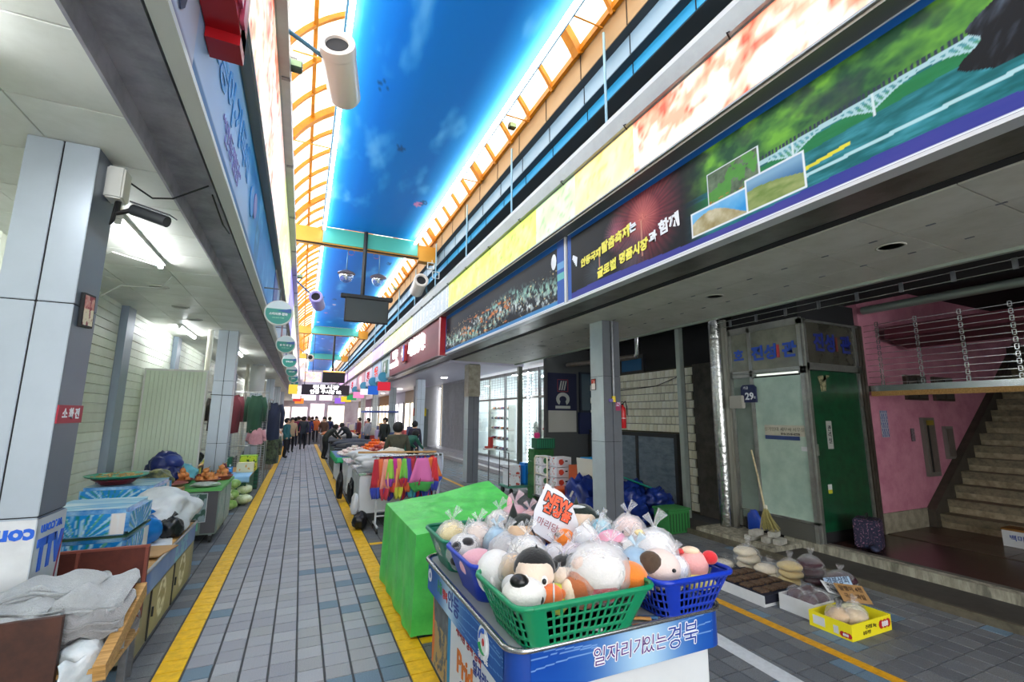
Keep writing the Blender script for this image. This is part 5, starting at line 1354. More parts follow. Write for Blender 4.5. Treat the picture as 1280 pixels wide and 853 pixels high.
toy('orange ball toy right of the placard stick', 706, 676, Z, 13, 'f5852a', [('ell', 'stem', '5a3a20', (-.6, -.5, .6), (.3, .3, .2))])
toy('smaller orange toy left of the other orange ball, behind the placard stick', 690, 670, Z, 10, 'f08a34', [('ell', 'red_tip', 'b02a2a', (.4, 0, .9), (.5, .3, .2))])
toy('white cone toy with a red stripe behind the green basket', 732, 676, Z+.02, 16, 'e8e8ea', [('ell', 'stripe', 'b0242c', (.98, -.2, -.3), (.18, .5, .8)), ('cone', 'e4e4e8', (0, 0, .6), .7, .6)], sq=(1, 1, 1.1))
toy('large white round toy with a faint bow in the blue front right basket', 819, 690, Z+.02, 23, 'efecea', [('ell', 'bow', 'f0d8a0', (-.7, -.3, .9), (.25, .2, .15))], M_film)
toy('beige toy dog with a big dark brown ear in the blue basket', 824, 709, Z+.03, 20, 'ecd6cc', [('ell', 'ear', '4f3c2c', (-.45, -.75, .4), (.62, .35, .6)), ('ell', 'nose', 'eye', (.75, -.75, .1), (.12, .12, .1))], sq=(1.15, 1, .95))
toy('pink knitted toy with a red pompom at the right end of the blue basket', 866, 706, Z+.03, 16, 'eda9a4', [('ell', 'pompom', 'd8262e', (1.1, 0, .55), (.5, .45, .45)), ('ell', 'face', 'f4d4b4', (-.1, -.2, .85), (.6, .6, .3)), ('ell', 'red_patch', 'd03a3a', (-.7, -.3, .75), (.3, .3, .2)), ('ell', 'yellow_shirt', 'efe07a', (.2, -.35, -.95), (1.2, .7, .55))], tilt=-.2)
toy('light blue toy in a clear bag between the orange persimmon and the beige dog', 796, 706, Z, 17, '6fb4d8', [], M_filmb)
toy('white toy with a brown tail tip near the middle right', 790, 690, Z, 15, 'ebe8e4', [('ell', 'tail', '5a4032', (-.9, -.3, .3), (.5, .35, .4))], M_film)
toy('turquoise and purple small toy behind the pink pig', 752, 662, Z, 12, '5fc0d8', [('ell', 'patch', '6a3a8a', (.6, -.6, -.2), (.3, .3, .2))], M_film)
toy('pale pink toy in a clear bag at the back right of the cart', 786, 664, Z, 17, 'f0d4cc', [('eyes', .08)], M_film)
toy('white toy with a tiny yellow tip at the back right basket', 800, 678, Z, 13, 'ece8e2', [('ell', 'tip', 'f0d83c', (1.2, 0, .4), (.25, .2, .2))])
toy('dark green capped toy beside the tall placard', 728, 652, Z+.02, 17, 'efd4bc', [('cap', '17271f'), ('cone', '17271f', (-.4, .2, .7), .9, .3), ('ell', 'cap_tail', '17271f', (1.2, 0, .0), (.5, .45, .5)), ('ell', 'brim', 'dcdcd8', (-.3, -.2, 1.0), (.6, .4, .1)), ('ell', 'brown_face', '5a443a', (.1, -.8, -.8), (.5, .3, .3))])
toy('pink rabbit toy in a shiny bag at the back of the cart', 644, 650, Z, 17, 'f0a9b4', [('eyes', .08), ('ell', 'ear', 'f0b9c4', (-.4, 0, 1.1), (.2, .15, .5))], M_filmp)
toy('white puppy toy in a clear bag at the back, left of the pink rabbit', 624, 655, Z, 15, 'eee8e2', [('eyes', .08)], M_film)
toy('peach toy in a clear bag left of the placard stick', 662, 654, Z, 14, 'f0b48c', [], M_filmp)
toy('white folded soft toy lying over the basket rim behind the grey bag', 655, 676, Z-.02, 12, 'eceaf0', [], M_film, sq=(1.8, .8, .6))
toy('lilac toy in a clear bag behind the black-haired cream toy', 716, 700, Z, 17, 'e4c8dc', [('ell', 'patch', '4a4a78', (.3, -.3, .7), (.4, .4, .2))], M_film)
toy('white cushion toy in a clear bag at the left of the big clear bag', 694, 700, Z-.01, 17, 'e8e4e6', [('ell', 'red_line', 'b04048', (.5, -.85, .1), (.1, .1, .6))], M_film)
toy('white toy in a knotted clear bag at the right of the beige dog', 843, 712, Z+.02, 15, 'e2e2ea', [], M_film)
toy('white toy in a clear bag in the centre, left of the brown tail', 765, 700, Z+.0, 17, 'e8e8ea', [], M_film)
toy('grey-white soft toy low in the front green basket', 640, 733, Z-.02, 12, 'dcdad8', [])
toy('lemon yellow toy low in the front green basket, seen through the slots', 730, 752, Z-.10, 15, 'd8e02c', [], loc=Vector((1.20, 2.08, .88)))
toy('red cloth toy low in the front green basket, seen through the slots', 770, 745, Z-.10, 15, 'c2303a', [], loc=Vector((1.38, 2.08, .88)))
toy('dark striped toy low in the front green basket, seen through the slots', 690, 760, Z-.10, 15, '3a2a24', [], loc=Vector((1.03, 2.08, .88)))
toy('cream toy low in the front blue basket, seen through the slots', 850, 745, Z-.10, 15, 'e4dcc4', [], loc=Vector((1.72, 2.08, .88)))
toy('pale yellow toy low in the front blue basket, seen through the slots', 880, 735, Z-.10, 15, 'e8e0a0', [], loc=Vector((1.94, 2.08, .88)))
# filler between heads so the baskets read as full
for i, (x0, x1, y0, y1) in enumerate(((1.05, 1.5, 2.16, 2.32), (1.05, 1.42, 2.62, 2.82), (1.05, 1.42, 3.12, 3.3), (1.78, 2.05, 2.16, 2.34), (1.72, 2.04, 2.62, 2.82), (1.72, 2.04, 3.12, 3.3))):
    for k in (1, 2, 3):
        c = ['e8e4e2', 'dfd6e0', 'cfd8e4', 'e6cfc6', 'efe8dc'][(k+i) % 5]
        toy(['white', 'lilac-grey', 'pale blue', 'rose beige', 'ivory'][(k+i) % 5]+' wrapped soft toy filling the '+['front left', 'middle left', 'back left', 'front right', 'middle right', 'back right'][i]+' basket', 600+k*17+i*5, 700, 0, 14, c, [], M_film if k % 2 else None,
            loc=Vector((x0+(x1-x0)*(.12+.19*k), y0+(y1-y0)*(.1 if k % 2 else .9), .91)), sq=(1.1, 1, .8), name='wrapped_toy')

# price placard on a stick
t = thing('price_placard', 'white cloth price placard with orange letters on a thin stick above the toys', 'placard', at(700, 700, z=.9))
pr = t.location.copy(); ctr = at(696, 646, y=pr.y+.05)-pr
rr_ = Vector((.80, -.35, -.42)).normalized(); uu = (Vector((.05, .1, 1)) + rr_*.25).normalized(); uu = (uu-rr_*uu.dot(rr_)).normalized(); nn = rr_.cross(uu)
mb = MB(); pts = [(-.15, -.03), (-.11, -.15), (.17, -.17), (.15, .02), (.05, .12), (-.03, .15), (-.15, .16)]
mb.add([tuple(ctr+rr_*a_+uu*b_) for a_, b_ in pts]+[tuple(ctr+rr_*a_+uu*b_-nn*.006) for a_, b_ in pts], [tuple(range(7)), tuple(range(13, 6, -1))]+[(i, i+7, (i+1) % 7+7, (i+1) % 7) for i in range(7)])
mb.build('board', mat('placard_white', 'e4e4ea', .7), t)
f_ = ctr+nn*.004
M_or = mat('orange_marker', 'fb5a2c', .5)
text('NEW', .078, f_+uu*.085-rr_*.03, 'S', M_kt, t, right=rr_, up=uu, bold=.010, depth=.001); text('NEW', .078, f_+uu*.085-rr_*.03+nn*.002, 'S', M_or, t, right=rr_, up=uu, bold=.004, depth=.001)
text('신상품', .07, f_+uu*.02-rr_*.01, 'S', M_kt, t, right=rr_, up=uu, bold=.009, depth=.001); text('신상품', .07, f_+uu*.02-rr_*.01+nn*.002, 'S', M_or, t, right=rr_, up=uu, bold=.003, depth=.001)
text('마리당 5천', .055, f_-uu*.075+rr_*.01, 'S', mat('dull_red_marker', '963a50', .5), t, right=rr_, up=uu, depth=.001)
MB().tube([tuple(Vector((-.06, 0, -.05))), tuple(ctr-rr_*.13-uu*.13)], .006, 6).build('stick', M_kt, t)
for q in (-.1, .03): MB().tube([tuple(ctr+rr_*q+uu*.15), tuple(ctr+rr_*q+uu*.19+nn*.01)], .008, 5).build('clip', M_alu, t)
# small things on the tray
for i, (x, y, c, lb) in enumerate(((1.62, 1.975, 'b8874a', 'tan wooden peg lying on the cart tray between the two front baskets'), (1.66, 1.972, '2f5f8a', 'blue packet lying on the cart tray between the two front baskets'), (1.33, 1.975, 'd4d8da', 'white card tucked under the front green basket'))):
    o = MB().bev(-.05, .05, -.01, .01, 0, .012, .003).build('small_packet', mat('packet_'+c, c, .5)); o.location = (x, y, .80); o.rotation_euler = (0, 0, -.5); tag(o, lb, 'packet')

# ================================================================== green tarpaulin over a stall
def tarp_box(name, label, x0, x1, y0, y1, zf, m, flare=.04, nx=26, ny=30, seed=1, drop=0.02, amp=.015):
    vs = []; fs = []; nz = 10
    P = []
    # top
    for j in range(ny+1):
        for i in range(nx+1):
            u, v = i/nx, j/ny; x = x0+(x1-x0)*u; y = y0+(y1-y0)*v
            edge = min(u, v, 1-u, 1-v)
            z = zf(u, v)+amp*noise.noise(Vector((x*5, y*5, seed)))*min(1, edge*8) + amp*1.2*noise.noise(Vector((x*14, y*9, seed+3)))*min(1, edge*8)
            vs.append((x, y, z))
    for j in range(ny):
        for i in range(nx): a = j*(nx+1)+i; fs.append((a, a+1, a+nx+2, a+nx+1))
    per = [(i, 0) for i in range(nx)]+[(nx, j) for j in range(ny)]+[(i, ny) for i in range(nx, 0, -1)]+[(0, j) for j in range(ny, 0, -1)]
    cxy = Vector(((x0+x1)/2, (y0+y1)/2))
    prev = [j*(nx+1)+i for i, j in per]
    for k in range(1, nz+1):
        s = k/nz; cur = []
        for q, (i, j) in enumerate(per):
            b = vs[j*(nx+1)+i]; nrm = Vector((0, 0))
            if i == 0: nrm.x -= 1
            if i == nx: nrm.x += 1
            if j == 0: nrm.y -= 1
            if j == ny: nrm.y += 1
            nrm = nrm.normalized()
            o = flare*s+.022*noise.noise(Vector((b[0]*4+s, b[1]*4, s*3+seed)))+.012*math.sin((b[0]*1.3+b[1])*16+seed)*s
            z = b[2]*(1-s)+drop*s
            vs.append((b[0]+nrm.x*o, b[1]+nrm.y*o, z)); cur.append(len(vs)-1)
        n = len(per)
        for q in range(n): fs.append((prev[q], prev[(q+1) % n], cur[(q+1) % n], cur[q]))
        prev = cur
    o = MB().add(vs, fs).build(name, m, smooth=True); sharp(o.data, 1.0)
    tag(o, label, 'tarpaulin'); return o
M_tarp = mat('bright_green_tarp', '58d85e', .42, var=.18, scale=4, c2='44bf50', bump=.4, bscale=9)
def ztop(u, v):
    return .80+.19*max(0, u*1.1-.1)*max(0, v*1.25-.3)+.01*math.sin(u*9)
tarp_box('green_tarpaulin', 'bright green tarpaulin draped over a boxy stall behind the toy cart', .96, 2.22, 4.02, 5.55, ztop, M_tarp, flare=.03)
t = thing('stall_table', 'folded stall hidden under the green tarpaulin', 'table', (1.59, 4.8, 0))
MB().box(-.58, .58, -.7, .7, .68, .74).build('tabletop', M_wood, t)
for sx_ in (-.55, .5):
    for sy_ in (-.66, .6): MB().box(sx_, sx_+.05, sy_, sy_+.05, 0, .68).build('leg', M_steelD, t)

# ================================================================== clothes rail and white cart behind it
t = thing('garment_rail', 'steel garment rail on wheels hung with bright cloths, behind the green tarpaulin', 'clothes rail', (1.1, 7.72, 0))
MB().tube([(-.02, 0, 1.14), (1.12, 0, 1.14)], .018, 10).build('top_bar', M_steel, t, auto=.6)
for x in (.08, 1.06):
    MB().tube([(x, 0, .1), (x, 0, 1.14)], .016, 8).build('upright', M_white, t, auto=.6)
    MB().tube([(x, -.22, .1), (x, .22, .1)], .016, 8).build('foot', M_white, t, auto=.6)
    for y in (-.2, .2): MB().lathe([(0, -.012), (.035, -.012), (.035, .012), (0, .012)], (x, y, .036), 12, 'x').build('caster', M_black, t, auto=.6)
MB().tube([(.08, 0, .3), (1.06, 0, .3)], .012, 8).build('cross_bar', M_white, t, auto=.6); MB().tube([(.08, 0, .22), (1.06, 0, .22)], .012, 8).build('cross_bar', M_white, t, auto=.6)
o = MB().tube([(.86, 7.70, 1.21), (2.12, 7.70, 1.19)], .017, 8).build('bamboo_pole', mat('bamboo', 'c99a5e', .5, var=.3, scale=10), auto=.6); tag(o, 'tan wooden pole lying along the top of the garment rail', 'pole')
cols = [('b81e34', '2a3fa8', 'crimson and blue'), ('ec7440', '3a56c0', 'orange and blue'), ('f0a08c', 'c02a40', 'salmon and red'), ('9ad04a', '8a2a9a', 'lime and purple'), ('c8248a', 'e04a30', 'magenta and red'), ('f0a060', 'd0d040', 'apricot and yellow'),
        ('7ac848', 'c02038', 'green and red'), ('5a3aa8', 'e06a30', 'violet and orange'), ('c02838', '3aa0b0', 'red and teal'), ('8a4a3a', 'b02a5a', 'brown and rose'), ('e070b0', '3a9a40', 'pink and green'), ('4a9ac0', '2a3a9a', 'sky blue and navy'), ('f2803a', '2a44b8', 'broad orange and navy'), ('d42a34', '2a3aa0', 'scarlet and blue')]
for i, (c1, c2, nm) in enumerate(cols):
    x = 1.14+i*.073; wd = .095 if i not in (10, 12) else .27; hh = .42+.1*((i*7) % 3)
    if i < 2: hh = .6
    s0 = i*1.7
    def fn(u, v, x=x, wd=wd, hh=hh, s0=s0):
        w_ = wd*(.35+.65*v)*(1.3 if v < .75 else 1.3-(v-.75)*3)
        return Vector((x+w_*(u-.5)*1.5, 7.70-.04+.035*math.sin(u*9+s0)*v+.03*math.sin(s0), 1.10-hh*v-.03*abs(u-.5)*v))
    t = thing('hanging_cloth', nm+' folded cloth bag hanging on the garment rail', 'cloth', (0, 0, 0), group='bright cloths on the garment rail')
    sheet(lambda u, v: fn(u, v*.72), 8, 8, 'upper_cloth', mat('cloth_'+c1, c1, .7, sheen=.3), t, .004)
    sheet(lambda u, v: fn(u, .72+v*.28)+Vector((0, -.004, 0)), 8, 4, 'lower_cloth', mat('cloth_'+c2, c2, .7, sheen=.3), t, .004)
    MB().tube([(x, 7.70, 1.16), (x, 7.69, 1.08)], .004, 4).build('hook', M_steelD, t)
for k, (x0, c, lb) in enumerate(((1.30, 'b01c38', 'crimson cloth hanging at the back left of the rail'), (1.52, '3a2a98', 'violet-blue cloth at the back of the rail'), (1.72, 'c42440', 'deep red cloth at the back of the rail under the pink one'), (1.92, '2440a8', 'cobalt cloth at the back right of the rail'), (2.05, 'e2303a', 'scarlet cloth at the right end of the rail'))):
    t = thing('hanging_cloth', lb, 'cloth', (x0, 7.76, 0), group='bright cloths on the garment rail'); sheet(lambda u, v: Vector((.24*(u-.5)*(1+.3*v), .03*math.sin(u*16+k)+.02, 1.13-(.60+.05*k)*v-.06*math.sin(u*9+k)*v)), 16, 10, 'cloth_panel', mat('cloth_'+c, c, .7, sheen=.3), t, .004)
t = thing('cloth_sheet', 'translucent white sheet hanging at the right end of the garment rail', 'sheet', (2.17, 7.72, 0))
sheet(lambda u, v: Vector((.14*(u-.5)+.02*math.sin(v*7), .03*math.sin(u*12+v*3), 1.17-.85*v)), 14, 16, 'sheet', mat('white_film_sheet', 'dfe4ee', .3, trans=.5), t, .003)
M_wb = mat('white_cart_paint', 'd4d8da', .45, var=.1, scale=4)
t = thing('stall_cart', 'white painted cart with bundles on top behind the garment rail', 'cart', (1.5, 8.65, 0))
MB().bev(-.55, .6, -.65, .65, .22, .82, .01).build('body', M_wb, t); MB().bev(-.58, .63, -.68, .68, .82, .86, .01).build('tabletop', M_steel, t)
for k in range(3): MB().box(-.556, -.55, -.62+k*.42, -.24+k*.42, .28, .78).build('side_panel', mat('pale_grey_panel', 'bfc6c8', .4), t)
for x in (-.45, .5):
    for y in (-.55, .55): MB().lathe([(0, -.015), (.11, -.015), (.11, .015), (0, .015)], (x, y, .11), 12, 'x').build('caster', M_black, t, auto=.6)
def bundle(label, c, r, m, seed, amp=.3, cat='bag', name='plastic_bag', ridge=True, sub=4, group=None, knot=True):
    c = Vector(c); t = thing(name, label, cat, (c.x, c.y, c.z-r[2]*.9), group=group)
    MB().add(*lumpy((0, 0, r[2]*.9), r, seed, amp, 1.5, sub, flat=.004, ridge=ridge)).build('bag_body', m, t, smooth=True)
    if knot: MB().tube([(0, 0, r[2]*1.7), (.01, 0, r[2]*1.95), (.04, .01, r[2]*2.25)], .02, 8, rs=[r[0]*.22, r[0]*.07, r[0]*.25]).build('tied_top', m, t, smooth=True)
    return t
M_wbag = mat('white_plastic_bag', 'e2e4e6', .35, trans=.2, bump=.4, bscale=12)
bundle('long white wrapped bundle on the white cart behind the rail', (1.35, 8.35, 1.0), (.36, .2, .13), M_wbag, 3, knot=False); bundle('rounded white bundle at the far left of the white cart', (1.15, 9.1, 1.0), (.2, .22, .13), M_wbag, 4, knot=False)
bundle('cream woollen bundle on the middle of the white cart', (1.65, 8.95, 1.02), (.25, .22, .16), mat('cream_wool', 'ded6c6', .9, bump=.5, bscale=30), 6, knot=False)
M_kb = mat('black_bag', '16171a', .3, bump=.4, bscale=14)
bundle('black bag sagging at the near foot of the white cart', (.98, 7.95, .13), (.10, .12, .13), M_kb, 8, knot=False); bundle('white bag hanging on the near side of the white cart', (.90, 8.05, .36), (.06, .10, .16), M_wbag, 9, knot=False)
bundle('black bag hanging halfway along the side of the white cart', (.90, 8.85, .45), (.05, .07, .2), M_kb, 10, knot=False)
bundle('black bag beside the far white cart', (.85, 10.6, .3), (.07, .12, .28), M_kb, 12, knot=False)
t = thing('stall_cart', 'second white cart farther up, in front of the green-clothed fruit table', 'cart', (1.45, 10.7, 0))
MB().bev(-.5, .6, -.6, .6, .2, .78, .01).build('body', M_wb, t); MB().bev(-.53, .63, -.63, .63, .78, .82, .01).build('tabletop', M_steel, t)
for x in (-.4, .5):
    for y in (-.5, .5): MB().lathe([(0, -.015), (.1, -.015), (.1, .015), (0, .015)], (x, y, .1), 12, 'x').build('caster', M_black, t, auto=.6)
bundle('white sheet bundle on the second white cart', (1.3, 10.5, .93), (.3, .25, .11), M_wbag, 14, knot=False); bundle('pale bundle at the right of the second white cart', (1.8, 10.8, .93), (.22, .22, .11), M_wbag, 15, knot=False)

# fruit table
t = thing('fruit_table', 'long stall table with a green cloth edge heaped with fruit and garlic', 'table', (1.75, 13.2, 0))
MB().bev(-.88, .88, -1.2, 1.2, .70, .76, .01).build('tabletop', mat('table_blue', '2a5f9c', .5), t)
sheet(lambda u, v: Vector((-.9+1.8*u, -1.215-.02*math.sin(u*30)*v, .775-.13*v)), 60, 4, 'cloth_skirt', mat('emerald_cloth', '18a868', .5), t, .006)
sheet(lambda u, v: Vector((-.905-.02*math.sin(u*30)*v, 1.2-2.4*u, .775-.15*v)), 60, 4, 'cloth_skirt', mat('emerald_cloth', ''), t, .006)
MB().box(-.8, .8, -1.1, 1.1, .1, .68).build('crate_base', M_wb, t)
for x in (-.8, .75): 
    for y in (-1.1, 1.05): MB().box(x, x+.05, y, y+.05, 0, .7).build('leg', M_steelD, t)
def heap(n, cx_, cy_, a_, b_, h_, r_, mats, label, cat, name, group, z0=.765, seed=1, sq=1.0):
    R_ = random.Random(seed); ms = [MB().ell((0, 0, 0), (r_, r_, r_*sq), 9, 6).mesh(name, m, True) for m in mats]; c = 0
    for L in range(6):
        f = 1-L*r_*1.25/h_ if L else 1.0
        if f <= .1: break
        aa, bb = a_*f, b_*f; st_ = r_*2.04
        for j in range(-int(bb/st_)-1, int(bb/st_)+2):
            for i in range(-int(aa/st_)-1, int(aa/st_)+2):
                x = (i+.5*(j % 2)+.5*(L % 2))*st_; y = (j*.87+.3*(L % 2))*st_
                d_ = (x/aa)**2+(y/bb)**2
                if d_ > 1 or c >= 290 or (L < 6 and d_ < max(0, (f-r_*2.5/h_))**2*.6): continue
                o = bpy.data.objects.new(name, ms[R_.randrange(len(ms))]); COL.objects.link(o); c += 1
                o.location = (cx_+x, cy_+y, z0+r_*sq+L*r_*1.7*sq); o.rotation_euler = (R_.uniform(0, .3), R_.uniform(0, .3), R_.uniform(0, 3)); tag(o, label, cat, group)
heap(90, 1.35, 12.9, .42, .8, .18, .042, [mat('garlic_white', 'e6ddd4', .6), mat('garlic_pink', 'ddc4be', .6)], 'white garlic bulb in the heap on the green-edged stall table', 'garlic', 'garlic_bulb', 'garlic bulbs in the heap', seed=2, sq=.8)
heap(110, 2.05, 12.8, .5, .5, .2, .045, [mat('apple_red', 'b8443a', .4), mat('apple_pale', 'd0806a', .4), mat('apple_dark', '963030', .4)], 'red-pink apple in the heap at the right of the fruit table', 'apple', 'apple', 'apples in the heap', seed=3)
heap(90, 2.0, 13.8, .5, .45, .24, .04, [mat('tangerine', 'f07818', .45), mat('tangerine2', 'e85e14', .45)], 'orange tangerine in the heap behind the apples', 'tangerine', 'tangerine', 'tangerines in the heap', seed=4)
0 and mound(1.35, 12.9, .42, .8, .17, .762, mat('garlic_white', ''), 'loose garlic under the top layer of the heap'); 0 and mound(2.05, 12.8, .5, .5, .19, .762, mat('apple_red', ''), 'apples under the top layer of the heap'); 0 and mound(2.0, 13.8, .5, .45, .22, .762, mat('tangerine', ''), 'tangerines under the top layer of the heap')

FA = [(.05, 4.87, 5.89), (.21, 5.6, 5.72), (2.73, 12.01, 5.47), (2.75, 12.75, 5.31), (.13, 14.6, 5.32), (.26, 15.35, 5.18)]
# ================================================================== left stalls
M_fl = emit('fluorescent_tube', 'f8fcff', 75)
def fluo(label, x, y, L, z=3.3):
    t = thing('fluorescent_lamp', label, 'lamp', (x, y, z), group=None)
    MB().box(-.035, .035, 0, L, -.03, 0).build('fitting', M_whitetrim, t)
    MB().tube([(0, .04, -.05), (0, L-.04, -.05)], .017, 8).build('tube', M_fl, t, auto=.6)
    for y_ in (.02, L-.04): MB().box(-.02, .02, y_, y_+.02, -.07, -.03).build('tube_holder', M_whitetrim, t)
fluo('fluorescent tube on the left ceiling nearest the camera pillar', -1.39, 4.24, 1.25)
fluo('fluorescent tube on the left ceiling near the tall pale panel', -2.0, 9.3, 1.25)
fluo('fluorescent tube on the left ceiling beyond the second pillar', -1.5, 12.2, 1.25)
fluo('fluorescent tube at the top left, above the frame edge', -1.42, 1.12, 1.25)
fluo('fluorescent tube farther along the left ceiling', -1.5, 17.2, 1.25); fluo('fluorescent tube far along the left ceiling', -1.8, 23, 1.25); fluo('farthest fluorescent tube on the left ceiling', -1.6, 30, 1.25)
for i, (x, y) in enumerate(((-1.68, 6.6), (-1.68, 7.75), (-1.68, 8.7), (-1.68, 10.6))):
    MB().lathe([(.085, 0), (.09, -.012), (.10, -.012), (.11, 0)], (x, y, 3.3), 24).build('ceiling_ring', M_ceil, cl, smooth=True)
MB().tube([(-1.39, 5.5, 3.26), (-1.7, 5.2, 3.27), (-2.1, 5.6, 3.24), (-2.4, 5.9, 3.1)], .006, 5).build('white_cable', M_whitetrim, cl)
MB().tube([(-1.39, 5.9, 3.28), (-1.55, 6.2, 3.2), (-2.0, 6.5, 3.25), (-2.4, 6.9, 3.1)], .006, 5).build('white_cable', M_whitetrim, cl)
MB().tube([(-1.15, 3.35, 3.25), (-1.0, 3.55, 3.2), (-.93, 3.7, 3.28), (-.72, 3.65, 3.40)], .006, 5).build('black_cable', M_black, cl)
MB().tube([(-.72, 3.8, 3.40), (-.70, 4.2, 3.33), (-.71, 4.6, 3.40)], .006, 5).build('black_cable', M_black, cl)

# near towel stall
M_brd = mat('dark_brown_board', '4b2a1e', .6, var=.3, scale=12, c2='3a2018'); M_mar = mat('maroon_plywood', '6e3428', .55, var=.2, scale=7, c2='592820')
M_tow = mat('light_grey_towelling', 'a7abad', .95, var=.12, scale=30, bump=.5, bscale=160, sheen=.5); M_tow2 = mat('grey_towelling', '8f8f90', .95, bump=.5, bscale=160, sheen=.5)
t = thing('towel_stall', 'low brown board stall with a pale wooden edge holding the grey towels, bottom left', 'stall', (-1.20, 2.92, 0))
MB().box(-.30, .52, -.18, .22, .68, .70).build('tabletop', M_wood, t)
MB().obox((-.02, -.20, .62), (.36, 0, 0), (0, .012, .0), (0, 0, .32)).build('front_board', M_brd, t)
MB().obox((.505, -.02, .80), (.022, 0, 0), (0, .25, .085), (0, -.012, .035)).build('side_rail', M_wood, t)
for x in (-.28, .46):
    for y in (-.15, .17): MB().box(x, x+.03, y, y+.03, 0, .68).build('leg', M_steelD, t)
def towel(label, cx_, cy_, z, w_, d_, h_, m, seed, fold=1.0):
    t = thing('folded_towel', label, 'towel', (cx_, cy_, z), group='grey towels on the stall')
    def fn(u, v):
        a = 2*PI*v
        yy = (d_/2)*math.copysign(abs(math.cos(a))**.45, math.cos(a)); zz = h_/2+(h_/2)*math.copysign(abs(math.sin(a))**.6, math.sin(a))
        n_ = noise.noise(Vector((u*4+seed, v*4, seed)))
        r_ = 1.0-.5*max(0, abs(u-.5)*2-.9)*5
        return Vector(((u-.5)*w_, yy*r_+.03*math.sin(u*5+seed), zz*r_+.035*n_*fold+.012*math.sin(u*13+seed)*math.sin(v*12)))
    sheet(fn, 26, 28, 'towel_fold', m, t, 0)
    for k in range(2):
        sheet(lambda u, v, k=k: Vector(((u-.5)*w_*.96, -d_/2-.012-.006*k+.02*math.sin(u*5+seed), h_*(.25+.3*k)+.01*math.sin(u*9+seed)+v*.012)), 20, 2, 'towel_edge', m, t, .008)
    return t
towel('grey towel bundle lowest on the stall, partly rolled', -.93, 2.98, .70, .50, .30, .12, M_tow2, 3)
towel('thick light grey folded towel on top, left part', -1.25, 2.92, .84, .62, .34, .13, M_tow, 5)
towel('light grey folded towel with a raised hump, right part', -.90, 2.98, .83, .40, .34, .15, M_tow, 9, 1.8)
towel('grey towel under the top ones at the left of the stall', -1.27, 2.92, .705, .46, .32, .12, M_tow2, 12)
towel('small rolled grey towel by the wooden rail at the right end of the stall', -.80, 2.90, .80, .24, .22, .11, M_tow2, 15)
towel('thin light towel fold lying across the hump', -.98, 3.02, .95, .34, .26, .06, M_tow, 18, .8)
t = thing('towel_roll', 'rolled dark-lined towel end in the middle of the pile', 'towel', (-1.03, 2.76, .88))
sheet(lambda u, v: Vector(((u-.5)*.30, (.008+.032*v)*math.cos(v*4.5*PI)-.01, (.008+.032*v)*math.sin(v*4.5*PI)+.04+.01*math.sin(u*6))), 14, 60, 'roll', M_tow, t, .004)
t = thing('white_cloth', 'white and pale striped cloth hanging off the corner of the towel stall', 'cloth', (-.79, 2.72, .66))
sheet(lambda u, v: Vector((-.05+.11*u+.012*math.sin(v*9), -.05+.2*u*(.5+v*.5)-.05*v, .10-.30*v+.012*math.sin(u*11+v*5))), 18, 18, 'cloth', mat('white_soft_cloth', 'd9dcdf', .9, var=.25, scale=6, c2='b6c3c8', bump=.4), t, .005)
t = thing('white_cloth', 'crumpled white cloth under the towels at the front', 'cloth', (-.80, 2.79, .705)); MB().add(*lumpy((0, 0, .05), (.07, .06, .05), 6, .3, 2, 3, ridge=True)).build('cloth', mat('white_soft_cloth', ''), t, smooth=True)
# maroon plywood crate
t = thing('plywood_crate', 'open maroon plywood crate standing between the pillar and the tan cart', 'crate', (-1.2, 4.0, 0.36))
MB().box(-.27, .27, .29, .305, 0, .48).build('back_panel', M_mar, t); MB().box(-.27, .27, .275, .305, .48, .495).build('top_rail', mat('red_brown_edge', '8d4a3c', .5), t)
for x in (-.27, -.135, .25): MB().box(x, x+.018, .268, .29, 0, .48).build('batten', mat('red_brown_edge', ''), t)
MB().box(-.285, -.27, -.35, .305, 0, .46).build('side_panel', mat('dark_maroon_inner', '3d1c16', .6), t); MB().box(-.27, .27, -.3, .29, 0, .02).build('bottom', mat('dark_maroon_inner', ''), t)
for x in (-.27, .23):
    for y in (-.3, .25): MB().box(x, x+.03, y, y+.03, -.36, 0).build('leg', M_steelD, t)

# tan cart with blue band
t = thing('display_cart', 'tan and blue printed cart on the left by the yellow line', 'cart', (-1.35, 5.35, 0))
MB().bev(-.35, .375, -.97, .97, .03, .60, .01).build('cabinet', mat('tan_cart_side', '8b8464', .45, var=.1, scale=3), t)
def cband(u, v):
    c = mixc(hexa('8fa4c4'), hexa('4a67a4'), fbm(u*3, v*3, 3)); c = mixc(c, hexa('1c4fae'), np.clip(1-u*4, 0, 1)*.9)
    return mixc(c, hexa('7fc0c0'), ((u > 1.0) & (u < 1.5) & (fbm(u*30, v*30, 4) > .5))*.7)
printed('blue_band', (.378, -.95, .42), (0,1,0), (0,0,1), 1.9, .165, 90, 14, cband, M_print, t)
def cdoor(u, v):
    c = mixc(hexa('958b62'), hexa('b0a678'), fbm(u*4, v*4, 5)); d = np.sqrt(((u-.32)/.13)**2+((v-.2)/.15)**2)
    c = mixc(c, hexa('ded8b8'), (d < 1)*1.0); return mixc(c, hexa('9a8f60'), ((d < .85) & (fbm(u*22, v*22, 8) > .52))*1.0)
for y0 in (-.62, .12):
    printed('door', (.380, y0, .06), (0,1,0), (0,0,1), .68, .35, 44, 24, cdoor, M_print, t)
    MB().box(.376, .383, y0-.04, y0-.01, .05, .41).build('door_gap', M_black, t)
    MB().box(.38, .392, y0+.03, y0+.045, .2, .27).build('door_handle', M_black, t)
rim = rrect(-.36, .385, -.98, .98, .06); rim.append(rim[0])
MB().tube([(p[0], p[1], .615) for p in rim], .013, 8, caps=False).build('steel_rim', M_alu, t, smooth=True)
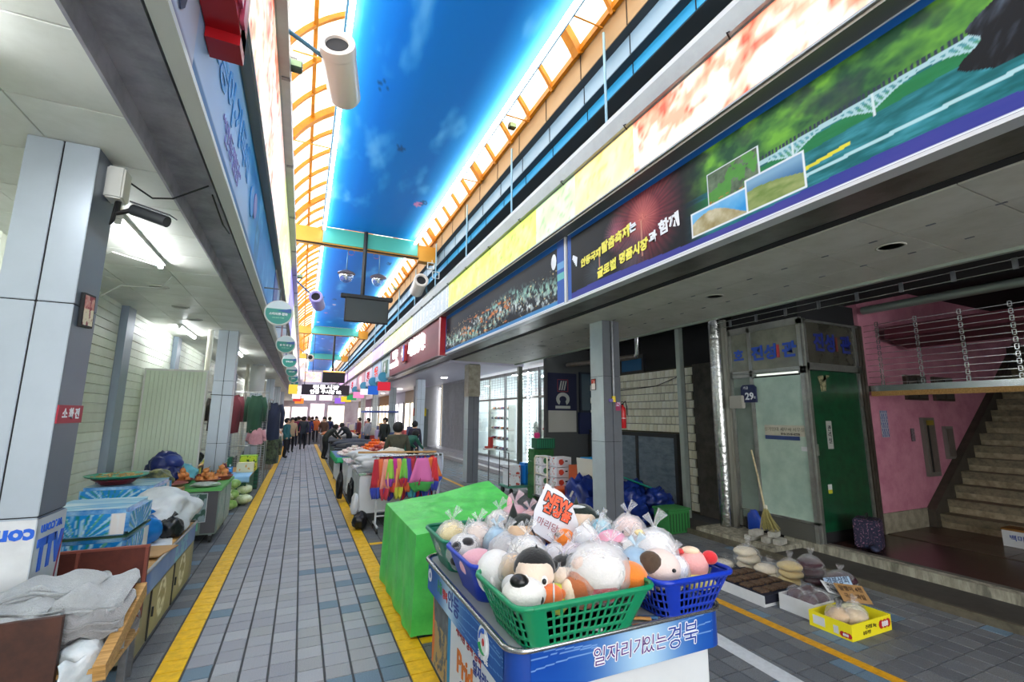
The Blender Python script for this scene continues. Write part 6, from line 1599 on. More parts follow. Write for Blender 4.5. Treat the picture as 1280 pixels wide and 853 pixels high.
MB().box(-.34, .365, -.96, .96, .60, .605).build('tray', M_wood, t)
for x in (-.3, .33):
    for y in (-.85, .85): MB().lathe([(0, -.012), (.03, -.012), (.03, .012), (0, .012)], (x, y, .03), 10, 'x').build('caster', M_black, t, auto=.6)
def slab(label, x, y, z, w_, d_, h_, m, rz=0.0, name='loose_board', cat='board', group=None):
    o = MB().bev(-w_/2, w_/2, -d_/2, d_/2, 0, h_, .004).build(name, m); o.location = (x, y, z); o.rotation_euler = (0, 0, rz); return tag(o, label, cat, group)
slab('grey slate-like board lying on the tan cart', -1.12, 4.75, .608, .12, .35, .05, mat('grey_board', '6d6a62', .7), .3)
slab('white sheet of card on the tan cart under the bundles', -1.2, 5.35, .608, .4, .5, .012, M_white, .2); slab('flattened brown carton on the tan cart', -1.12, 5.05, .622, .35, .35, .012, mat('kraft_card', 'b08a5c', .8, var=.1), -.2)
# wrapped blue packs
def packpr(seed):
    def f(u, v):
        c = mixc(hexa('1478c8'), hexa('2f9ce0'), fbm(u*3, v*3, seed)); a = np.arctan2(v+.05, u-.25); 
        c = mixc(c, hexa('bfe6f0'), (np.sin(a*26) > .55)*(fbm(u*5, v*5, seed+2) > .5)*.8); c = mixc(c, hexa('2f8f5a'), (np.sin(a*19+1) > .8)*.6)
        c = mixc(c, hexa('e8e4e0'), ((u > .42) & (u < .55))*(seed % 2)*1.0)
        return mixc(c, hexa('e6f2f8'), np.clip((fbm(u*30, v*6, seed+5)-.62)*7, 0, 1)*.7)
    return f
def pack(label, x, y, z, w_, d_, h_, seed, rz=0.0):
    t = thing('wrapped_pack', label, 'package', (x, y, z), rz, group='blue wrapped packs')
    MB().bev(-w_/2, w_/2, -d_/2, d_/2, 0, h_, .03).build('pack_body', mat('blue_film_pack', '2a86cc', .2, var=.5, scale=6, c2='a8d4ea', coat=.6, bump=.2, bscale=10), t, auto=.8)
    printed('front_print', (-w_/2+.02, -d_/2-.002, .02), (1,0,0), (0,0,1), w_-.04, h_-.05, 50, 20, packpr(seed), vcol('glossy_film_print', .12), t)
    printed('side_print', (w_/2+.002, -d_/2+.02, .02), (0,1,0), (0,0,1), d_-.04, h_-.05, 50, 20, packpr(seed+1), vcol('glossy_film_print', .12), t)
    printed('top_print', (-w_/2+.02, -d_/2+.02, h_+.002), (1,0,0), (0,1,0), w_-.04, d_-.04, 40, 40, lambda u, v: mixc(hexa('5fa8d8'), hexa('c8e2f0'), np.clip(fbm(u*3, v*18, seed)*2.2-.6, 0, 1)), vcol('glossy_film_print', .12), t)
    return t
pack('lower blue film-wrapped pack on the tan cart beside the pillar', -1.40, 4.78, .61, .55, .60, .27, 4)
pack('upper blue film-wrapped pack with a pink label, beside the pillar', -1.40, 4.78, .885, .55, .60, .20, 7)
MB_s = MB().box(-.28, .28, -.305, .305, 0, .012).build('strap', mat('dark_green_strap', '1d4a34', .5)); MB_s.location = (-1.40, 4.78, .879); tag(MB_s, 'dark green strap band between the two blue packs', 'strap')
t_ = thing('pack_table', 'hidden low table carrying the farther blue pack', 'table', (-1.75, 6.75, 0)); MB().box(-.35, .42, -.4, .75, .8, .84).build('tabletop', M_wood, t_)
for x in (-.33, .38):
    for y in (-.38, .69): MB().box(x, x+.04, y, y+.04, 0, .8).build('leg', M_steelD, t_)
pack('farther blue film-wrapped pack under the green and red tray', -1.72, 6.7, .845, .66, .70, .17, 12)
t = thing('fruit_tray', 'green oval tray with dried goods set on a dark red bowl', 'tray', (-1.82, 6.62, 1.018))
MB().lathe([(0, 0), (.13, 0), (.20, .05), (.22, .06), (.20, .065), (0, .06)], n=28).build('red_bowl', mat('dark_red_plastic', '8a1f2a', .3), t, auto=.8)
MB().lathe([(0, .062), (.20, .064), (.27, .085), (.285, .10), (.275, .102), (.20, .08), (0, .078)], n=32).build('green_tray', mat('jade_plastic', '1f9c7a', .3), t, auto=.8)
m = MB(); R_ = random.Random(4)
for k in range(60):
    a = R_.uniform(0, 2*PI); r_ = .22*math.sqrt(R_.random()); m.ell((r_*math.cos(a), r_*math.sin(a), .09+R_.uniform(0, .012)), (.02, .014, .006), 6, 4)
lab(stuffp(m.build('dried_slices', mat('dried_slices', 'd0b47a', .8, var=.5, scale=30, c2='a8703c'), t, smooth=True)), 'tan dried slices')

bundle('large white sack bundle lying on the far end of the tan cart', (-1.22, 5.95, .80), (.28, .38, .21), mat('white_sackcloth', 'c6cacc', .6, var=.1, bump=.5, bscale=9), 21, .3, knot=False)
bundle('round blue plastic bag between the packs and the black bag', (-1.22, 5.38, .74), (.12, .12, .13), mat('blue_film_bag', '1173c0', .2, trans=.2, bump=.4, bscale=10), 22, .2)
bundle('shiny black plastic bag beside the blue one', (-1.08, 5.62, .70), (.10, .10, .10), M_kb, 23, .3)
bundle('dark bag of greens behind the blue packs', (-1.62, 7.32, .95), (.17, .15, .12), mat('dark_greens_bag', '24302a', .5, var=.8, scale=10, c2='8a8a50'), 24, .3, knot=False)

# onion table
t = thing('onion_table', 'green-topped market table with panelled sides, heaped with bowls of onions', 'table', (-1.45, 8.55, 0))
M_gt = mat('leaf_green_top', '5fb25a', .45, var=.1, scale=5)
MB().bev(-.50, .50, -.68, .68, .71, .755, .006).build('tabletop', M_gt, t)
MB().bev(-.46, .47, -.65, .65, .12, .71, .006).build('cabinet', mat('grey_green_side', '6f7f78', .5, var=.15, scale=4), t)
MB().box(-.45, .25, -.656, -.65, .18, .69).build('front_panel', mat('mint_panel', '5fae92', .5), t); MB().box(.28, .46, -.656, -.65, .14, .70).build('front_panel', mat('dark_grey_panel', '4c4b50', .5), t)
for y in (-.6, .03): MB().box(.471, .476, y, y+.55, .16, .68).build('side_panel', mat('patterned_grey_panel', '9aa6a0', .5, var=.4, scale=7, c2='6f8f84'), t)
for x in (-.4, .4):
    for y in (-.58, .58): MB().lathe([(0, -.015), (.05, -.015), (.05, .015), (0, .015)], (x, y, .05), 12, 'x').build('caster', M_black, t, auto=.6); MB().box(x-.02, x+.02, y-.02, y+.02, .08, .13).build('caster_fork', M_steelD, t)
t2 = thing('poster', 'small picture poster taped to the end of the onion table', 'poster', (-1.25, 7.885, .5)); printed('sheet', (-.13, -.004, -.2), (1,0,0), (0,0,1), .26, .38, 20, 26, lambda u, v: mixc(hexa('8a9ca0'), hexa('3b5a4c'), (fbm(u*14, v*14, 3) > .5)*.9), M_print, t2); MB().box(-.135, .135, -.003, 0, -.205, .185).build('backing', M_white, t2)
def bowl(label, x, y, z, r_, m, group=None):
    t = thing('bowl', label, 'bowl', (x, y, z), group=group)
    MB().lathe([(0, 0), (r_*.7, 0), (r_*.95, .05), (r_*1.04, .062), (r_*1.0, .066), (r_*.9, .052), (r_*.66, .008), (0, .008)], n=26).build('basin', m, t, auto=.9); return t
M_rb = mat('brick_red_plastic', '9c4038', .35); M_rb2 = mat('rose_brown_plastic', 'a5605c', .35)
M_on = mat('onion_skin', 'd58a4c', .35, var=.3, scale=12, c2='b8642c', stretch=(1, 1, .3)); M_onr = mat('purple_onion', '6e3340', .4)
on_me = MB().ell((0, 0, 0), (.045, .045, .043), 12, 8, fn=lambda d: 1+.35*max(0, d.z-.85)*4).mesh('onion_bulb', M_on, True); nk_me = MB().lathe([(.010, 0), (.005, .02), (.008, .032)], (0, 0, .045), 6).mesh('dry_neck', mat('dry_stem', 'b08c50', .8))
def onions(n, x, y, z, r_, seed, lbl, me=on_me):
    R_ = random.Random(seed)
    pos = []
    for k in range(n):
        lay = 0 if k < n*.6 else 1 if k < n*.9 else 2; a = R_.uniform(0, 2*PI); rr_ = r_*(1-.35*lay)*math.sqrt(R_.random())
        o = bpy.data.objects.new('onion', None); 
        o = thing('onion', lbl, 'onion', (x+rr_*math.cos(a), y+rr_*math.sin(a), z+.03+.062*lay+.03), group=lbl.split(' in ')[1] if ' in ' in lbl else 'onions')
        o.rotation_euler = (R_.uniform(-.8, .8), R_.uniform(-.8, .8), 0)
        link('bulb', me, o); link('dry_neck', nk_me, o)
bowl('rose-brown bowl at the near left corner of the onion table', -1.62, 7.98+.12, .757, .21, M_rb2)
bowl('brick red bowl of onions, left of the three', -1.58, 8.5, .757, .17, M_rb); onions(14, -1.58, 8.5, .757, .11, 1, 'golden onion in the left red bowl')
bowl('brick red bowl of onions in the middle of the table', -1.22, 8.42, .757, .17, M_rb); onions(14, -1.22, 8.42, .757, .11, 2, 'golden onion in the middle red bowl')
bowl('brick red bowl of onions by the street edge of the table', -1.08, 8.82, .757, .15, M_rb); onions(12, -1.08, 8.82, .757, .1, 3, 'golden onion in the street-side red bowl')
onp = MB().ell((0, 0, 0), (.04, .04, .038), 10, 7).mesh('onion_bulb', M_onr, True)
bowl('bowl of purple onions at the far end of the table', -1.12, 9.14, .757, .13, mat('dark_bowl', '4a2c2c', .4)); onions(10, -1.12, 9.14, .757, .09, 4, 'purple onion in the far dark bowl', onp)
bowl('dark red empty bowl turned up behind the onions', -1.45, 8.95, .757, .15, mat('dark_red_plastic', ''))
bundle('clear bag of peeled garlic flat on the near edge of the table', (-1.18, 8.03, .79), (.17, .09, .035), mat('bagged_garlic', 'b8bcb4', .3, var=.3, scale=25, c2='8f9a92'), 31, .25, knot=False)
bundle('folded navy blue tarpaulin bag behind the onion bowls', (-1.84, 8.5, .98), (.17, .17, .22), mat('navy_tarp', '1c2a66', .3, bump=.5, bscale=7), 32, .4, knot=False, amp=.5) if False else None
t = thing('tarp_bag', 'crumpled navy blue tarpaulin bag standing behind the onions', 'bag', (-1.80, 8.55, .757)); MB().add(*lumpy((0, 0, .2), (.20, .17, .23), 33, .45, 1.3, 4, flat=.0, ridge=True)).build('bag_body', mat('navy_tarp', '1c2a66', .3, bump=.5, bscale=7), t, smooth=True)
MB().add(*lumpy((.08, -.03, .33), (.14, .12, .10), 35, .4, 1.3, 3, ridge=True)).build('folded_flap', mat('navy_tarp_light', '2f3f86', .3, bump=.5, bscale=7), t, smooth=True)
bundle('light blue cloth bag right of the navy tarpaulin bag', (-1.62, 8.86, .87), (.17, .14, .13), mat('aqua_cloth', '6fc0d0', .6, bump=.4, bscale=8), 36, .35, knot=False)
bundle('pale crumpled bag left of the navy tarpaulin bag', (-1.93, 8.1, .87), (.17, .12, .12), mat('pale_lilac_bag', 'b9bac6', .3, bump=.4, bscale=9), 37, .3, knot=False)
t = thing('white_box', 'flat white lidded box behind the onion table', 'box', (-1.75, 9.05, .757)); t.location = (-1.78, 9.08, .757); MB().bev(-.2, .2, -.12, .12, 0, .2, .01).build('box', mat('foam_white', 'd6d8d6', .7), t); MB().bev(-.21, .21, -.13, .13, .2, .235, .01).build('lid', mat('foam_white', ''), t)
t_ = thing('side_stand', 'plain stand between the partition and the second pillar', 'stand', (-1.75, 9.75, 0)); MB().box(-.25, .22, -.3, .35, .86, .9).build('top', M_wood, t_)
for x in (-.24, .18):
    for y in (-.28, .30): MB().box(x, x+.04, y, y+.04, 0, .86).build('leg', M_steelD, t_)
bundle('black bag tied in a peak in front of the pale panel', (-1.68, 9.62, 1.02), (.17, .14, .13), M_kb, 41, .3)

# boxed goods stall past the second pillar
t = thing('goods_table', 'low stall table with a pale blue cloth past the second pillar', 'table', (-1.32, 11.9, 0)); MB().box(-.5, .45, -1.0, 1.0, .50, .54).build('tabletop', M_wood, t)
sheet(lambda u, v: Vector((-.5+.96*u, -1.005-.01*math.sin(u*20)*v, .55-.12*v)), 20, 3, 'blue_cloth', mat('pale_blue_cloth', '8fc0e6', .6), t, .005); MB().box(-.5, .46, -1.0, -.1, .541, .547).build('cloth_top', mat('pale_blue_cloth', ''), t)
MB().box(-.45, .4, -.9, .9, .0, .48).build('crate_base', mat('deep_green_crate', '14583e', .5), t)
t = thing('crate', 'deep green slatted crate at the corner of the boxed goods stall', 'crate', (-1.12, 10.98+.0, 0)); t.location = (-1.1, 12.98, 0)
for k in range(5): MB().box(-.22, .25, -.02, .0, .04+k*.09, .105+k*.09).build('slat', mat('deep_green_crate', ''), t)
MB().box(-.22, .25, 0, .35, 0, .48).build('liner', mat('dark_green_liner', '0e3a2a', .6), t)
def carton(label, x, y, z, w_, d_, h_, c, rz=0, prt=None, lid=None, name='carton', group=None):
    t = thing(name, label, 'box', (x, y, z), rz, group=group)
    MB().bev(-w_/2, w_/2, -d_/2, d_/2, 0, h_, .004).build('box_body', mat('card_'+c, c, .6, var=.06, scale=6), t)
    if prt:
        printed('front_print', (-w_/2+.01, -d_/2-.002, .01), (1,0,0), (0,0,1), w_-.02, h_-.02, 24, 18, prt, M_print, t)
    if lid: MB().bev(-w_/2-.004, w_/2+.004, -d_/2-.004, d_/2+.004, h_*.7, h_+.004, .003).build('lid', mat('card_'+lid, lid, .6), t)
    return t
def dots(bgc, c, seed, th=.55, f=18): return lambda u, v: mixc(hexa(bgc)+0*u[..., None], hexa(c), (fbm(u*f, v*f, seed) > th)*.9)
carton('yellow and green printed carton stacked on the boxed goods stall', -1.0, 12.1, .55, .34, .3, .16, 'c8c43a', prt=dots('e0d83a', '3a6a2a', 3)); carton('upper lime green carton on the boxed goods stall', -1.0, 12.1, .715, .34, .3, .16, '8ab83c', prt=dots('b8d03c', '2c4a28', 4)); carton('white and yellow carton in front, with a tangerine picture', -1.02, 11.72, .55, .32, .22, .2, 'd8cfa8', prt=dots('d9d2b0', 'd8923c', 5, .6, 9))
carton('blue box with a pale label on the pale blue cloth', -1.36, 11.5, .55, .24, .2, .14, '2a86d0', prt=dots('3a94dc', 'd8e8f0', 6, .6, 8)); carton('dark green framed box on top of the blue one', -1.36, 11.5, .695, .22, .2, .2, '1c4a34', prt=dots('d0dcd8', '1f5a3c', 7, .5, 10)); carton('cream carton with an orange lid at the left of the stall', -1.6, 11.9, .55, .3, .5, .34, 'd8d0b8', lid='f0a030')
t = thing('oil_bottle', 'tall clear bottle of pale yellow oil on the stall', 'bottle', (-1.72, 11.2, .55)); MB().lathe([(0, 0), (.06, 0), (.065, .02), (.065, .24), (.02, .30), (.02, .33), (0, .33)], n=16).build('bottle', mat('oil_yellow', 'd6cf6a', .15, coat=.5), t, auto=.8); MB().lathe([(0, .33), (.025, .33), (.025, .36), (0, .36)], n=12).build('cap', M_whitetrim, t, auto=.6)
M_cab = mat('cabbage_green', '6f9a3c', .6, var=.5, scale=6, c2='b8cf88', stretch=(1, 1, .3)); M_cabw = mat('cabbage_white', 'dfe4c4', .6, var=.3, scale=8, c2='a8bc7a')
for i, (x, y, z, lb) in enumerate(((-1.12, 10.35, .10, 'lowest green cabbage of the pile by the yellow line'), (-1.12, 10.45, .27, 'middle green cabbage of the pile'), (-1.12, 10.6, .44, 'top green cabbage of the pile'), (-.93, 10.9, .10, 'pale white cabbage at the foot of the pile'), (-.95, 11.1, .27, 'upper pale cabbage leaning on the crate'))):
    t = thing('cabbage', lb, 'cabbage', (x, y, z), group='cabbages by the yellow line')
    mm = M_cab if i < 3 else M_cabw
    MB().ell((0, 0, 0), (.12, .17, .095), 14, 10).build('head', M_cabw, t, smooth=True)
    for k in range(4):
        a = k*1.6+i; MB().add(*lumpy((.05*math.cos(a), .05*math.sin(a), .01), (.11, .13, .085), k+i*3, .15, 1.2, 2)).build('leaf', mm, t, smooth=True)
# mesh racks and hanging clothes
M_wire = mat('rack_wire', 'b4b8b8', .35, .8)
def mesh_rack(label, x0, x1, y, z1):
    t = thing('mesh_rack', label, 'rack', ((x0+x1)/2, y, 0)); a = (x1-x0)/2
    for x in (-a, a): MB().tube([(x, 0, 0), (x, 0, z1)], .014, 6).build('upright', M_wire, t, auto=.6)
    for z in (z1, z1*.42, z1*.68): MB().tube([(-a, 0, z), (a, 0, z)], .012, 6).build('cross_bar', M_wire, t, auto=.6)
    m = MB(); n_ = int(2*a/.06)
    for k in range(1, n_): m.box(-a+k*.06, -a+k*.06+.006, -.003, .003, .1, z1)
    for k in range(int(z1/.06)): m.box(-a, a, -.003, .003, .1+k*.06, .106+k*.06)
    lab(stuffp(m.build('wire_grid', M_wire, t)), 'fine wire grid of the rack')
    return t
mesh_rack('wire mesh rack hung with clothes behind the boxed goods', -1.85, -.80, 13.6, 2.35); mesh_rack('wire mesh rack behind the second pillar', -2.3, -1.55, 12.9, 2.3)
def garment(label, x, y, ztop, w_, h_, c, seed, thick=.12, c2=None):
    t = thing('hanging_garment', label, 'clothes', (x, y, ztop), group=None)
    def fn(u, v):
        a = 2*PI*u; ww = w_/2*(.55+.45*min(1, v*5)+.1*math.sin(v*3+seed)); 
        return Vector((ww*math.cos(a)*(1+.05*math.sin(5*a+seed)), thick*math.sin(a)*(.4+.6*min(1, v*3))+.012*math.sin(7*a+v*5+seed), -.03*(1-abs(math.cos(a)))-h_*v))
    sheet(fn, 28, 14, 'garment_body', mat('fabric_'+c, c, .85, var=.25 if c2 else .12, scale=12, c2=c2, sheen=.3), t, 0)
    for s in (-1, 1): MB().tube([(s*w_*.42, 0, -.06), (s*w_*.60, -.01, -.3), (s*w_*.58, -.02, -h_*.72)], .06, 8, rs=[.07, .06, .045]).build('sleeve', mat('fabric_'+c, c), t, smooth=True)
    MB().tube([(0, 0, -.02), (0, 0, .05), (.02, 0, .08)], .005, 5).build('hanger', M_steelD, t)
    return t
garment('dark red top hanging on the mesh rack', -1.6, 13.55, 2.28, .38, .95, '6a2430', 1); garment('dark green top hanging on the mesh rack', -1.08, 13.55, 2.28, .36, .95, '1f4a34', 2); garment('black-brown top hanging behind the second pillar', -1.8, 12.85, 2.2, .4, .8, '2a2320', 3)
garment('navy hooded coat hanging at the street side of the left stalls', -.72, 14.4, 2.12, .42, 1.0, '1a2440', 4, .16); garment('pink top hanging low under the green one', -1.0, 13.5, 1.45, .3, .4, 'c08a94', 5); garment('dark patterned trousers hanging below the navy coat', -.7, 15.2, 1.2, .36, .8, '2c302e', 6, .14, '5a6a4a')
t = thing('coat_stand', 'steel stand carrying the navy coat', 'stand', (-.80, 14.8, 0)); MB().tube([(.0, -.5, 2.2), (.0, .7, 2.2)], .014, 6).build('bar', M_steel, t); 
for y in (-.5, .7): MB().tube([(0, y, 0), (0, y, 2.2)], .014, 6).build('upright', M_steel, t)
bundle('dark bag on a stool beside the mesh rack', (-1.65, 12.45, .66), (.18, .14, .1), mat('dark_navy_bag', '1c2238', .6), 44, .3, knot=False)

# ================================================================== hanging things over the street
t = thing('hanging_screen', 'black television screen hanging over the street on a long black pole', 'screen', (1.42, 12.9, 4.3))
MB().tube([(-.12, 0, .78), (-.12, 0, 2.62)], .055, 4).build('pole', M_black, t); MB().bev(-.68, .70, -.10, .10, .66, .76, .01).build('top_bar', M_black, t); MB().bev(-.56, .60, -.05, .05, .0, .68, .01).build('cabinet', M_black, t)
MB().box(-.53, .57, -.053, -.05, .03, .65).build('screen', mat('dark_screen', '0d1a14', .35), t)
for i, (x, lb) in enumerate(((.93, 'left glass globe lantern on a scrolled arm behind the hanging screen pole'), (1.88, 'right glass globe lantern on a scrolled arm behind the hanging screen pole'))):
    s = 1 if x > 1.4 else -1
    t = thing('globe_lantern', lb, 'lantern', (x, 14.2, 5.89), group='globe lanterns')
    MB().lathe([(0, .26), (.06, .25), (.24, .16), (.26, .13), (.1, .14), (0, .15)], n=20).build('shade', mat('lantern_silver', '9a8a86', .3, .7), t, auto=.8)
    MB().lathe([(.2, .14), (.21, .04), (.16, -.09), (.08, -.14), (0, -.15)], n=20).build('glass_globe', glassy('lantern_glass', (.9, .95, 1), .7), t, smooth=True); MB().ell((0, 0, .02), (.04, .04, .07), 8, 6).build('bulb', mat('bulb_white', 'e8e8e0', .3), t, smooth=True)
    MB().tube([(0, 0, .25), (0, 0, .85), (-s*.12, 0, 1.0), (-s*.38, 0, 1.0)], .016, 8).build('arm', mat('lantern_blue', '5f8fb0', .4, .4), t, smooth=True); MB().tube([(-s*(.1+.09*math.cos(q*.7)), 0, .82+.09*math.sin(q*.7)) for q in range(9)], .01, 6).build('scroll', mat('lantern_red', 'b06a80', .4), t, smooth=True)
    MB().tube([(-s*.38, 0, 1.0), (-s*.38, 0, 1.03)], .05, 8).build('mount', M_steelD, t)
def fan(label, pn, pf, r_, armto, m):
    pn, pf = Vector(pn), Vector(pf); c = (pn+pf)/2; d = (pn-pf); L = d.length; q = d.normalized().to_track_quat('Z', 'X')
    t = thing('duct_fan', label, 'fan', c, group='drum fans over the street', rot=q.to_euler())
    MB().lathe([(r_*.58, L/2-.10), (r_*.64, L/2-.02), (r_*.82, L/2), (r_*.98, L/2-.01), (r_, L/2-.05), (r_, L/2-.12), (r_*.95, L/2-.13), (r_*.95, -L/2+.05), (r_*.8, -L/2), (0, -L/2)], n=32).build('drum', m, t, auto=.7)
    MB().lathe([(0, L/2-.16), (r_*.64, L/2-.16), (r_*.64, L/2-.05)], n=24).build('fan_mouth', M_dark, t, auto=.6)
    a = q.inverted() @ (Vector(armto)-c); s0 = Vector((a.x, a.y, 0)).normalized()*r_*.9+Vector((0, 0, L*.3))
    MB().tube([tuple(s0), tuple(a)], .025, 8).build('arm', mat('fan_arm_blue', '5d8ba4', .4, .4), t, auto=.6)
M_drum = mat('drum_cream', 'd9cfc4', .35, coat=.2)
fan('big cream drum fan hanging near the top left of the street', FA[0], FA[1], .2, (-.45, 4.75, 5.75), M_drum)
fan('cream drum fan on an arm right of the hanging screen', FA[2], FA[3], .2, (3.2, 12.9, 4.98), M_drum)
fan('violet-lit drum fan on the left behind the first crossbeam', FA[4], FA[5], .2, (-.45, 14.6, 5.75), mat('drum_violet_lit', 'b9b0e8', .35))  # violet light put into this drum's colour
p_ = at(388, 447, y=30); fan('small dark-mouthed drum fan far down the left side', p_, p_+Vector((.05, .8, 0)), .2, (-.45, 30, 5.75), M_drum)
for i, (px_, py_, y_, lb) in enumerate(((370, 83, 6.2, 'small green spotlight behind the big drum fan'), (640, 158, 7.5, 'small dark green spotlight on the right orange edge'), (375, 346, 15, 'little green spotlight on the left gutter'), (494, 361, 17, 'little green spotlight on the right near the crossbeam'))):
    p_ = at(px_, py_, x=3.24 if i in (1, 3) else -.36+.03*(i == 2))
    t = thing('spotlight', lb, 'spotlight', p_, group='small spotlights'); MB().bev(-.07, .07, -.06, .06, -.05, .05, .01).build('housing', mat('spot_green', '2f4a38', .4), t); MB().box(-.06, .06, -.062, -.055, -.04, .04).build('lens', mat('spot_lens', '8fae86', .2), t); MB().tube([(0, 0, .05), (0, 0, .10), (.13 if i in (1, 3) else -.12, 0, .10)], .01, 5).build('yoke', M_steelD, t)
t = thing('lamp_bracket', 'white square bracket lamp frame under the crossbeam end on the right', 'bracket', (3.25, 13.0, 6.0))
for (a, b_) in ((-.14, .12), (.02, -.14)): 
    MB().box(a-.02+.02, a+.22, -.02, .02, b_, b_+.02).build('frame_bar', M_whitetrim, t); MB().box(a, a+.02, -.02, .02, b_, b_+.22).build('frame_bar', M_whitetrim, t); MB().box(a+.2, a+.22, -.02, .02, b_, b_+.22).build('frame_bar', M_whitetrim, t); MB().box(a, a+.22, -.02, .02, b_+.2, b_+.22).build('frame_bar', M_whitetrim, t)
MB().tube([(0, 0, .3), (0, 0, .42)], .012, 6).build('hanger', M_whitetrim, t)

# ================================================================== goods under the right canopy
t = thing('platform_trolley', 'green platform trolley with a black handle carrying white boxes and a blue one', 'trolley', (4.95, 10.1, 0))
MB().bev(-.55, .35, -.3, .3, .16, .20, .01).build('platform', mat('trolley_green', '4f8f78', .5), t)
MB().tube([(-.53, -.27, .2), (-.53, -.27, .95), (-.53, .27, .95), (-.53, .27, .2)], .012, 6).build('handle', M_black, t); MB().tube([(-.53, -.27, .6), (-.53, .27, .6)], .01, 6).build('handle_bar', M_black, t)
for x in (-.45, .25):
    for y in (-.24, .24): MB().lathe([(0, -.018), (.075, -.018), (.075, .018), (0, .018)], (x, y, .078), 14, 'x').build('caster', M_black, t, auto=.6)
appl = lambda c='c23a2e': dots('ecedf0', c, 8, .58, 14)
carton('lower white box at the street end of the green trolley', 4.62, 10.1, .2, .3, .36, .24, 'dcdee2', prt=appl(), group='boxes on the green trolley'); carton('upper white box at the street end of the green trolley', 4.62, 10.1, .445, .3, .36, .22, 'dcdee2', prt=appl(), group='boxes on the green trolley'); 
t = thing('blue_drum', 'bright blue plastic container with a dark label on the green trolley', 'container', (5.02, 10.05, .2)); MB().bev(-.2, .2, -.18, .18, 0, .50, .05).build('body', mat('container_blue', '1d7fd4', .35), t, auto=.9); MB().box(-.08, .06, -.183, -.18, .2, .38).build('label', mat('dark_label', '4a2430', .5), t)
o = MB().bev(-.1, .1, -.05, .06, 0, .05, .01).bev(-.0, .1, -.05, .06, .04, .28, .01).build('red_tap', mat('brick_red_toy', 'b03a30', .4)); o.location = (4.47, 11.2, .97); tag(o, 'brick red L-shaped boot standing on a rail before the shoe shop', 'boot')
t = thing('boot_stand', 'thin stand carrying the red boot', 'stand', (4.47, 11.2, 0)); MB().box(-.12, .12, -.1, .1, .93, .965).build('top', M_whitetrim, t); MB().tube([(0, 0, 0), (0, 0, .93)], .015, 6).build('post', M_steelD, t)
t = thing('platform_trolley', 'cream-handled platform trolley stacked with white fruit boxes beside the near right pillar', 'trolley', (4.95, 8.55, 0))
MB().bev(-.4, .75, -.3, .35, .15, .18, .01).build('platform', M_steelD, t); MB().tube([(-.38, -.27, .18), (-.38, -.27, .92), (-.36, -.22, .97), (-.36, .22, .97), (-.38, .27, .92), (-.38, .27, .18)], .017, 8).build('handle', mat('cream_handle', 'ddd8c0', .4), t, smooth=True); MB().tube([(-.38, -.27, .62), (-.38, .27, .62)], .012, 6).build('handle_bar', mat('cream_handle', ''), t)
for x in (-.3, .6):
    for y in (-.24, .26): MB().lathe([(0, -.018), (.07, -.018), (.07, .018), (0, .018)], (x, y, .073), 14, 'x').build('caster', M_black, t, auto=.6)
def fbox(lb, x, y, z, w_=.34, d_=.3, h_=.19, c='e0e1e6', red='d0402c', rz=0):
    def pr(u, v):
        d = np.sqrt(((u-.09)/.06)**2+((v-.09)/.06)**2)
        return mixc(hexa('e4e5ea')+0*u[..., None], hexa(red), (d < 1)*(fbm(u*40, v*40, 3) > .3)*.9)
    t = carton(lb, x, y, z, w_, d_, h_, c, rz, prt=pr, group='fruit boxes on the trolleys')
    printed('side_print', (-w_/2-.002, d_/2-.01, .01), (0,-1,0), (0,0,1), d_-.02, h_-.02, 24, 18, dots('e4e5ea', red, 5, .6, 12), M_print, t)
    MB().box(.02, .08, -d_/2-.004, -d_/2-.001, h_*.55, h_*.68).build('hand_hole', M_dark, t)
for k in range(4): fbox(['lowest', 'second', 'third', 'topmost'][k]+' white fruit box with a red apple in the front stack on the trolley', 4.92, 8.35, .18+k*.2, red='d0402c')
for k in range(4): fbox(['lowest', 'second', 'third', 'topmost'][k]+' white fruit box with a green mark in the stack at the trolley handle', 4.72+.0, 8.72, .18+k*.2, .24, .3, .19, red='3a7a4a')
for k in range(3): fbox(['lowest', 'middle', 'top'][k]+' white box of the stack against the pillar side of the trolley', 5.32, 8.5, .18+k*.2, .3, .28, .19, red='b0483a')
t = thing('green_crate', 'dark green crate on top of the white fruit boxes', 'crate', (4.98, 8.72, .985)); 
MB().bev(-.22, .24, -.14, .14, 0, .22, .01).build('crate_body', mat('deep_green_crate', ''), t)
t.location = (5.12, 8.85, 0); 
for ch in t.children: ch.location.z = 0
t['label'] = 'dark green crate behind the white fruit boxes'; t.location.z = 1.01
for k in range(8): MB().box(-.21+k*.056, -.19+k*.056, -.143, -.14, .02, .2).build('crate_rib', mat('light_green_rib', '1f7a54', .5), t)
t_ = thing('crate_stand', 'tall stack of green crates behind the fruit boxes', 'crate', (5.0, 9.3, 0)); 
for k in range(4): MB().bev(-.28, .22, -.16, .16, k*.27, k*.27+.26, .01).build('crate_tier', mat('mid_green_crate', '2c6a34', .5, var=.4, scale=14), t_)
t.location = (5.0, 9.25, 1.085)
M_ocr = mat('orange_crate', 'd2501f', .45)
t = thing('orange_crate', 'orange-red plastic crate standing in front of the fruit box trolley', 'crate', (4.66, 8.35, 0)); t.location = (4.62, 7.85, .0)
MB().bev(-.26, .26, -.18, .18, 0.0, .40, .012).build('crate_body', M_ocr, t); MB().bev(-.28, .28, -.20, .20, .40, .45, .01).build('crate_rim', mat('orange_rim', 'e0602c', .4), t)
for k in range(3): MB().box(-.24, .24, -.184, -.18, .06+k*.12, .10+k*.12).build('slot_band', mat('dark_orange', '9c3412', .5), t); MB().box(-.264, -.26, -.16, .16, .06+k*.12, .10+k*.12).build('slot_band', mat('dark_orange', ''), t)
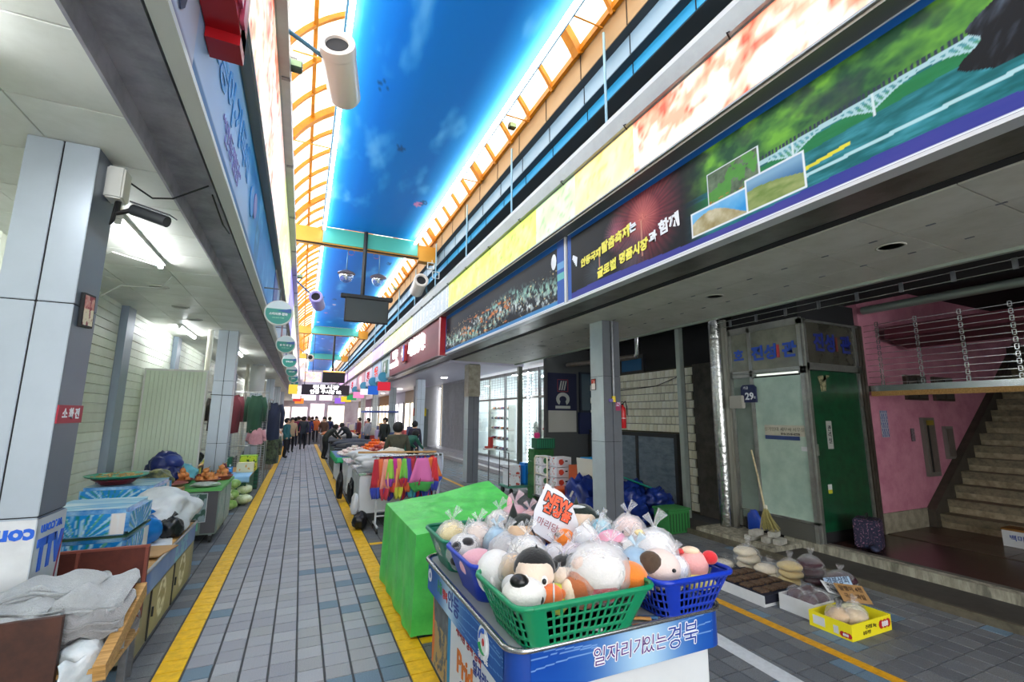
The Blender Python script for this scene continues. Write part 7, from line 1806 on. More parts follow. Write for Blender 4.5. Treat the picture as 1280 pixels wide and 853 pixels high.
carton('large white carton with yellow flaps and persimmon pictures', 5.05, 7.35, .28, .44, .34, .36, 'd8d6d0', .0, prt=dots('dcdad6', 'b88a30', 9, .62, 9), lid='e8a82a'); carton('carton underneath the persimmon carton', 5.05, 7.35, 0, .46, .36, .275, 'd6cfb8', prt=dots('d8d2c0', '7a8a3a', 9, .6, 8))
carton('light blue carton with a yellow flower on the orange-brown box', 5.30, 7.85, .86, .3, .24, .13, '1f9ce0', prt=dots('26a4e6', 'e8d83c', 3, .7, 6)); carton('orange-brown open box beside the persimmon carton', 5.15, 7.85, .45, .5, .3, .4, 'b8562a'); carton('plain brown box under the orange-brown one', 5.15, 7.85, 0, .5, .3, .44, 'a8845c')
o = MB().bev(-.06, .06, -.05, .05, 0, .12, .02).build('pink_cup', mat('hot_pink', 'd8307a', .4)); o.location = (4.85, 9.3, 1.31); tag(o, 'small hot pink cup on top of the green crates', 'cup'); o.location = (4.85, 9.25, 1.31)
t = thing('blue_tarpaulin', 'heap of dark blue tarpaulin piled behind the near right pillar', 'tarpaulin', (5.3, 6.9, 0))
M_btp = mat('dark_blue_tarp', '16307e', .35, var=.35, scale=4, c2='0e1f58', bump=.7, bscale=5)
MB().add(*lumpy((0, 0, .05), (.62, .52, .55), 51, .42, 2.6, 5, flat=0, ridge=True)).build('tarp_heap', M_btp, t, smooth=True)
MB().add(*lumpy((-.55, .45, .05), (.35, .35, .55), 53, .42, 3.0, 4, flat=0, ridge=True)).build('tarp_fold', M_btp, t, smooth=True); MB().add(*lumpy((.5, -.35, .3), (.28, .2, .22), 54, .42, 3.0, 4, flat=0, ridge=True)).build('tarp_fold', M_btp, t, smooth=True)
t = thing('leaning_board', 'cut off-white board leaning on the blue tarpaulin heap', 'board', (5.25, 7.4, .35)); MB().extr([(-.45, 0), (.35, 0), (.12, .3), (.05, .62), (-.45, .68)], 'xz', -.01, .01).build('board', mat('off_white_board', 'cfcfc2', .6), t); t.rotation_euler = (-.15, 0, -.2)
t = thing('flat_board', 'teal green flat board lying across the blue tarpaulin heap', 'board', (5.55, 6.65, .62)); MB().extr([(-.5, .0), (.1, .12), (.65, -.05), (.15, -.14)], 'xy', -.012, .012).build('board', mat('teal_board', '167a68', .4), t); t.rotation_euler = (.1, .32, .25)
t = thing('green_crate', 'green plastic crate on the ground by the pale green post', 'crate', (5.55, 5.90, 0)); MB().bev(-.24, .2, -.17, .17, 0, .34, .012).build('crate_body', mat('mid_green_crate2', '2f7a3c', .5), t)
for k in range(7): MB().box(-.22+k*.06, -.20+k*.06, -.174, -.17, .03, .3).build('crate_rib', mat('dark_rib', '1b4a24', .5), t)
MB().bev(-.26, .22, -.19, .19, .34, .37, .01).build('crate_rim', mat('mid_green_crate2', ''), t)

# goods on the ground by the orange line
M_thin = plastic_film('thin_clear_film', (1, 1, 1), .94, .15, .38)
M_rice = mat('rice_cake_white', 'd9cdb4', .7, var=.15, scale=8); M_bean = mat('dark_beans', '4a2730', .5, var=.5, scale=60, c2='2a1520'); M_yb = mat('yellow_beans', 'd0b878', .6, var=.3, scale=60)
def sackpile(label, x, y, n, r_, m, seed, cat='bag'):
    t = thing('bagged_goods', label, cat, (x, y, 0), group='bags of goods on the ground')
    for k in range(n):
        h = r_*.62; MB().add(*lumpy((.02*math.sin(seed+k*2), .02*math.cos(seed+k*3), h*.5+k*h*.92), (r_, r_*.92, h*.62), seed+k, .14, 1.6, 3)).build('pouch', m, t, smooth=True)
    z = n*r_*.62*.92+r_*.15; MB().add(*lumpy((0, 0, z*.52), (r_*1.12, r_*1.04, z*.60), seed+9, .1, 2, 3, ridge=True, flat=0.002)).build('plastic_bag', M_thin, t, smooth=True)
    MB().tube([(0, 0, z*.98), (.01, 0, z*1.12), (.04, .01, z*1.4)], .01, 8, rs=[r_*.3, r_*.08, r_*.3], caps=False).build('bag_knot', M_thin, t, smooth=True)
sackpile('stack of white bagged dough at the back left of the ground goods', 5.02, 4.12, 3, .14, M_rice, 1); sackpile('stack of pale bagged dough nearer the black tray', 4.93, 3.78, 2, .13, M_rice, 3); sackpile('stack of yellowish bagged beans right of the pale dough', 5.0, 3.58, 3, .13, M_yb, 5); sackpile('low pale pouch at the left edge of the dough stacks', 4.82, 4.3, 1, .12, M_rice, 7)
sackpile('tall stack of dark red bagged beans behind the white box', 5.27, 3.52, 3, .14, M_bean, 8); sackpile('second dark red bean stack, leaning right', 5.32, 3.25, 2, .14, M_bean, 12); 
t = thing('seed_tray', 'black-lined tray with rows of brown packets on the ground by the orange line', 'tray', (4.52, 3.62, 0)); MB().box(-.34, .26, -.34, .36, 0, .10).build('tray_base', M_white, t); MB().box(-.33, .25, -.345, .35, .085, .104).build('tray_liner', mat('navy_black_cloth', '15182a', .7), t); MB().box(-.33, .25, -.346, -.34, .03, .10).build('tray_skirt', mat('navy_black_cloth', ''), t)
for i in range(4):
    for j in range(4):
        o = MB().bev(-.055, .055, -.055, .055, 0, .02, .005).build('seed_packet', mat('brown_seeds', '6e5640', .7, var=.5, scale=60, c2='3d2c20')); o.location = (4.52-.25+i*.135, 3.62-.24+j*.155, .105); o.rotation_euler = (0, 0, .2*((i+j) % 2)-.1)
        tag(o, 'packet of brown seeds in the %s row, %s from the street, on the black tray' % (['nearest', 'second', 'third', 'farthest'][j], ['first', 'second', 'third', 'fourth'][i]), 'packet', 'seed packets on the black tray')
t = thing('white_box', 'low white carton holding dark bagged beans, between the tray and the yellow box', 'box', (4.52, 3.05, 0)); t.rotation_euler = (0, 0, .0)
def obx(t, w_, d_, h_, m, mi, th=.008):
    MB().box(-w_/2, w_/2, -d_/2, -d_/2+th, 0, h_).build('side_panel', m, t); MB().box(-w_/2, w_/2, d_/2-th, d_/2, 0, h_).build('side_panel', m, t)
    MB().box(-w_/2, -w_/2+th, -d_/2+th, d_/2-th, 0, h_).build('side_panel', m, t); MB().box(w_/2-th, w_/2, -d_/2+th, d_/2-th, 0, h_).build('side_panel', m, t); MB().box(-w_/2+th, w_/2-th, -d_/2+th, d_/2-th, 0, .01).build('bottom', mi, t)
obx(t, .42, .34, .14, M_white, M_white); MB().lathe([(0, -.003), (.022, -.003), (0, -.004)], (.12, -.171, .07), 14, 'y').build('hand_hole', M_dark, t)
for i, (x, y) in enumerate(((-.12, -.06), (.03, -.08), (.1, .08), (-.08, .09))):
    tt = thing('bean_bag', ['nearest left', 'nearest right', 'far right', 'far left'][i]+' clear bag of dark beans in the white carton', 'bag', (4.52+x, 3.05+y, .012), group='bean bags in the white carton'); MB().add(*lumpy((0, 0, .09), (.08, .075, .085), 60+i, .1, 2, 3)).build('beans', M_bean, tt, smooth=True); MB().add(*lumpy((0, 0, .10), (.088, .083, .10), 66+i, .14, 2, 3, ridge=True)).build('plastic_bag', M_thin, tt, smooth=True)
def card(label, c0, w_, h_, m, rot, lines, ink, name='price_card', sz=.05):
    t = thing(name, label, 'card', c0, rot=rot); MB().box(-w_/2, w_/2, -.002, .002, -h_/2, h_/2).build('card', m, t)
    for k, s_ in enumerate(lines): text(s_, sz, (0, -.004, h_*.22-k*h_*.42), 'S', ink, t, bold=.001, depth=.001)
    return t
card('white handwritten price card on the dark bean bags', (4.66, 2.93, .22), .16, .13, M_white, (-1.0, .3, -.3), ['국산', '2천원'], M_kt)
card('pale blue-white printed card behind the yellow box', (5.02, 3.08, .16), .30, .13, mat('blue_white_card', 'a9c4dc', .6), (-.5, 0, -.25), ['경북상회'], mat('slate_ink', '2c3c5c', .5), sz=.07)
t = thing('yellow_box', 'bright yellow open carton with red badges and bags of dried fruit on the ground', 'box', (4.52, 2.71, 0), math.radians(0))
W2, D2, H2 = .56, .35, .125
t.location = (4.50, 2.70, 0)
M_ybx = mat('bright_yellow_card', 'f0e01e', .5); M_yin = mat('dull_yellow_card', 'b8b04a', .6)
obx(t, W2, D2, H2, M_ybx, mat('inner_grey', 'a8a6a0', .7)); 
MB().box(-W2/2-.003, -W2/2-.001, .04, .14, .03, .10).build('white_label', M_white, t); MB().box(-W2/2-.003, -W2/2-.001, -.07, -.03, .02, .08).build('white_label', M_white, t)
m = MB()
for k in range(3): m.lathe([(0, -.001), (.036, -.001), (.036, 0)], (.13+k*.05, -D2/2-.001, .068), 8, 'y')
lab(m.build('badge', mat('badge_red', 'b81c24', .5), t), 'red badge of three joined discs'); text('888', .06, (.18, -D2/2-.004, .066), 'S', M_wt, t, bold=.001)
m = MB()
for k in range(3): m.lathe([(0, -.001), (.022, -.001), (.022, 0)], (-W2/2-.001, -.10-.026*k, .035), 8, 'x')
m.build('badge', mat('badge_red', ''), t); text('888', .03, (-W2/2-.004, -.126, .034), 'W', M_wt, t)
text('건과일 3kg', .034, (-.02, -D2/2-.002, .08), 'S', mat('olive_ink', '6a6020', .5), t); text('유통기한', .03, (-.08, -D2/2-.002, .04), 'S', mat('olive_ink', ''), t)
for i, (x, y, m_) in enumerate(((-.12, .02, 'd8b890'), (-.02, -.06, 'e0c8a4'), (.10, .02, 'e4ddb0'))):
    tt = thing('dried_fruit_bag', ['leftmost bag of peach-coloured dried fruit in the yellow box', 'middle bag of pale dried fruit in the yellow box', 'bag of cream-coloured dried fruit at the card end of the yellow box'][i], 'bag', (4.50+x, 2.70+y, .012), group='dried fruit bags'); MB().add(*lumpy((0, 0, .08), (.10, .085, .07), 70+i, .25, 2.5, 3, ridge=True)).build('dried_fruit', mat('dried_'+m_, m_, .7, var=.3, scale=16), tt, smooth=True); MB().add(*lumpy((0, 0, .09), (.108, .093, .085), 76+i, .14, 2, 3, ridge=True)).build('plastic_bag', M_thin, tt, smooth=True)
    MB().tube([(0, 0, .16), (0, 0, .18), (.03, 0, .22)], .01, 8, rs=[.03, .012, .03], caps=False).build('bag_knot', M_thin, tt, smooth=True)
card('brown cardboard sign with dark brush writing leaning in the yellow box', (4.72, 2.78, .215), .28, .17, mat('kraft_card2', 'a98356', .7, var=.12, scale=6, c2='94703f'), (-.85, .12, -.35), ['말랭이 4천', '국산 과일'], mat('brown_brush_ink', '3a2414', .6), sz=.052)
o = MB().bev(-.1, .1, -.03, .03, 0, .15, .01).build('card_prop', M_black); o.location = (4.70, 2.86, .012); tag(o, 'black prop holding up the brown cardboard sign', 'prop')
# flower pattern bag at the green door
_r = mat('flower_print_cloth', 'b07a94', .7, var=.95, scale=40, c2='1a1d38').node_tree.nodes
for q in _r:
    if q.type == 'VALTORGB': q.color_ramp.elements[0].position = .55; q.color_ramp.elements[1].position = .66
t = thing('flowered_bag', 'dark square shopping bag with a dense flower print in front of the green door', 'bag', (6.78, 3.72, .167), .35)
MB().bev(-.15, .13, -.14, .14, 0, .36, .02).build('bag_body', mat('flower_print_cloth', 'a0708c', .7, var=.95, scale=34, c2='1a1d38'), t, auto=.8); MB().add(*lumpy((.2, .02, .15), (.12, .13, .17), 81, .25, 1.5, 3, flat=0)).build('bag_side', mat('dark_flower_cloth', '5a6a9a', .7, var=.9, scale=34, c2='141830'), t, smooth=True)
MB().tube([(-.08, 0, .36), (-.07, 0, .42), (.04, 0, .42), (.05, 0, .36)], .008, 6).build('bag_handle', M_black, t)
t = thing('white_carton', 'small white carton with blue writing and a brown lid at the foot of the stairs', 'box', (8.62, 2.95, .168)); MB().box(-.1, .16, -.16, .12, 0, .20).build('box_body', M_white, t); MB().box(-.105, .165, -.165, .125, .2, .225).build('lid', mat('brown_lid', '8a5a20', .6), t); text('백미', .08, (-.102, -.02, .11), 'W', M_nvi, t)
for i, (x, y) in enumerate(((6.62, 3.86), (6.72, 3.9))):
    o = MB().add(*lumpy((0, 0, .035), (.12, .05, .04), 85+i, .15, 1.5, 3, flat=0)).build('shoe', mat('dark_slipper', '22242e', .6, var=.5, scale=14, c2='3a3f60'), smooth=True); o.location = (x, y-.28+i*.1, .167); o.rotation_euler = (0, 0, .5); tag(o, ['dark slipper nearest the booth corner at the green door', 'dark slipper beside the flowered bag'][i], 'shoe')
t = thing('blue_bag', 'deep blue plastic bag tucked behind the broom', 'bag', (6.24, 4.95, .12)); MB().add(*lumpy((0, 0, .15), (.05, .11, .17), 88, .3, 1.5, 3, flat=0, ridge=True)).build('bag_body', mat('deep_blue_bag', '1440a8', .35), t, smooth=True)

# ================================================================== people
def person(label, x, y, rz, h, jacket, trousers, hair='1a1614', pose='stand', skin='d2a586', arms=None, z=0.0, hat=None, jc2=None):
    t = thing('person', label, 'person', (x, y, z), rz)
    s = h/1.65
    J = {}
    if pose == 'stand':
        J = dict(pel=(0,0,.90), chest=(0,.0,1.22), neck=(0,.0,1.42), head=(0,-.01,1.50), top=(0,-.01,1.60),
                 hipL=(-.09,0,.88), kneeL=(-.10,-.04,.48), ankL=(-.10,.02,.08), toeL=(-.10,-.13,.03), hipR=(.09,0,.88), kneeR=(.10,.0,.48), ankR=(.10,.06,.08), toeR=(.10,-.08,.03),
                 shL=(-.18,0,1.36), elL=(-.24,.02,1.10), wrL=(-.22,-.10,.88), haL=(-.21,-.13,.80), shR=(.18,0,1.36), elR=(.24,.02,1.10), wrR=(.22,-.10,.88), haR=(.21,-.13,.80))
    elif pose == 'walk':
        J = dict(pel=(0,0,.90), chest=(0,-.02,1.22), neck=(0,-.03,1.42), head=(0,-.05,1.50), top=(0,-.05,1.60),
                 hipL=(-.09,0,.88), kneeL=(-.09,-.16,.50), ankL=(-.09,-.18,.09), toeL=(-.09,-.32,.04), hipR=(.09,0,.88), kneeR=(.09,.04,.48), ankR=(.09,.25,.12), toeR=(.09,.14,.03),
                 shL=(-.18,0,1.36), elL=(-.24,.10,1.12), wrL=(-.22,.08,.88), haL=(-.21,.06,.80), shR=(.18,0,1.36), elR=(.24,-.04,1.10), wrR=(.22,-.20,.94), haR=(.21,-.25,.88))
    elif pose == 'sit':
        J = dict(pel=(0,0,.48), chest=(0,-.10,.80), neck=(0,-.18,.98), head=(0,-.24,1.04), top=(0,-.27,1.14),
                 hipL=(-.10,0,.46), kneeL=(-.14,-.40,.50), ankL=(-.14,-.38,.09), toeL=(-.14,-.54,.04), hipR=(.10,0,.46), kneeR=(.14,-.40,.50), ankR=(.14,-.38,.09), toeR=(.14,-.54,.04),
                 shL=(-.20,-.13,.93), elL=(-.27,-.22,.68), wrL=(-.16,-.42,.64), haL=(-.10,-.48,.62), shR=(.20,-.13,.93), elR=(.27,-.22,.68), wrR=(.16,-.42,.64), haR=(.10,-.48,.62))
    elif pose == 'bend':
        J = dict(pel=(0,0,.88), chest=(0,-.20,1.12), neck=(0,-.34,1.24), head=(0,-.42,1.27), top=(0,-.47,1.35),
                 hipL=(-.09,0,.86), kneeL=(-.10,-.06,.47), ankL=(-.10,.02,.08), toeL=(-.10,-.13,.03), hipR=(.09,0,.86), kneeR=(.10,-.04,.47), ankR=(.10,.04,.08), toeR=(.10,-.11,.03),
                 shL=(-.18,-.30,1.20), elL=(-.24,-.42,.98), wrL=(-.20,-.58,.86), haL=(-.19,-.64,.82), shR=(.18,-.30,1.20), elR=(.24,-.42,.98), wrR=(.20,-.58,.86), haR=(.19,-.64,.82))
    R = dict(pel=.15, chest=.165, neck=.055, head=.095, top=.085, hipL=.10, kneeL=.07, ankL=.045, toeL=.04, hipR=.10, kneeR=.07, ankR=.045, toeR=.04, shL=.085, elL=.06, wrL=.042, haL=.04, shR=.085, elR=.06, wrR=.042, haR=.04)
    E = [('pel','chest'),('chest','neck'),('neck','head'),('head','top'),('pel','hipL'),('hipL','kneeL'),('kneeL','ankL'),('ankL','toeL'),('pel','hipR'),('hipR','kneeR'),('kneeR','ankR'),('ankR','toeR'),('chest','shL'),('shL','elL'),('elL','wrL'),('wrL','haL'),('chest','shR'),('shR','elR'),('elR','wrR'),('wrR','haR')]
    names = list(J); idx = {n_: i for i, n_ in enumerate(names)}
    if arms: J.update(arms)
    me = bpy.data.meshes.new('body'); me.from_pydata([tuple(c*s for c in J[n_]) for n_ in names], [(idx[a], idx[b]) for a, b in E], [])
    o = bpy.data.objects.new('body_skin', me); SK.append((o, t, [R[n_]*s for n_ in names], idx['pel'], J, s, (jacket, trousers, hair, skin, hat, jc2)))
    return t
SK = []
person('person in a dark grey coat walking away along the tiled lane', .16, 26.2, PI, 1.66, '2c3440', '1c2028', pose='walk')
person('person in a magenta jacket just behind the grey-coated walker', -.25, 28.5, PI, 1.6, '8a1f4a', '24202a', pose='walk')
person('person in a purple-blue jacket with brown hair near the lane centre', .45, 29.5, PI, 1.6, '34306a', '1c1c24', '5a3a26')
person('dark-clothed person bending over a stall left of the fruit table', .95, 20.3, PI*.6, 1.6, '2a2e26', '1a1c1e', pose='bend')
person('person in a black coat bending at the dark clothes stall', 2.1, 22.6, PI*1.3, 1.62, '1d2026', '16181c', pose='bend')
person('long-haired person in a dark coat standing by a right-hand column', 3.25, 20.0, -.9, 1.65, '1e2724', '15181a', '120f0e')
person('person seen from behind in an olive padded jacket, standing just beyond the garment rail', 1.86, 9.78, 3.0, 1.62, '4a4a38', '22242a', '141210', jc2='3a3b2e')
person('black-haired person in a dark purple top behind the olive jacket', 3.62, 16.0, 2.4, 1.56, '2a2438', '1c1c24', '0f0d0d')
person('person in a green and maroon top stooping beside the apples', 2.85, 13.9, 2.0, 1.55, '1f5a48', '4a2034', pose='bend')
person('person in an orange jacket among the far crowd', .95, 33, 0, 1.6, 'd06a34', '2a2a34')
person('person in a grey jacket among the far crowd, left side', -.1, 34, PI, 1.6, '6a6a72', '22242a')
person('person in a red-brown jacket at the far left of the crowd', -.45, 31.5, .6, 1.58, '6a2a2a', '1c1c20')
person('person in a navy jacket far down the lane, right side', 1.6, 30, 2.6, 1.62, '1c2850', '1a1a20')
person('person in a pale pink top in the farthest crowd', .3, 38, 0, 1.6, 'c89aa8', '3a3a44')
person('person in a dark green coat in the farthest crowd', 1.1, 39, PI, 1.62, '26402f', '1c1c22')
for (lb, x, y, rz, c) in [('a beige coat by the left-hand far stalls', -0.35, 24.5, 0.4, 'b8a080'), ('a teal jacket at the left of the lane, past the mesh racks', -0.5, 21.5, 1.2, '2a6a70'), ('a black padded coat beyond the orange jacket', 0.75, 35.5, 3.1, '1a1a1e'), ('a cream jacket on the right edge of the far crowd', 1.5, 35, 2.8, 'd8ccb4'), ('a crimson coat behind the grey-coated walker', 0.1, 31, 3.1, '8a1c30'), ('a brown coat near the far screen', 1.2, 27.6, -0.5, '5a4030'), ('a sky blue jacket deep in the crowd', 0.6, 41, 0, '7aa8d0'), ('a mustard coat deep in the crowd', -0.2, 42, 0, 'b88a2c'), ('a light grey hood by the pale goods stall', 3.1, 24.2, -1.2, '9a9ca4'), ('a dark red apron behind the goods stall', 3.0, 27.2, -1.4, '6a1c28')]:
    person('person in '+lb, x, y, rz, 1.6, c, '1e1e26')
for (o, t, rr_, root, J, s, cs) in SK:
    COL.objects.link(o)
    m = o.modifiers.new('skin', 'SKIN'); 
    for i, r_ in enumerate(rr_): o.data.skin_vertices[0].data[i].radius = (r_, r_*.85)
    o.data.skin_vertices[0].data[root].use_root = True
    m2 = o.modifiers.new('sub', 'SUBSURF'); m2.levels = 2; m.use_smooth_shade = True
dg = bpy.context.evaluated_depsgraph_get()
for (o, t, rr_, root, J, s, cs) in SK:
    me = bpy.data.meshes.new_from_object(o.evaluated_get(dg)); bpy.data.objects.remove(o)
    jk, tr, hr, sk, hat, jc2 = cs; me.name = 'body'; me.materials.clear()
    for m_ in (mat('coat_'+jk, jk, .8, var=.3 if jc2 else .12, scale=9, c2=jc2, bump=.3, bscale=14), mat('trousers_'+tr, tr, .85), mat('skin_'+sk, sk, .55), mat('shoe_black', '131314', .5)): me.materials.append(m_)
    nk, hL, hR, pel = Vector(J['neck'])*s, Vector(J['haL'])*s, Vector(J['haR'])*s, Vector(J['pel'])*s; hd = (Vector(J['head'])*s+Vector(J['top'])*s)/2
    for p in me.polygons:
        c = p.center
        if (c-hd).length < .15*s and c.z > nk.z+.0*s: p.material_index = 2
        elif min((c-hL).length, (c-hR).length) < .075*s: p.material_index = 2
        elif c.z < .09*s: p.material_index = 3
        elif c.z < pel.z-.04*s and abs(c.y-pel.y) < 2: p.material_index = 1 if (c.z < pel.z-.12*s or (c-pel).length > .2*s) else 0
        if p.material_index == 1 and min((c-Vector(J['elL'])*s).length, (c-Vector(J['elR'])*s).length, (c-Vector(J['wrL'])*s).length, (c-Vector(J['wrR'])*s).length) < .12*s: p.material_index = 0
    link('body', me, t); me.polygons.foreach_set('use_smooth', [True]*len(me.polygons))
    b = MB(); b.add(*lumpy(hd+Vector((0, .02, .025))*s, (.112*s, .12*s, .12*s), int(s*100), .06, 2, 3)); mh = b.mesh('hair', mat('hair_'+hr, hr, .7), True)
    bm = bmesh.new(); bm.from_mesh(mh); bmesh.ops.delete(bm, geom=[f for f in bm.faces if f.calc_center_median().y < hd.y-.045*s and f.calc_center_median().z < hd.z+.05*s], context='FACES'); bm.to_mesh(mh); bm.free(); link('hair', mh, t)
    for sx_ in (-1, 1): MB().ell(tuple(hd+Vector((sx_*.035, -.092, .0))*s), (.012*s, .008*s, .009*s), 8, 6).build('eye', EYE, t, smooth=True)
    MB().ell(tuple(hd+Vector((0, -.105, -.025))*s), (.014*s, .02*s, .02*s), 8, 6).build('nose', mat('skin_'+sk, sk), t, smooth=True); MB().ell(tuple(hd+Vector((0, -.095, -.06))*s), (.026*s, .008*s, .007*s), 8, 6).build('mouth', mat('lip', 'a0605a', .5), t, smooth=True)
# ================================================================== farther stalls, both sides of the lane
R_ = random.Random(9)
def far_stall(label, x0, x1, y0, y1, zt, cbody, heaps, cloth=None):
    t = thing('market_stall', label, 'stall', ((x0+x1)/2, (y0+y1)/2, 0)); a, b = (x1-x0)/2, (y1-y0)/2
    MB().bev(-a, a, -b, b, zt-.05, zt, .01).build('tabletop', mat('st_top_'+cbody, cbody, .5), t); MB().box(-a+.05, a-.05, -b+.05, b-.05, .0, zt-.05).build('base', mat('st_base_'+(cloth or cbody), cloth or cbody, .6, var=.2, scale=5), t)
    for k, c in enumerate(heaps):
        n_ = len(heaps); yy = -b+(2*b)*(k+.5)/n_; MB().add(*lumpy((R_.uniform(-.1, .1), yy, zt), (a*.85, b/n_*.9, R_.uniform(.10, .22)), k+int(x0*9+y0), .35, 2.4, 3, flat=zt-.0, ridge=True)).build('goods_heap', mat('goods_'+c, c, .7, var=.5, scale=9), t, smooth=True)
    return t
far_stall('dark clothes stall beyond the fruit table', 1.0, 2.6, 15.0, 18.6, .78, '22262e', ['1b2029', '2a3142', '16181c', '39414f'], '1c3a2c')
far_stall('stall heaped with pale and orange goods beyond the dark clothes stall', 1.0, 2.6, 23.4, 27.5, .8, 'c8c4bc', ['e8e0d8', 'e88a3c', 'dcd4c8', 'e07a48'], '8a8f98')
far_stall('stall of white and pink goods near the far crowd', 1.8, 3.0, 33, 38, .8, 'c0b8bc', ['f0e0e4', 'd8a0a8', 'f4ece4'], '7a7c86')
far_stall('left lane-side stall of mixed goods past the mesh rack', -1.15, -.72, 17.2, 20.4, .8, '8a7c70', ['c8b8a8', '6a4a5a', 'd8ccc0', '4a5a4a'])
far_stall('left lane-side stall of pale goods farther on', -1.15, -.72, 22.8, 26.8, .85, 'b8a898', ['e8d8c8', 'd09a70', 'f0e8e0'])
far_stall('far left stall with red and white goods', -1.15, -.75, 30, 35, .85, 'b09090', ['e0c0b0', 'b84a40', 'f0e4dc'])
t = thing('awning_cart', 'blue-white canopied cart behind the dark clothes stall', 'cart', (3.75, 25, 0)); MB().box(-.8, .8, -.6, .6, 0, .9).build('body', mat('steel_blue_body', '4a5a8a', .5), t); MB().box(-.85, .85, -.7, .7, 1.9, 2.0).build('canopy', mat('canopy_blue', '5468a8', .5), t)
for x in (-.78, .74):
    for y in (-.58, .54): MB().box(x, x+.04, y, y+.04, .9, 1.9).build('post', M_steelD, t)
# right-hand far shops: lit fronts
rc = ['fff2dc', 'fdf6ff', 'ffe6c4', 'fff8f0', 'ffe2ec', 'fff4dc']
for k in range(6):
    y0 = 24+k*5.2; b_ = struct(MB().box(5.9, 9, y0, y0+5.2, 0, 3.4).build('wall_shop_front', mat('shopfront_%d' % k, ['b8a890', 'c8c8d0', 'c09a68', 'b0b0b8', 'c8a0b0', 'b8a888'][k], .6)))
    for j in range(3):
        MB().box(5.86, 5.9, y0+.3+j*1.6, y0+1.6+j*1.6, .4, 2.5).build('lit_window', emit('lit_window_%d' % k, rc[k], 2.2), b_); MB().box(5.84, 5.9, y0+.22+j*1.6, y0+.3+j*1.6, 0, 2.6).build('window_mullion', M_alu, b_)
        MB().box(5.6, 5.85, y0+.4+j*1.6, y0+1.3+j*1.6, .0, .9+.25*(j % 2)).build('goods_shelf', mat('goods_%s' % ['8a6a4a', '3a4a7a', 'a84a50'][(j+k) % 3], ['8a6a4a', '3a4a7a', 'a84a50'][(j+k) % 3], .7), b_)
for i, (x, y, c, lb) in enumerate(((3.35, 17.0, '3f9ab8', 'nearest blue round lamp shade under the right fascia'), (3.35, 20.0, '4aa0c0', 'second blue round sign under the right fascia'), (3.35, 23.5, '57a8c8', 'third blue round sign under the right fascia'), (3.35, 28, '57a8c8', 'farthest blue round sign under the right fascia'))):
    t = thing('round_sign', lb, 'sign', (3.0, y+2.5, 3.35), group='blue round signs on the right'); MB().lathe([(0, -.03), (.21, -.03), (.21, .03), (0, .03)], n=24, axis='y').build('disc', mat('disc_'+c, c, .4), t, auto=.6); MB().tube([(0, 0, .1), (.14, 0, .12)], .012, 5).build('bracket', M_steelD, t)
# left far stalls wall lights, end of street
ew = struct(MB().box(-3, 13, 58, 58.4, 0, 9).build('wall_street_end', mat('pink_white_end_wall', 'd8ccd4', .7, var=.3, scale=.8, c2='b8a0b0')))
for i, (x0, x1, z0, z1, c) in enumerate(((-1, .6, .3, 2.6, 'fff0f4'), (.9, 2.4, .5, 3.0, 'ffe8f0'), (2.8, 4.6, .3, 2.8, 'fff4e0'), (-.8, 1.4, 3.4, 5.0, 'f8e8f8'), (1.8, 4, 3.4, 4.6, 'ffd8ec'), (-2.2, -1.2, .3, 2.6, 'fff2e4'))):
    MB().box(x0, x1, 57.95, 58, z0, z1).build('lit_front', emit('end_front_%d' % i, c, 1.3), ew)
struct(MB().box(-2.6, -2.42, 57, 58, 0, 7.2).build('wall_end_left', M_cladD)); 
t = thing('street_banner_sign', 'long dark sign board with glowing white letters hung across the far street', 'sign', (1.25, 30, 2.95)); MB().box(-1.35, 1.35, -.05, .05, 0, .62).build('board', mat('dark_board_far', '2a2030', .5), t)
text('전통시장', .27, (0, -.07, .45), 'S', emit('glow_white', 'ffffff', 3), t, bold=.006, sx=1.5); text('안동 구시장 02', .26, (0, -.07, .17), 'S', emit('glow_white', 'ffffff', 3), t, bold=.006, sx=1.1)
MB().tube([(-1.2, 0, .62), (-1.2, 0, 3.5)], .02, 5).build('hanger', M_black, t); MB().tube([(1.2, 0, .62), (1.2, 0, 3.5)], .02, 5).build('hanger', M_black, t)
t = thing('hanging_screen', 'smaller dark screen with a glowing orange top hanging far down the street', 'screen', (1.6, 29, 3.65)); MB().box(-.62, .62, -.05, .05, 0, .62).build('cabinet', M_black, t); MB().box(-.6, .6, -.06, .04, .62, .68).build('lit_top', emit('orange_lit_top', 'ffb060', 2), t); MB().tube([(-.1, 0, .68), (-.1, 0, 2.85)], .06, 5).build('pole', M_black, t)
t = thing('lit_banner', 'glowing pink and yellow banner board beside the far hanging screen', 'banner', (.45, 30.5, 3.75)); printed('face', (-.5, -.03, 0), (1,0,0), (0,0,1), 1.0, .62, 16, 12, leafy('fff0e8', 'ffc0c8', 'f0e070', 3), emit('x', 'ffffff', 1) if False else M_printglow, t); MB().box(-.5, .5, -.025, .02, 0, .62).build('board', M_whitetrim, t); MB().tube([(0, 0, .62), (0, 0, 3.0)], .015, 5).build('hanger', M_black, t)
for i, (x, y, z, c) in enumerate(((2.5, 44, 4.6, 'ff9ae0'), (2.5, 50, 5.4, 'e080ff'))):
    t = thing('neon_panel', ['pink glowing panel high at the far right of the street', 'violet glowing panel at the street end on the right'][i], 'panel', (x, y, z)); MB().box(-.4, .4, -.05, .05, 0, .8).build('panel', emit('neon_%d' % i, c, 2), t); MB().tube([(0, 0, .8), (0, 0, 1.53 if i else 2.33)], .015, 5).build('hanger', M_black, t)

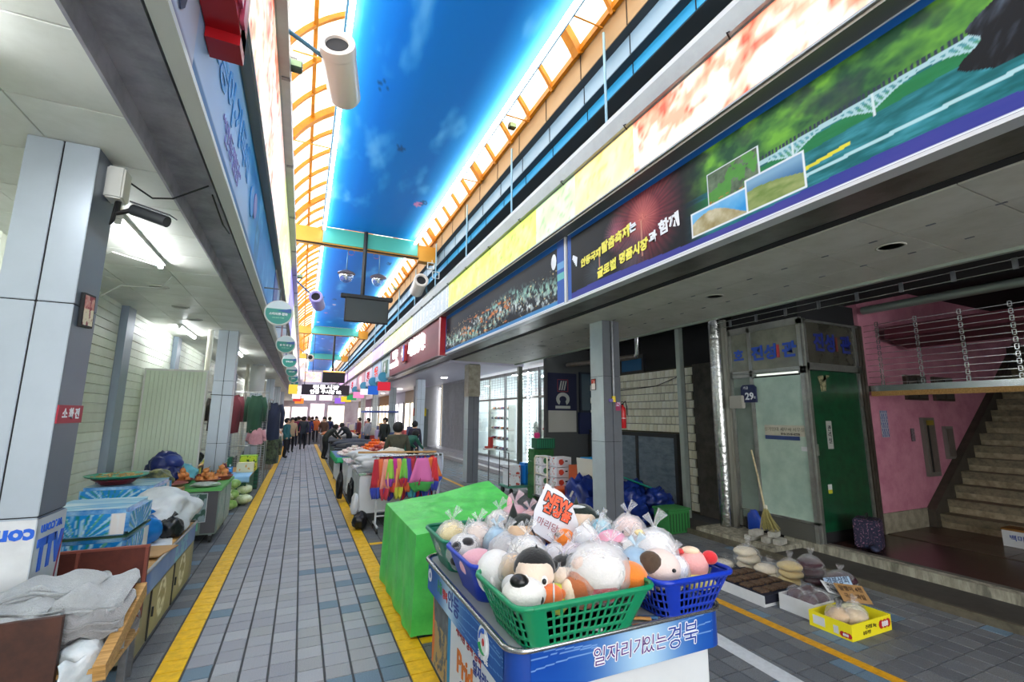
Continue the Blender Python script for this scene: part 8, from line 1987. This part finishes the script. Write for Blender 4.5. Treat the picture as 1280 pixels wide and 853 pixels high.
for (lb, x, y, z, w_, h_, c) in [('red hanging shop sign over the first far right stalls', 3.0, 19.2, 2.95, 0.5, 0.35, 'c83040'), ('blue hanging shop sign beyond the red one on the right', 2.9, 21.6, 2.9, 0.45, 0.4, '2f62c0'), ('white hanging shop sign under the far right canopy', 2.95, 24.4, 2.95, 0.6, 0.3, 'f0f0f4'), ('pink hanging shop sign far on the right', 2.9, 27.4, 2.9, 0.6, 0.35, 'e890c0'), ('green hanging shop sign far on the right', 2.9, 31.4, 2.9, 0.6, 0.35, '3a9a60'), ('yellow hanging shop sign near the street end on the right', 2.9, 35.5, 2.9, 0.7, 0.4, 'f0cc40'), ('violet hanging shop sign near the street end on the right', 2.8, 40, 2.9, 0.8, 0.45, '9a6ae0'), ('yellow hanging shop sign on the left row', -0.35, 19, 2.72, 0.3, 0.35, 'f0d050'), ('white hanging shop sign far on the left row', -0.3, 26, 2.75, 0.4, 0.35, 'f4f4f0'), ('red hanging shop sign far on the left row', -0.3, 31, 2.75, 0.45, 0.35, 'd04040'), ('orange hanging shop sign near the street end on the left', -0.2, 37, 2.75, 0.6, 0.4, 'f09040')]:
    t = thing('hanging_sign', lb, 'sign', (x, y, z)); MB().bev(-w_/2, w_/2, -.04, .04, -h_/2, h_/2, .01).build('sign_box', emit('hs_'+c, c, .8), t)
    e_ = 1 if x > 1 else -1
    MB().tube([(e_*w_*.3, 0, h_/2), (e_*w_*.3, 0, (3.30 if x > 1 else 3.40)-z)], .012, 5).build('bracket', M_steelD, t); MB().tube([(e_*w_*.3, 0, (3.30 if x > 1 else 3.40)-z), (3.15-x if x > 1 else -.62-x, 0, (3.30 if x > 1 else 3.40)-z)], .012, 5).build('bracket', M_steelD, t)
GB = ['c84a40', 'e0d8c8', '3a5a9a', 'd89a40', '5a8a4a', 'b0a0c0', '2a2a34', 'e8a0b0']
for q in range(26):
    y = 17.5+q*1.0; right = q % 2; x = 3.1+.25*(q % 3) if right else -.95+.1*(q % 3); h_ = .5+.22*((q*5) % 4)
    t = thing('goods_stack', '%s stack of goods, %s on the %s of the lane' % (['brick red', 'cream', 'navy blue', 'ochre', 'leaf green', 'mauve', 'charcoal', 'rose'][q % 8], ['waist-high', 'knee-high', 'tall', 'low', 'bulky', 'narrow'][q//5], ['left', 'right'][right]), 'goods', (x, y if right else y+10, 0))
    for k in range(3): MB().bev(-.18+.02*k, .18-.02*k, -.3, .3, h_*k/3, h_*(k+1)/3-.01, .02).build('box', mat('gb_'+GB[(q+k) % 8], GB[(q+k) % 8], .7), t)
